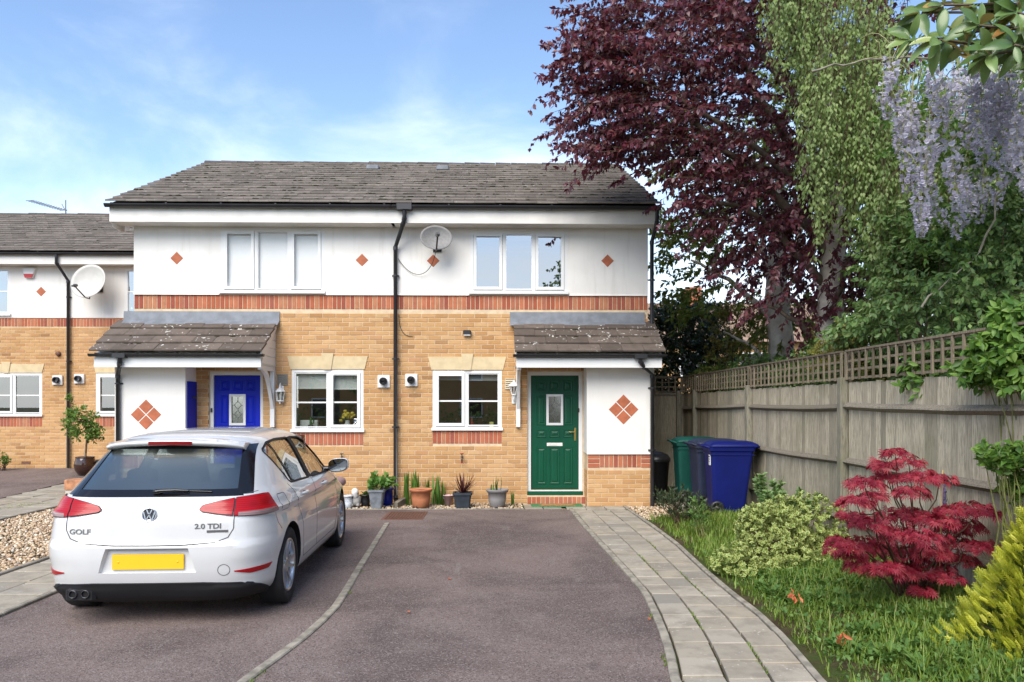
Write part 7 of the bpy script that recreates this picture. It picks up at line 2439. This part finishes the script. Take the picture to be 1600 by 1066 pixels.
# red maple
LOB = [(-100, .5), (-62, .78), (-28, .95), (0, 1.08), (28, .95), (62, .78), (100, .5)]
mv, mf = [(0, 0, 0)], []
for a, l in LOB:
    q = R(a); d = np.array([math.sin(q), math.cos(q)]); s_ = np.array([d[1], -d[0]]) * .075; o = len(mv)
    mv += [(*(d * l * .45 - s_), .02), (*(d * l), -.16 * l), (*(d * l * .45 + s_), .02)]; mf += [(0, o, o + 1), (0, o + 1, o + 2)]
m_acer = leaf_mat('red_maple_leaf', [(0, (.17, .010, .026)), (.35, (.29, .018, .045)), (.7, (.40, .034, .065)), (.92, (.47, .07, .09)), (1, (.16, .025, .04))], .45, .38, (.55, .02, .03), spec=.4)
ab_ = (wx(1425, 6.1), 6.1, .08)
ac = thing('red_maple', 'small crimson fine-leaved maple growing in front of the fence', 'small tree', ab_)
pads = [(1398, 702, 16), (1420, 716, 20), (1378, 722, 18), (1352, 748, 24), (1388, 740, 22), (1440, 738, 24), (1470, 742, 20), (1425, 762, 24), (1338, 778, 22), (1330, 800, 18), (1360, 812, 26), (1398, 798, 28), (1432, 798, 28), (1408, 828, 30), (1462, 806, 28), (1492, 792, 24), (1520, 788, 24), (1548, 796, 18), (1532, 814, 22),
        (1486, 822, 26), (1446, 832, 28), (1318, 846, 24), (1345, 842, 26), (1374, 850, 28), (1414, 858, 28), (1452, 856, 28), (1500, 842, 26), (1534, 848, 22), (1348, 878, 24), (1382, 880, 26), (1420, 884, 26), (1460, 876, 26), (1500, 866, 24), (1476, 894, 22), (1428, 904, 22), (1330, 862, 20), (1440, 918, 16), (1310, 838, 14), (1366, 770, 14)]
Pp, Pb, Ps, BR = [], [], [], []
for px, py, r in pads:
    Y = float(np.clip(5.85 + .22 * rng.normal(), 5.35, 6.35)); c = np.array(at(px, py, Y)); c[0] = min(c[0], FX - .22); rr = r * Y / F * 1.12
    n = int(3.3 * r); f = np.sqrt(rng.random(n)); a = rng.random(n) * 6.283
    off = np.stack([np.cos(a) * f * rr, np.sin(a) * f * rr * 1.2, -.35 * rr * f * f + .12 * rr * rng.normal(size=n)], -1)
    tip = nrm(np.stack([np.cos(a), np.sin(a), -.35 - .55 * f], -1) + .25 * unit(n)); nor = np.array([0, 0, 1.0]) + .35 * rng.normal(size=(n, 3)) + np.array([0, -.3, 0])
    Pp.append(c + off); Pb.append(basis(tip, nor)); Ps.append(rng.uniform(.040, .066, n))
    BR.append(limb((ab_[0] + .04 * rng.normal(), ab_[1] + .04 * rng.normal(), .05), c - np.array([0, 0, .03]), .10, 9, .05))
s = np.concatenate(Ps)
scatter('foliage', mv, mf, np.concatenate(Pp), np.concatenate(Pb), m_acer, ac, size=np.stack([s, s, s], -1))
tubes_obj('branches', [(np.array(BR), .011, .003, 5)], m_twig, ac, kind='stuff')

# golden conifer at the right edge
sv, sf = [], []
for k_ in range(11):
    side = (-1) ** k_; f = .10 + .08 * k_; l = .34 * (1 - .6 * f) + .08; x0 = 0.0
    d = np.array([side * .62, .78]); s_ = np.array([d[1], -d[0]]) * .045; o = len(sv); b0_ = np.array([0, f])
    sv += [(*b0_, 0), (*(b0_ + d * l * .5 - s_), .03 * side), (*(b0_ + d * l), .05), (*(b0_ + d * l * .5 + s_), .03)]; sf += [(o, o + 1, o + 2), (o, o + 2, o + 3)]
o = len(sv); sv += [(-.03, 0, 0), (.03, 0, 0), (0, 1.1, .03)]; sf += [(o, o + 1, o + 2)]
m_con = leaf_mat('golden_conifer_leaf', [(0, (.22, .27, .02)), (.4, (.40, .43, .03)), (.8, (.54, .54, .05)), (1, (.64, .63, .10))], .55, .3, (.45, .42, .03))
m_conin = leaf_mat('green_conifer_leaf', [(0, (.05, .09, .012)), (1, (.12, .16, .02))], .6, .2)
cb = (wx(1640, 4.72), 4.72, .05)
co = thing('golden_conifer', 'golden yellow-green conifer at the right edge in front of the red maple', 'conifer', cb)
n = 2900; h = rng.random(n) ** 1.15; a = rng.random(n) * 6.283; rad = (.43 * (1 - h) ** .75 + .05) * rng.uniform(.72, 1.05, n) * (1 + .22 * np.sin(3 * a + 5 * h) + .15 * np.sin(7 * a + 1))
P = np.stack([cb[0] + np.cos(a) * rad, cb[1] + np.sin(a) * rad, .05 + .93 * h], -1)
tip = nrm(np.stack([np.cos(a), np.sin(a), .75 + .5 * rng.random(n)], -1) + .3 * unit(n)); s = rng.uniform(.05, .10, n)
ok = P[:, 0] < FX - .05; P, tip, s = P[ok], tip[ok], s[ok]; n = len(P)
scatter('foliage', sv, sf, P, basis(tip, unit(n)), m_con, co, size=np.stack([s, s, s], -1))
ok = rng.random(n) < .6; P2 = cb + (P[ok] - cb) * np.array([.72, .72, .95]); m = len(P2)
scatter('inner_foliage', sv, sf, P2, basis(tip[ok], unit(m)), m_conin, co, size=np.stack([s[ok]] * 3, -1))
tubes_obj('branches', [(np.array([limb((cb[0], cb[1], max(.03, p[2] - .25)), p, .03, 5) for p in P[rng.choice(n, 130, replace=False)]]), .008, .002, 4), (np.array([[cb, (cb[0], cb[1], .5), (cb[0] + .02, cb[1], 1.0)]]), .03, .006, 7)], m_twig, co, kind='stuff')
shrub('green_shrub', 'leafy bright green stems rising behind the golden conifer at the right edge', 'shrub', [px_ell(1580, 735, 5.2, 34, 20, .15), px_ell(1592, 775, 5.3, 22, 30, .12)], 60, 12, (.05, .08), m_bright, (wx(1592, 5.25), 5.25, .08), L=(.1, .2), stems=3, keep=lambda p: p[..., 0] < FX - .04, stem_mat=m_gtwig)

# lavender spikes and orange flowers
lv = thing('lavender', 'few dark lavender spikes standing between the red maple and the fence', 'lavender', (wx(1490, 6.5), 6.5, .1))
S_ = []; fl = MB()
for px, py in ((1478, 768), (1488, 765), (1495, 775), (1505, 770), (1512, 782), (1483, 782), (1518, 775)):
    q = Vector(at(px, py, 6.5)); q.x = min(q.x, FX - .06); S_.append(limb((wx(1492, 6.5), 6.5, .1), tuple(q), .03, 6)); o_ = Vector(origin(lv))
    for k_ in range(5): fl.sell(tuple(q - o_ + Vector((random.gauss(0, .004), random.gauss(0, .004), -.035 + .017 * k_))), (.011, .011, .012), .9, 7, 4)
fl.build('flowers', plain('lavender_flower', (.10, .075, .17), .8), lv); tubes_obj('stems', [(np.array(S_), .003, .002, 4)], m_gtwig, lv, kind='stuff')
m_orange = leaf_mat('orange_petal', [(0, (.55, .13, .05)), (1, (.70, .24, .12))], .5, .35)
for px, py, lab in ((1240, 930, 'drooping orange-pink flower in the grass beside the variegated shrub'), (1314, 994, 'drooping orange-pink flower in the grass nearest the camera')):
    Y = gnd(px, py + 30, .05)[1]; c = np.array(at(px, py, Y)); g = np.array([c[0] + .10, Y + .05, float(bed_z(c[0] + .1, Y))])
    ft = thing('flower', lab, 'flower', tuple(g), group='orange flowers in the grass')
    tubes_obj('stem', [(np.array([limb(g, c + np.array([.02, 0, .03]), .35, 8, .02)]), .004, .003, 5)], m_gtwig, ft)
    n = 15; tip = nrm(np.stack([rng.normal(size=n) * .7, rng.normal(size=n) * .7, -.8 + .5 * rng.normal(size=n)], -1)); s = rng.uniform(.035, .065, n)
    scatter('petals', *LEAF8, c + .018 * rng.normal(size=(n, 3)), basis(tip, unit(n)), m_orange, ft, size=np.stack([s * .6, s, s], -1))
P = np.array([(*gnd(1015, 970), .014), (*gnd(700, 905), .002), (*gnd(1200, 905), .05), (*gnd(640, 960), .002)]); n = len(P)
scatter('fallen_leaves', *LEAF8, P + np.array([0, 0, .012]), basis(unit(n) * np.array([1, 1, .1]), np.tile([0, 0, 1.0], (n, 1))), m_orange, size=np.stack([np.full(n, .04), np.full(n, .06), np.full(n, .05)], -1), kind='stuff')

# --- plants in the pots ----------------------------------------------
def strap(bend, w, K=7, fold=.25):
    V, Fc = [], []
    for i in range(K):
        f = i / (K - 1); ww = w * (1 - f ** 2.2) * (.75 + .5 * f) + .001; z = -bend * f * f; y = f * (1 - .25 * bend * f)
        V += [(-ww, y, z + ww * fold), (0, y, z), (ww, y, z + ww * fold)]
    for i in range(K - 1):
        a = i * 3; Fc += [(a, a + 1, a + 4, a + 3), (a + 1, a + 2, a + 5, a + 4)]
    return V, Fc


def strap_mesh(name, bend, w, mat):
    V, Fc = strap(bend, w); me = bpy.data.meshes.new(name); me.from_pydata(V, [], Fc); me.materials.append(mat); me.polygons.foreach_set('use_smooth', [True] * len(Fc)); me.update(); return me


def obj_leaf(name, c1, c2, c3):
    t = NT(name); c = t.ramp(t.new('ObjectInfo').outputs['Random'], [(0, c1), (.5, c2), (1, c3)]); t.done(c, .4, spec=.4)
    tr = t.new('BsdfTranslucent'); t.link(c, tr.inputs['Color']); ms = t.new('MixShader'); ms.inputs[0].default_value = .25
    t.link(t.p.outputs[0], ms.inputs[1]); t.link(tr.outputs[0], ms.inputs[2]); t.link(ms.outputs[0], t.out.inputs['Surface']); return t.m


m_iris = obj_leaf('iris_leaf', (.05, .12, .02), (.09, .19, .03), (.15, .25, .05)); m_cord = obj_leaf('cordyline_leaf', (.07, .012, .018), (.11, .03, .025), (.12, .08, .03))
IR = [strap_mesh('leaf', b_, .052, m_iris) for b_ in (.05, .15, .3)]; CD = [strap_mesh('leaf', b_, .034, m_cord) for b_ in (.02, .12, .3)]


def clump(parent, n, spread, h, meshes, lean, z=.0, x0=0, y0=0, fan=1.0):
    for _ in range(n):
        a = random.random() * 6.283; l = random.uniform(.05, lean); tip = np.array([[math.cos(a) * l, math.sin(a) * l * fan, 1.0]])
        B = basis(tip, np.array([[math.cos(a), math.sin(a), .0]]) * 1.0)[0]; s = random.uniform(*h)
        put('leaf', random.choice(meshes), parent, (x0 + random.gauss(0, spread), y0 + random.gauss(0, spread * .5), z), Matrix([list(B[j]) for j in range(3)]).to_euler(), (s if s > .25 else .3, s, s))


ic = thing('iris', 'clump of tall green iris leaves growing behind the terracotta pot', 'iris', (wx(662, 12.98), 12.98, .0))
for px, n, h, lean in ((636, 17, (.38, .64), .34), (648, 16, (.40, .64), .26), (668, 12, (.30, .50), .28), (682, 16, (.32, .54), .26), (691, 9, (.30, .48), .24)): clump(ic, n, .028, h, IR, lean, 0, wx(px, 12.98) - wx(662, 12.98))
clump(p_grey, 7, .03, (.16, .28), IR, .22, .265, -.0); clump(p_grey, 4, .02, (.1, .2), IR, .3, .265, -.08)
ig = thing('iris', 'few short green iris leaves beside the round grey pot', 'iris', (wx(801, 12.9), 12.9, .0)); clump(ig, 6, .018, (.18, .32), IR, .25)
clump(p_pink, 4, .02, (.10, .19), IR, .15, .03)
clump(p_dark, 46, .012, (.26, .42), CD, 2.0, .225)
MB().tube([(0, 0, .2), (0, 0, .26)], .02, 7).build('stem', m_cord, p_dark)
# leafy bush in the grey-blue pot
PH, _ = in_ells([(.06, .06, .45, .22, .16, .13), (-.06, .0, .40, .14, .12, .12), (.20, .10, .42, .13, .10, .10)], 42, .4); o_ = np.array(origin(p_slate)); SH = np.array([limb(o_ + np.array([0, 0, .26]), o_ + q, .08, 6) for q in PH])
tubes_obj('stems', [(SH, .006, .003, 5)], m_gtwig, p_slate, kind='stuff')
p_, b_ = leaves_along(SH, 7, hang=-.1, fwd=.6, t0=.55, upn=.4); n = len(p_); s = rng.uniform(.06, .105, n)
scatter('leaves', *LEAF8, p_, b_, leaf_mat('hydrangea_leaf', [(0, (.06, .16, .03)), (.5, (.11, .25, .045)), (1, (.2, .33, .08))], .45, .3, (.25, .4, .05)), p_slate, size=np.stack([s * 1.0, s, s], -1))
n = 34; a = rng.random(n) * 6.283; tip = nrm(np.stack([np.cos(a), np.sin(a), rng.uniform(.1, 1.4, n)], -1)); s = rng.uniform(.06, .11, n); o_ = np.array(origin(p_suc))
scatter('leaves', *LEAF8, o_ + np.array([0, 0, .17]) + tip * .02, basis(tip, np.tile([0, 0, 1.0], (n, 1)) + .2 * unit(n)), m_weed, p_suc, size=np.stack([s * .8, s, s], -1))
n = 40; P = np.stack([rng.uniform(wx(640, 12.55), wx(678, 12.55), n), rng.uniform(12.50, 12.56, n), np.full(n, .005)], -1); blades('black_grass', P, .03, .07, leaf_mat('black_grass_blade', [(0, (.012, .010, .016)), (1, (.03, .025, .035))], .4, .1), w=.012, lean=1.2)
# little tree in the brown pot
o_ = np.array(origin(pm)); sx = wx(138, 17.0) - wx(133, 17.0)
MB().tube([(0, 0, .3), (.03, 0, .7), (sx - .02, 0, 1.0), (sx - .05, 0, 1.25)], [.024, .02, .018, .015], 8).build('trunk', m_bark, pm)
E = [tuple(np.array(px_ell(127, 660, 17.0, 20, 20, .28))), tuple(np.array(px_ell(140, 672, 17.0, 12, 14, .2))), tuple(np.array(px_ell(114, 655, 17.0, 9, 16, .16))), tuple(np.array(px_ell(112, 632, 17.0, 4, 10, .06)))]
P0, _ = in_ells(E, 130, .5); c = np.mean(np.array(E)[:, :3], 0); PT = arcs(P0, nrm(P0 - c + .1 * unit(130)), .18, .15); p_, b_ = leaves_along(PT, 11, hang=.2); n = len(p_); s = rng.uniform(.05, .09, n)
scatter('crown', *LEAF4, p_, b_, m_bright, pm, size=np.stack([s * .8, s, s], -1))
tubes_obj('twigs', [(np.array([limb(o_ + np.array([sx - .05, 0, 1.2]), q, .05, 5) for q in P0[:40]]), .006, .002, 4), (PT, .003, .001, 3)], m_twig, pm, kind='stuff')
shrub('small_plant', 'low green plant at the foot of the wall at the very left edge', 'plant', [px_ell(4, 722, 17.9, 9, 9, .12)], 30, 10, (.04, .07), m_bright, (wx(4, 17.9), 17.9, .19), L=(.08, .15), stems=2)

# --- a far house seen between the shrubs and the trunk -----------------
fh = thing('house', 'far house with brown tiled roof glimpsed between the tree and the brick house', 'house', (11.0, 40, 0))
MB().box(4.5, 17.5, 38.0, 47.5, -.1, 4.9).build('wall', m_buff, fh, world=True)
rfm = MB().prism([(37.5, 4.8), (42.75, 7.35), (48, 4.8)], 'x', 4.2, 17.8).build('roof', plain('far_tile', (.24, .16, .11), .95, .25, 3), fh, world=True)
MB().box(10.5, 11.3, 42.4, 43.1, 7.0, 8.2).build('chimney', m_red, rfm, world=True)
for x in (6.0, 9.0, 12.0, 15.0):
    b_ = MB(); frame_ring(b_, x, x + 1.3, 3.1, 4.3, .08, 37.93, 37.99); wv_ = b_.build('window', m_upvc, fh, world=True)
    MB().box(x + .08, x + 1.22, 37.96, 37.98, 3.18, 4.22).build('pane', m_gloss, wv_, world=True)
# ------------------------------------------------------------------ across the road, seen only as reflections in the windows and the car
oh = thing('house', 'plain brick house with a dark roof across the road behind the camera', 'house', (-1.0, -21, 0))
MB().box(-12, 4.0, -29, -21, -.1, 4.9).build('wall', m_buff, oh, world=True)
MB().prism([(-20.4, 4.8), (-25, 7.4), (-29.6, 4.8)], 'x', -12.4, 4.4).build('roof', m_tile, oh, world=True)
for x in (-10.5, -7.5, -4.5, -1.5, 1.5):
    for z in (.95, 3.2):
        b_ = MB(); frame_ring(b_, x - .7, x + .7, z, z + 1.2, .08, -20.99, -20.93); w_ = b_.build('window', m_upvc, oh, world=True)
        MB().box(x - .62, x + .62, -20.98, -20.96, z + .08, z + 1.12).build('pane', m_gloss, w_, world=True)
for px, py, rz_, rr_, lab in ((5.2, -9.5, 6.3, 2.5, 'leafy street tree across the road behind the camera, on the right'), (-8.5, -15, 5.2, 2.6, 'leafy street tree across the road behind the camera, on the left')):
    tr = thing('street_tree', lab, 'tree', (px, py, 0), group='street trees across the road')
    MB().tube([(0, 0, -.1), (.05, 0, 2.5), (0, .1, 5.5)], [.2, .16, .06], 9).build('trunk', m_bark, tr)
    P0, _ = in_ells([(px, py, rz_, rr_, rr_, 2.6), (px - 1.2, py, rz_ + 1.2, 1.6, 1.5, 1.6)], 520, .5); PT = arcs(P0, unit(520), .7, .3)
    p_, b_ = leaves_along(PT, 14); n = len(p_); s = rng.uniform(.14, .22, n)
    scatter('crown', *LEAF4, p_, b_, m_mid, tr, size=np.stack([s * .9, s, s], -1))
    tubes_obj('branches', [(np.array([limb((px, py, 3.0), q, .1, 6) for q in P0[:40]]), .04, .008, 4)], m_bark, tr, kind='stuff')
P0, _ = in_ells([(x, -13.5 + .4 * math.sin(x), .9, .9, .55, .95) for x in np.arange(-14, 14, 1.1)], 1500, .35)
hd = thing('hedge', 'clipped green hedge across the road behind the camera', 'hedge', (0, -13.5, 0))
PT = arcs(P0, unit(1500), .25, .1); p_, b_ = leaves_along(PT, 9); n = len(p_); s = rng.uniform(.08, .13, n)
scatter('foliage', *LEAF4, p_, b_, m_mid, hd, size=np.stack([s * .9, s, s], -1), kind='stuff')
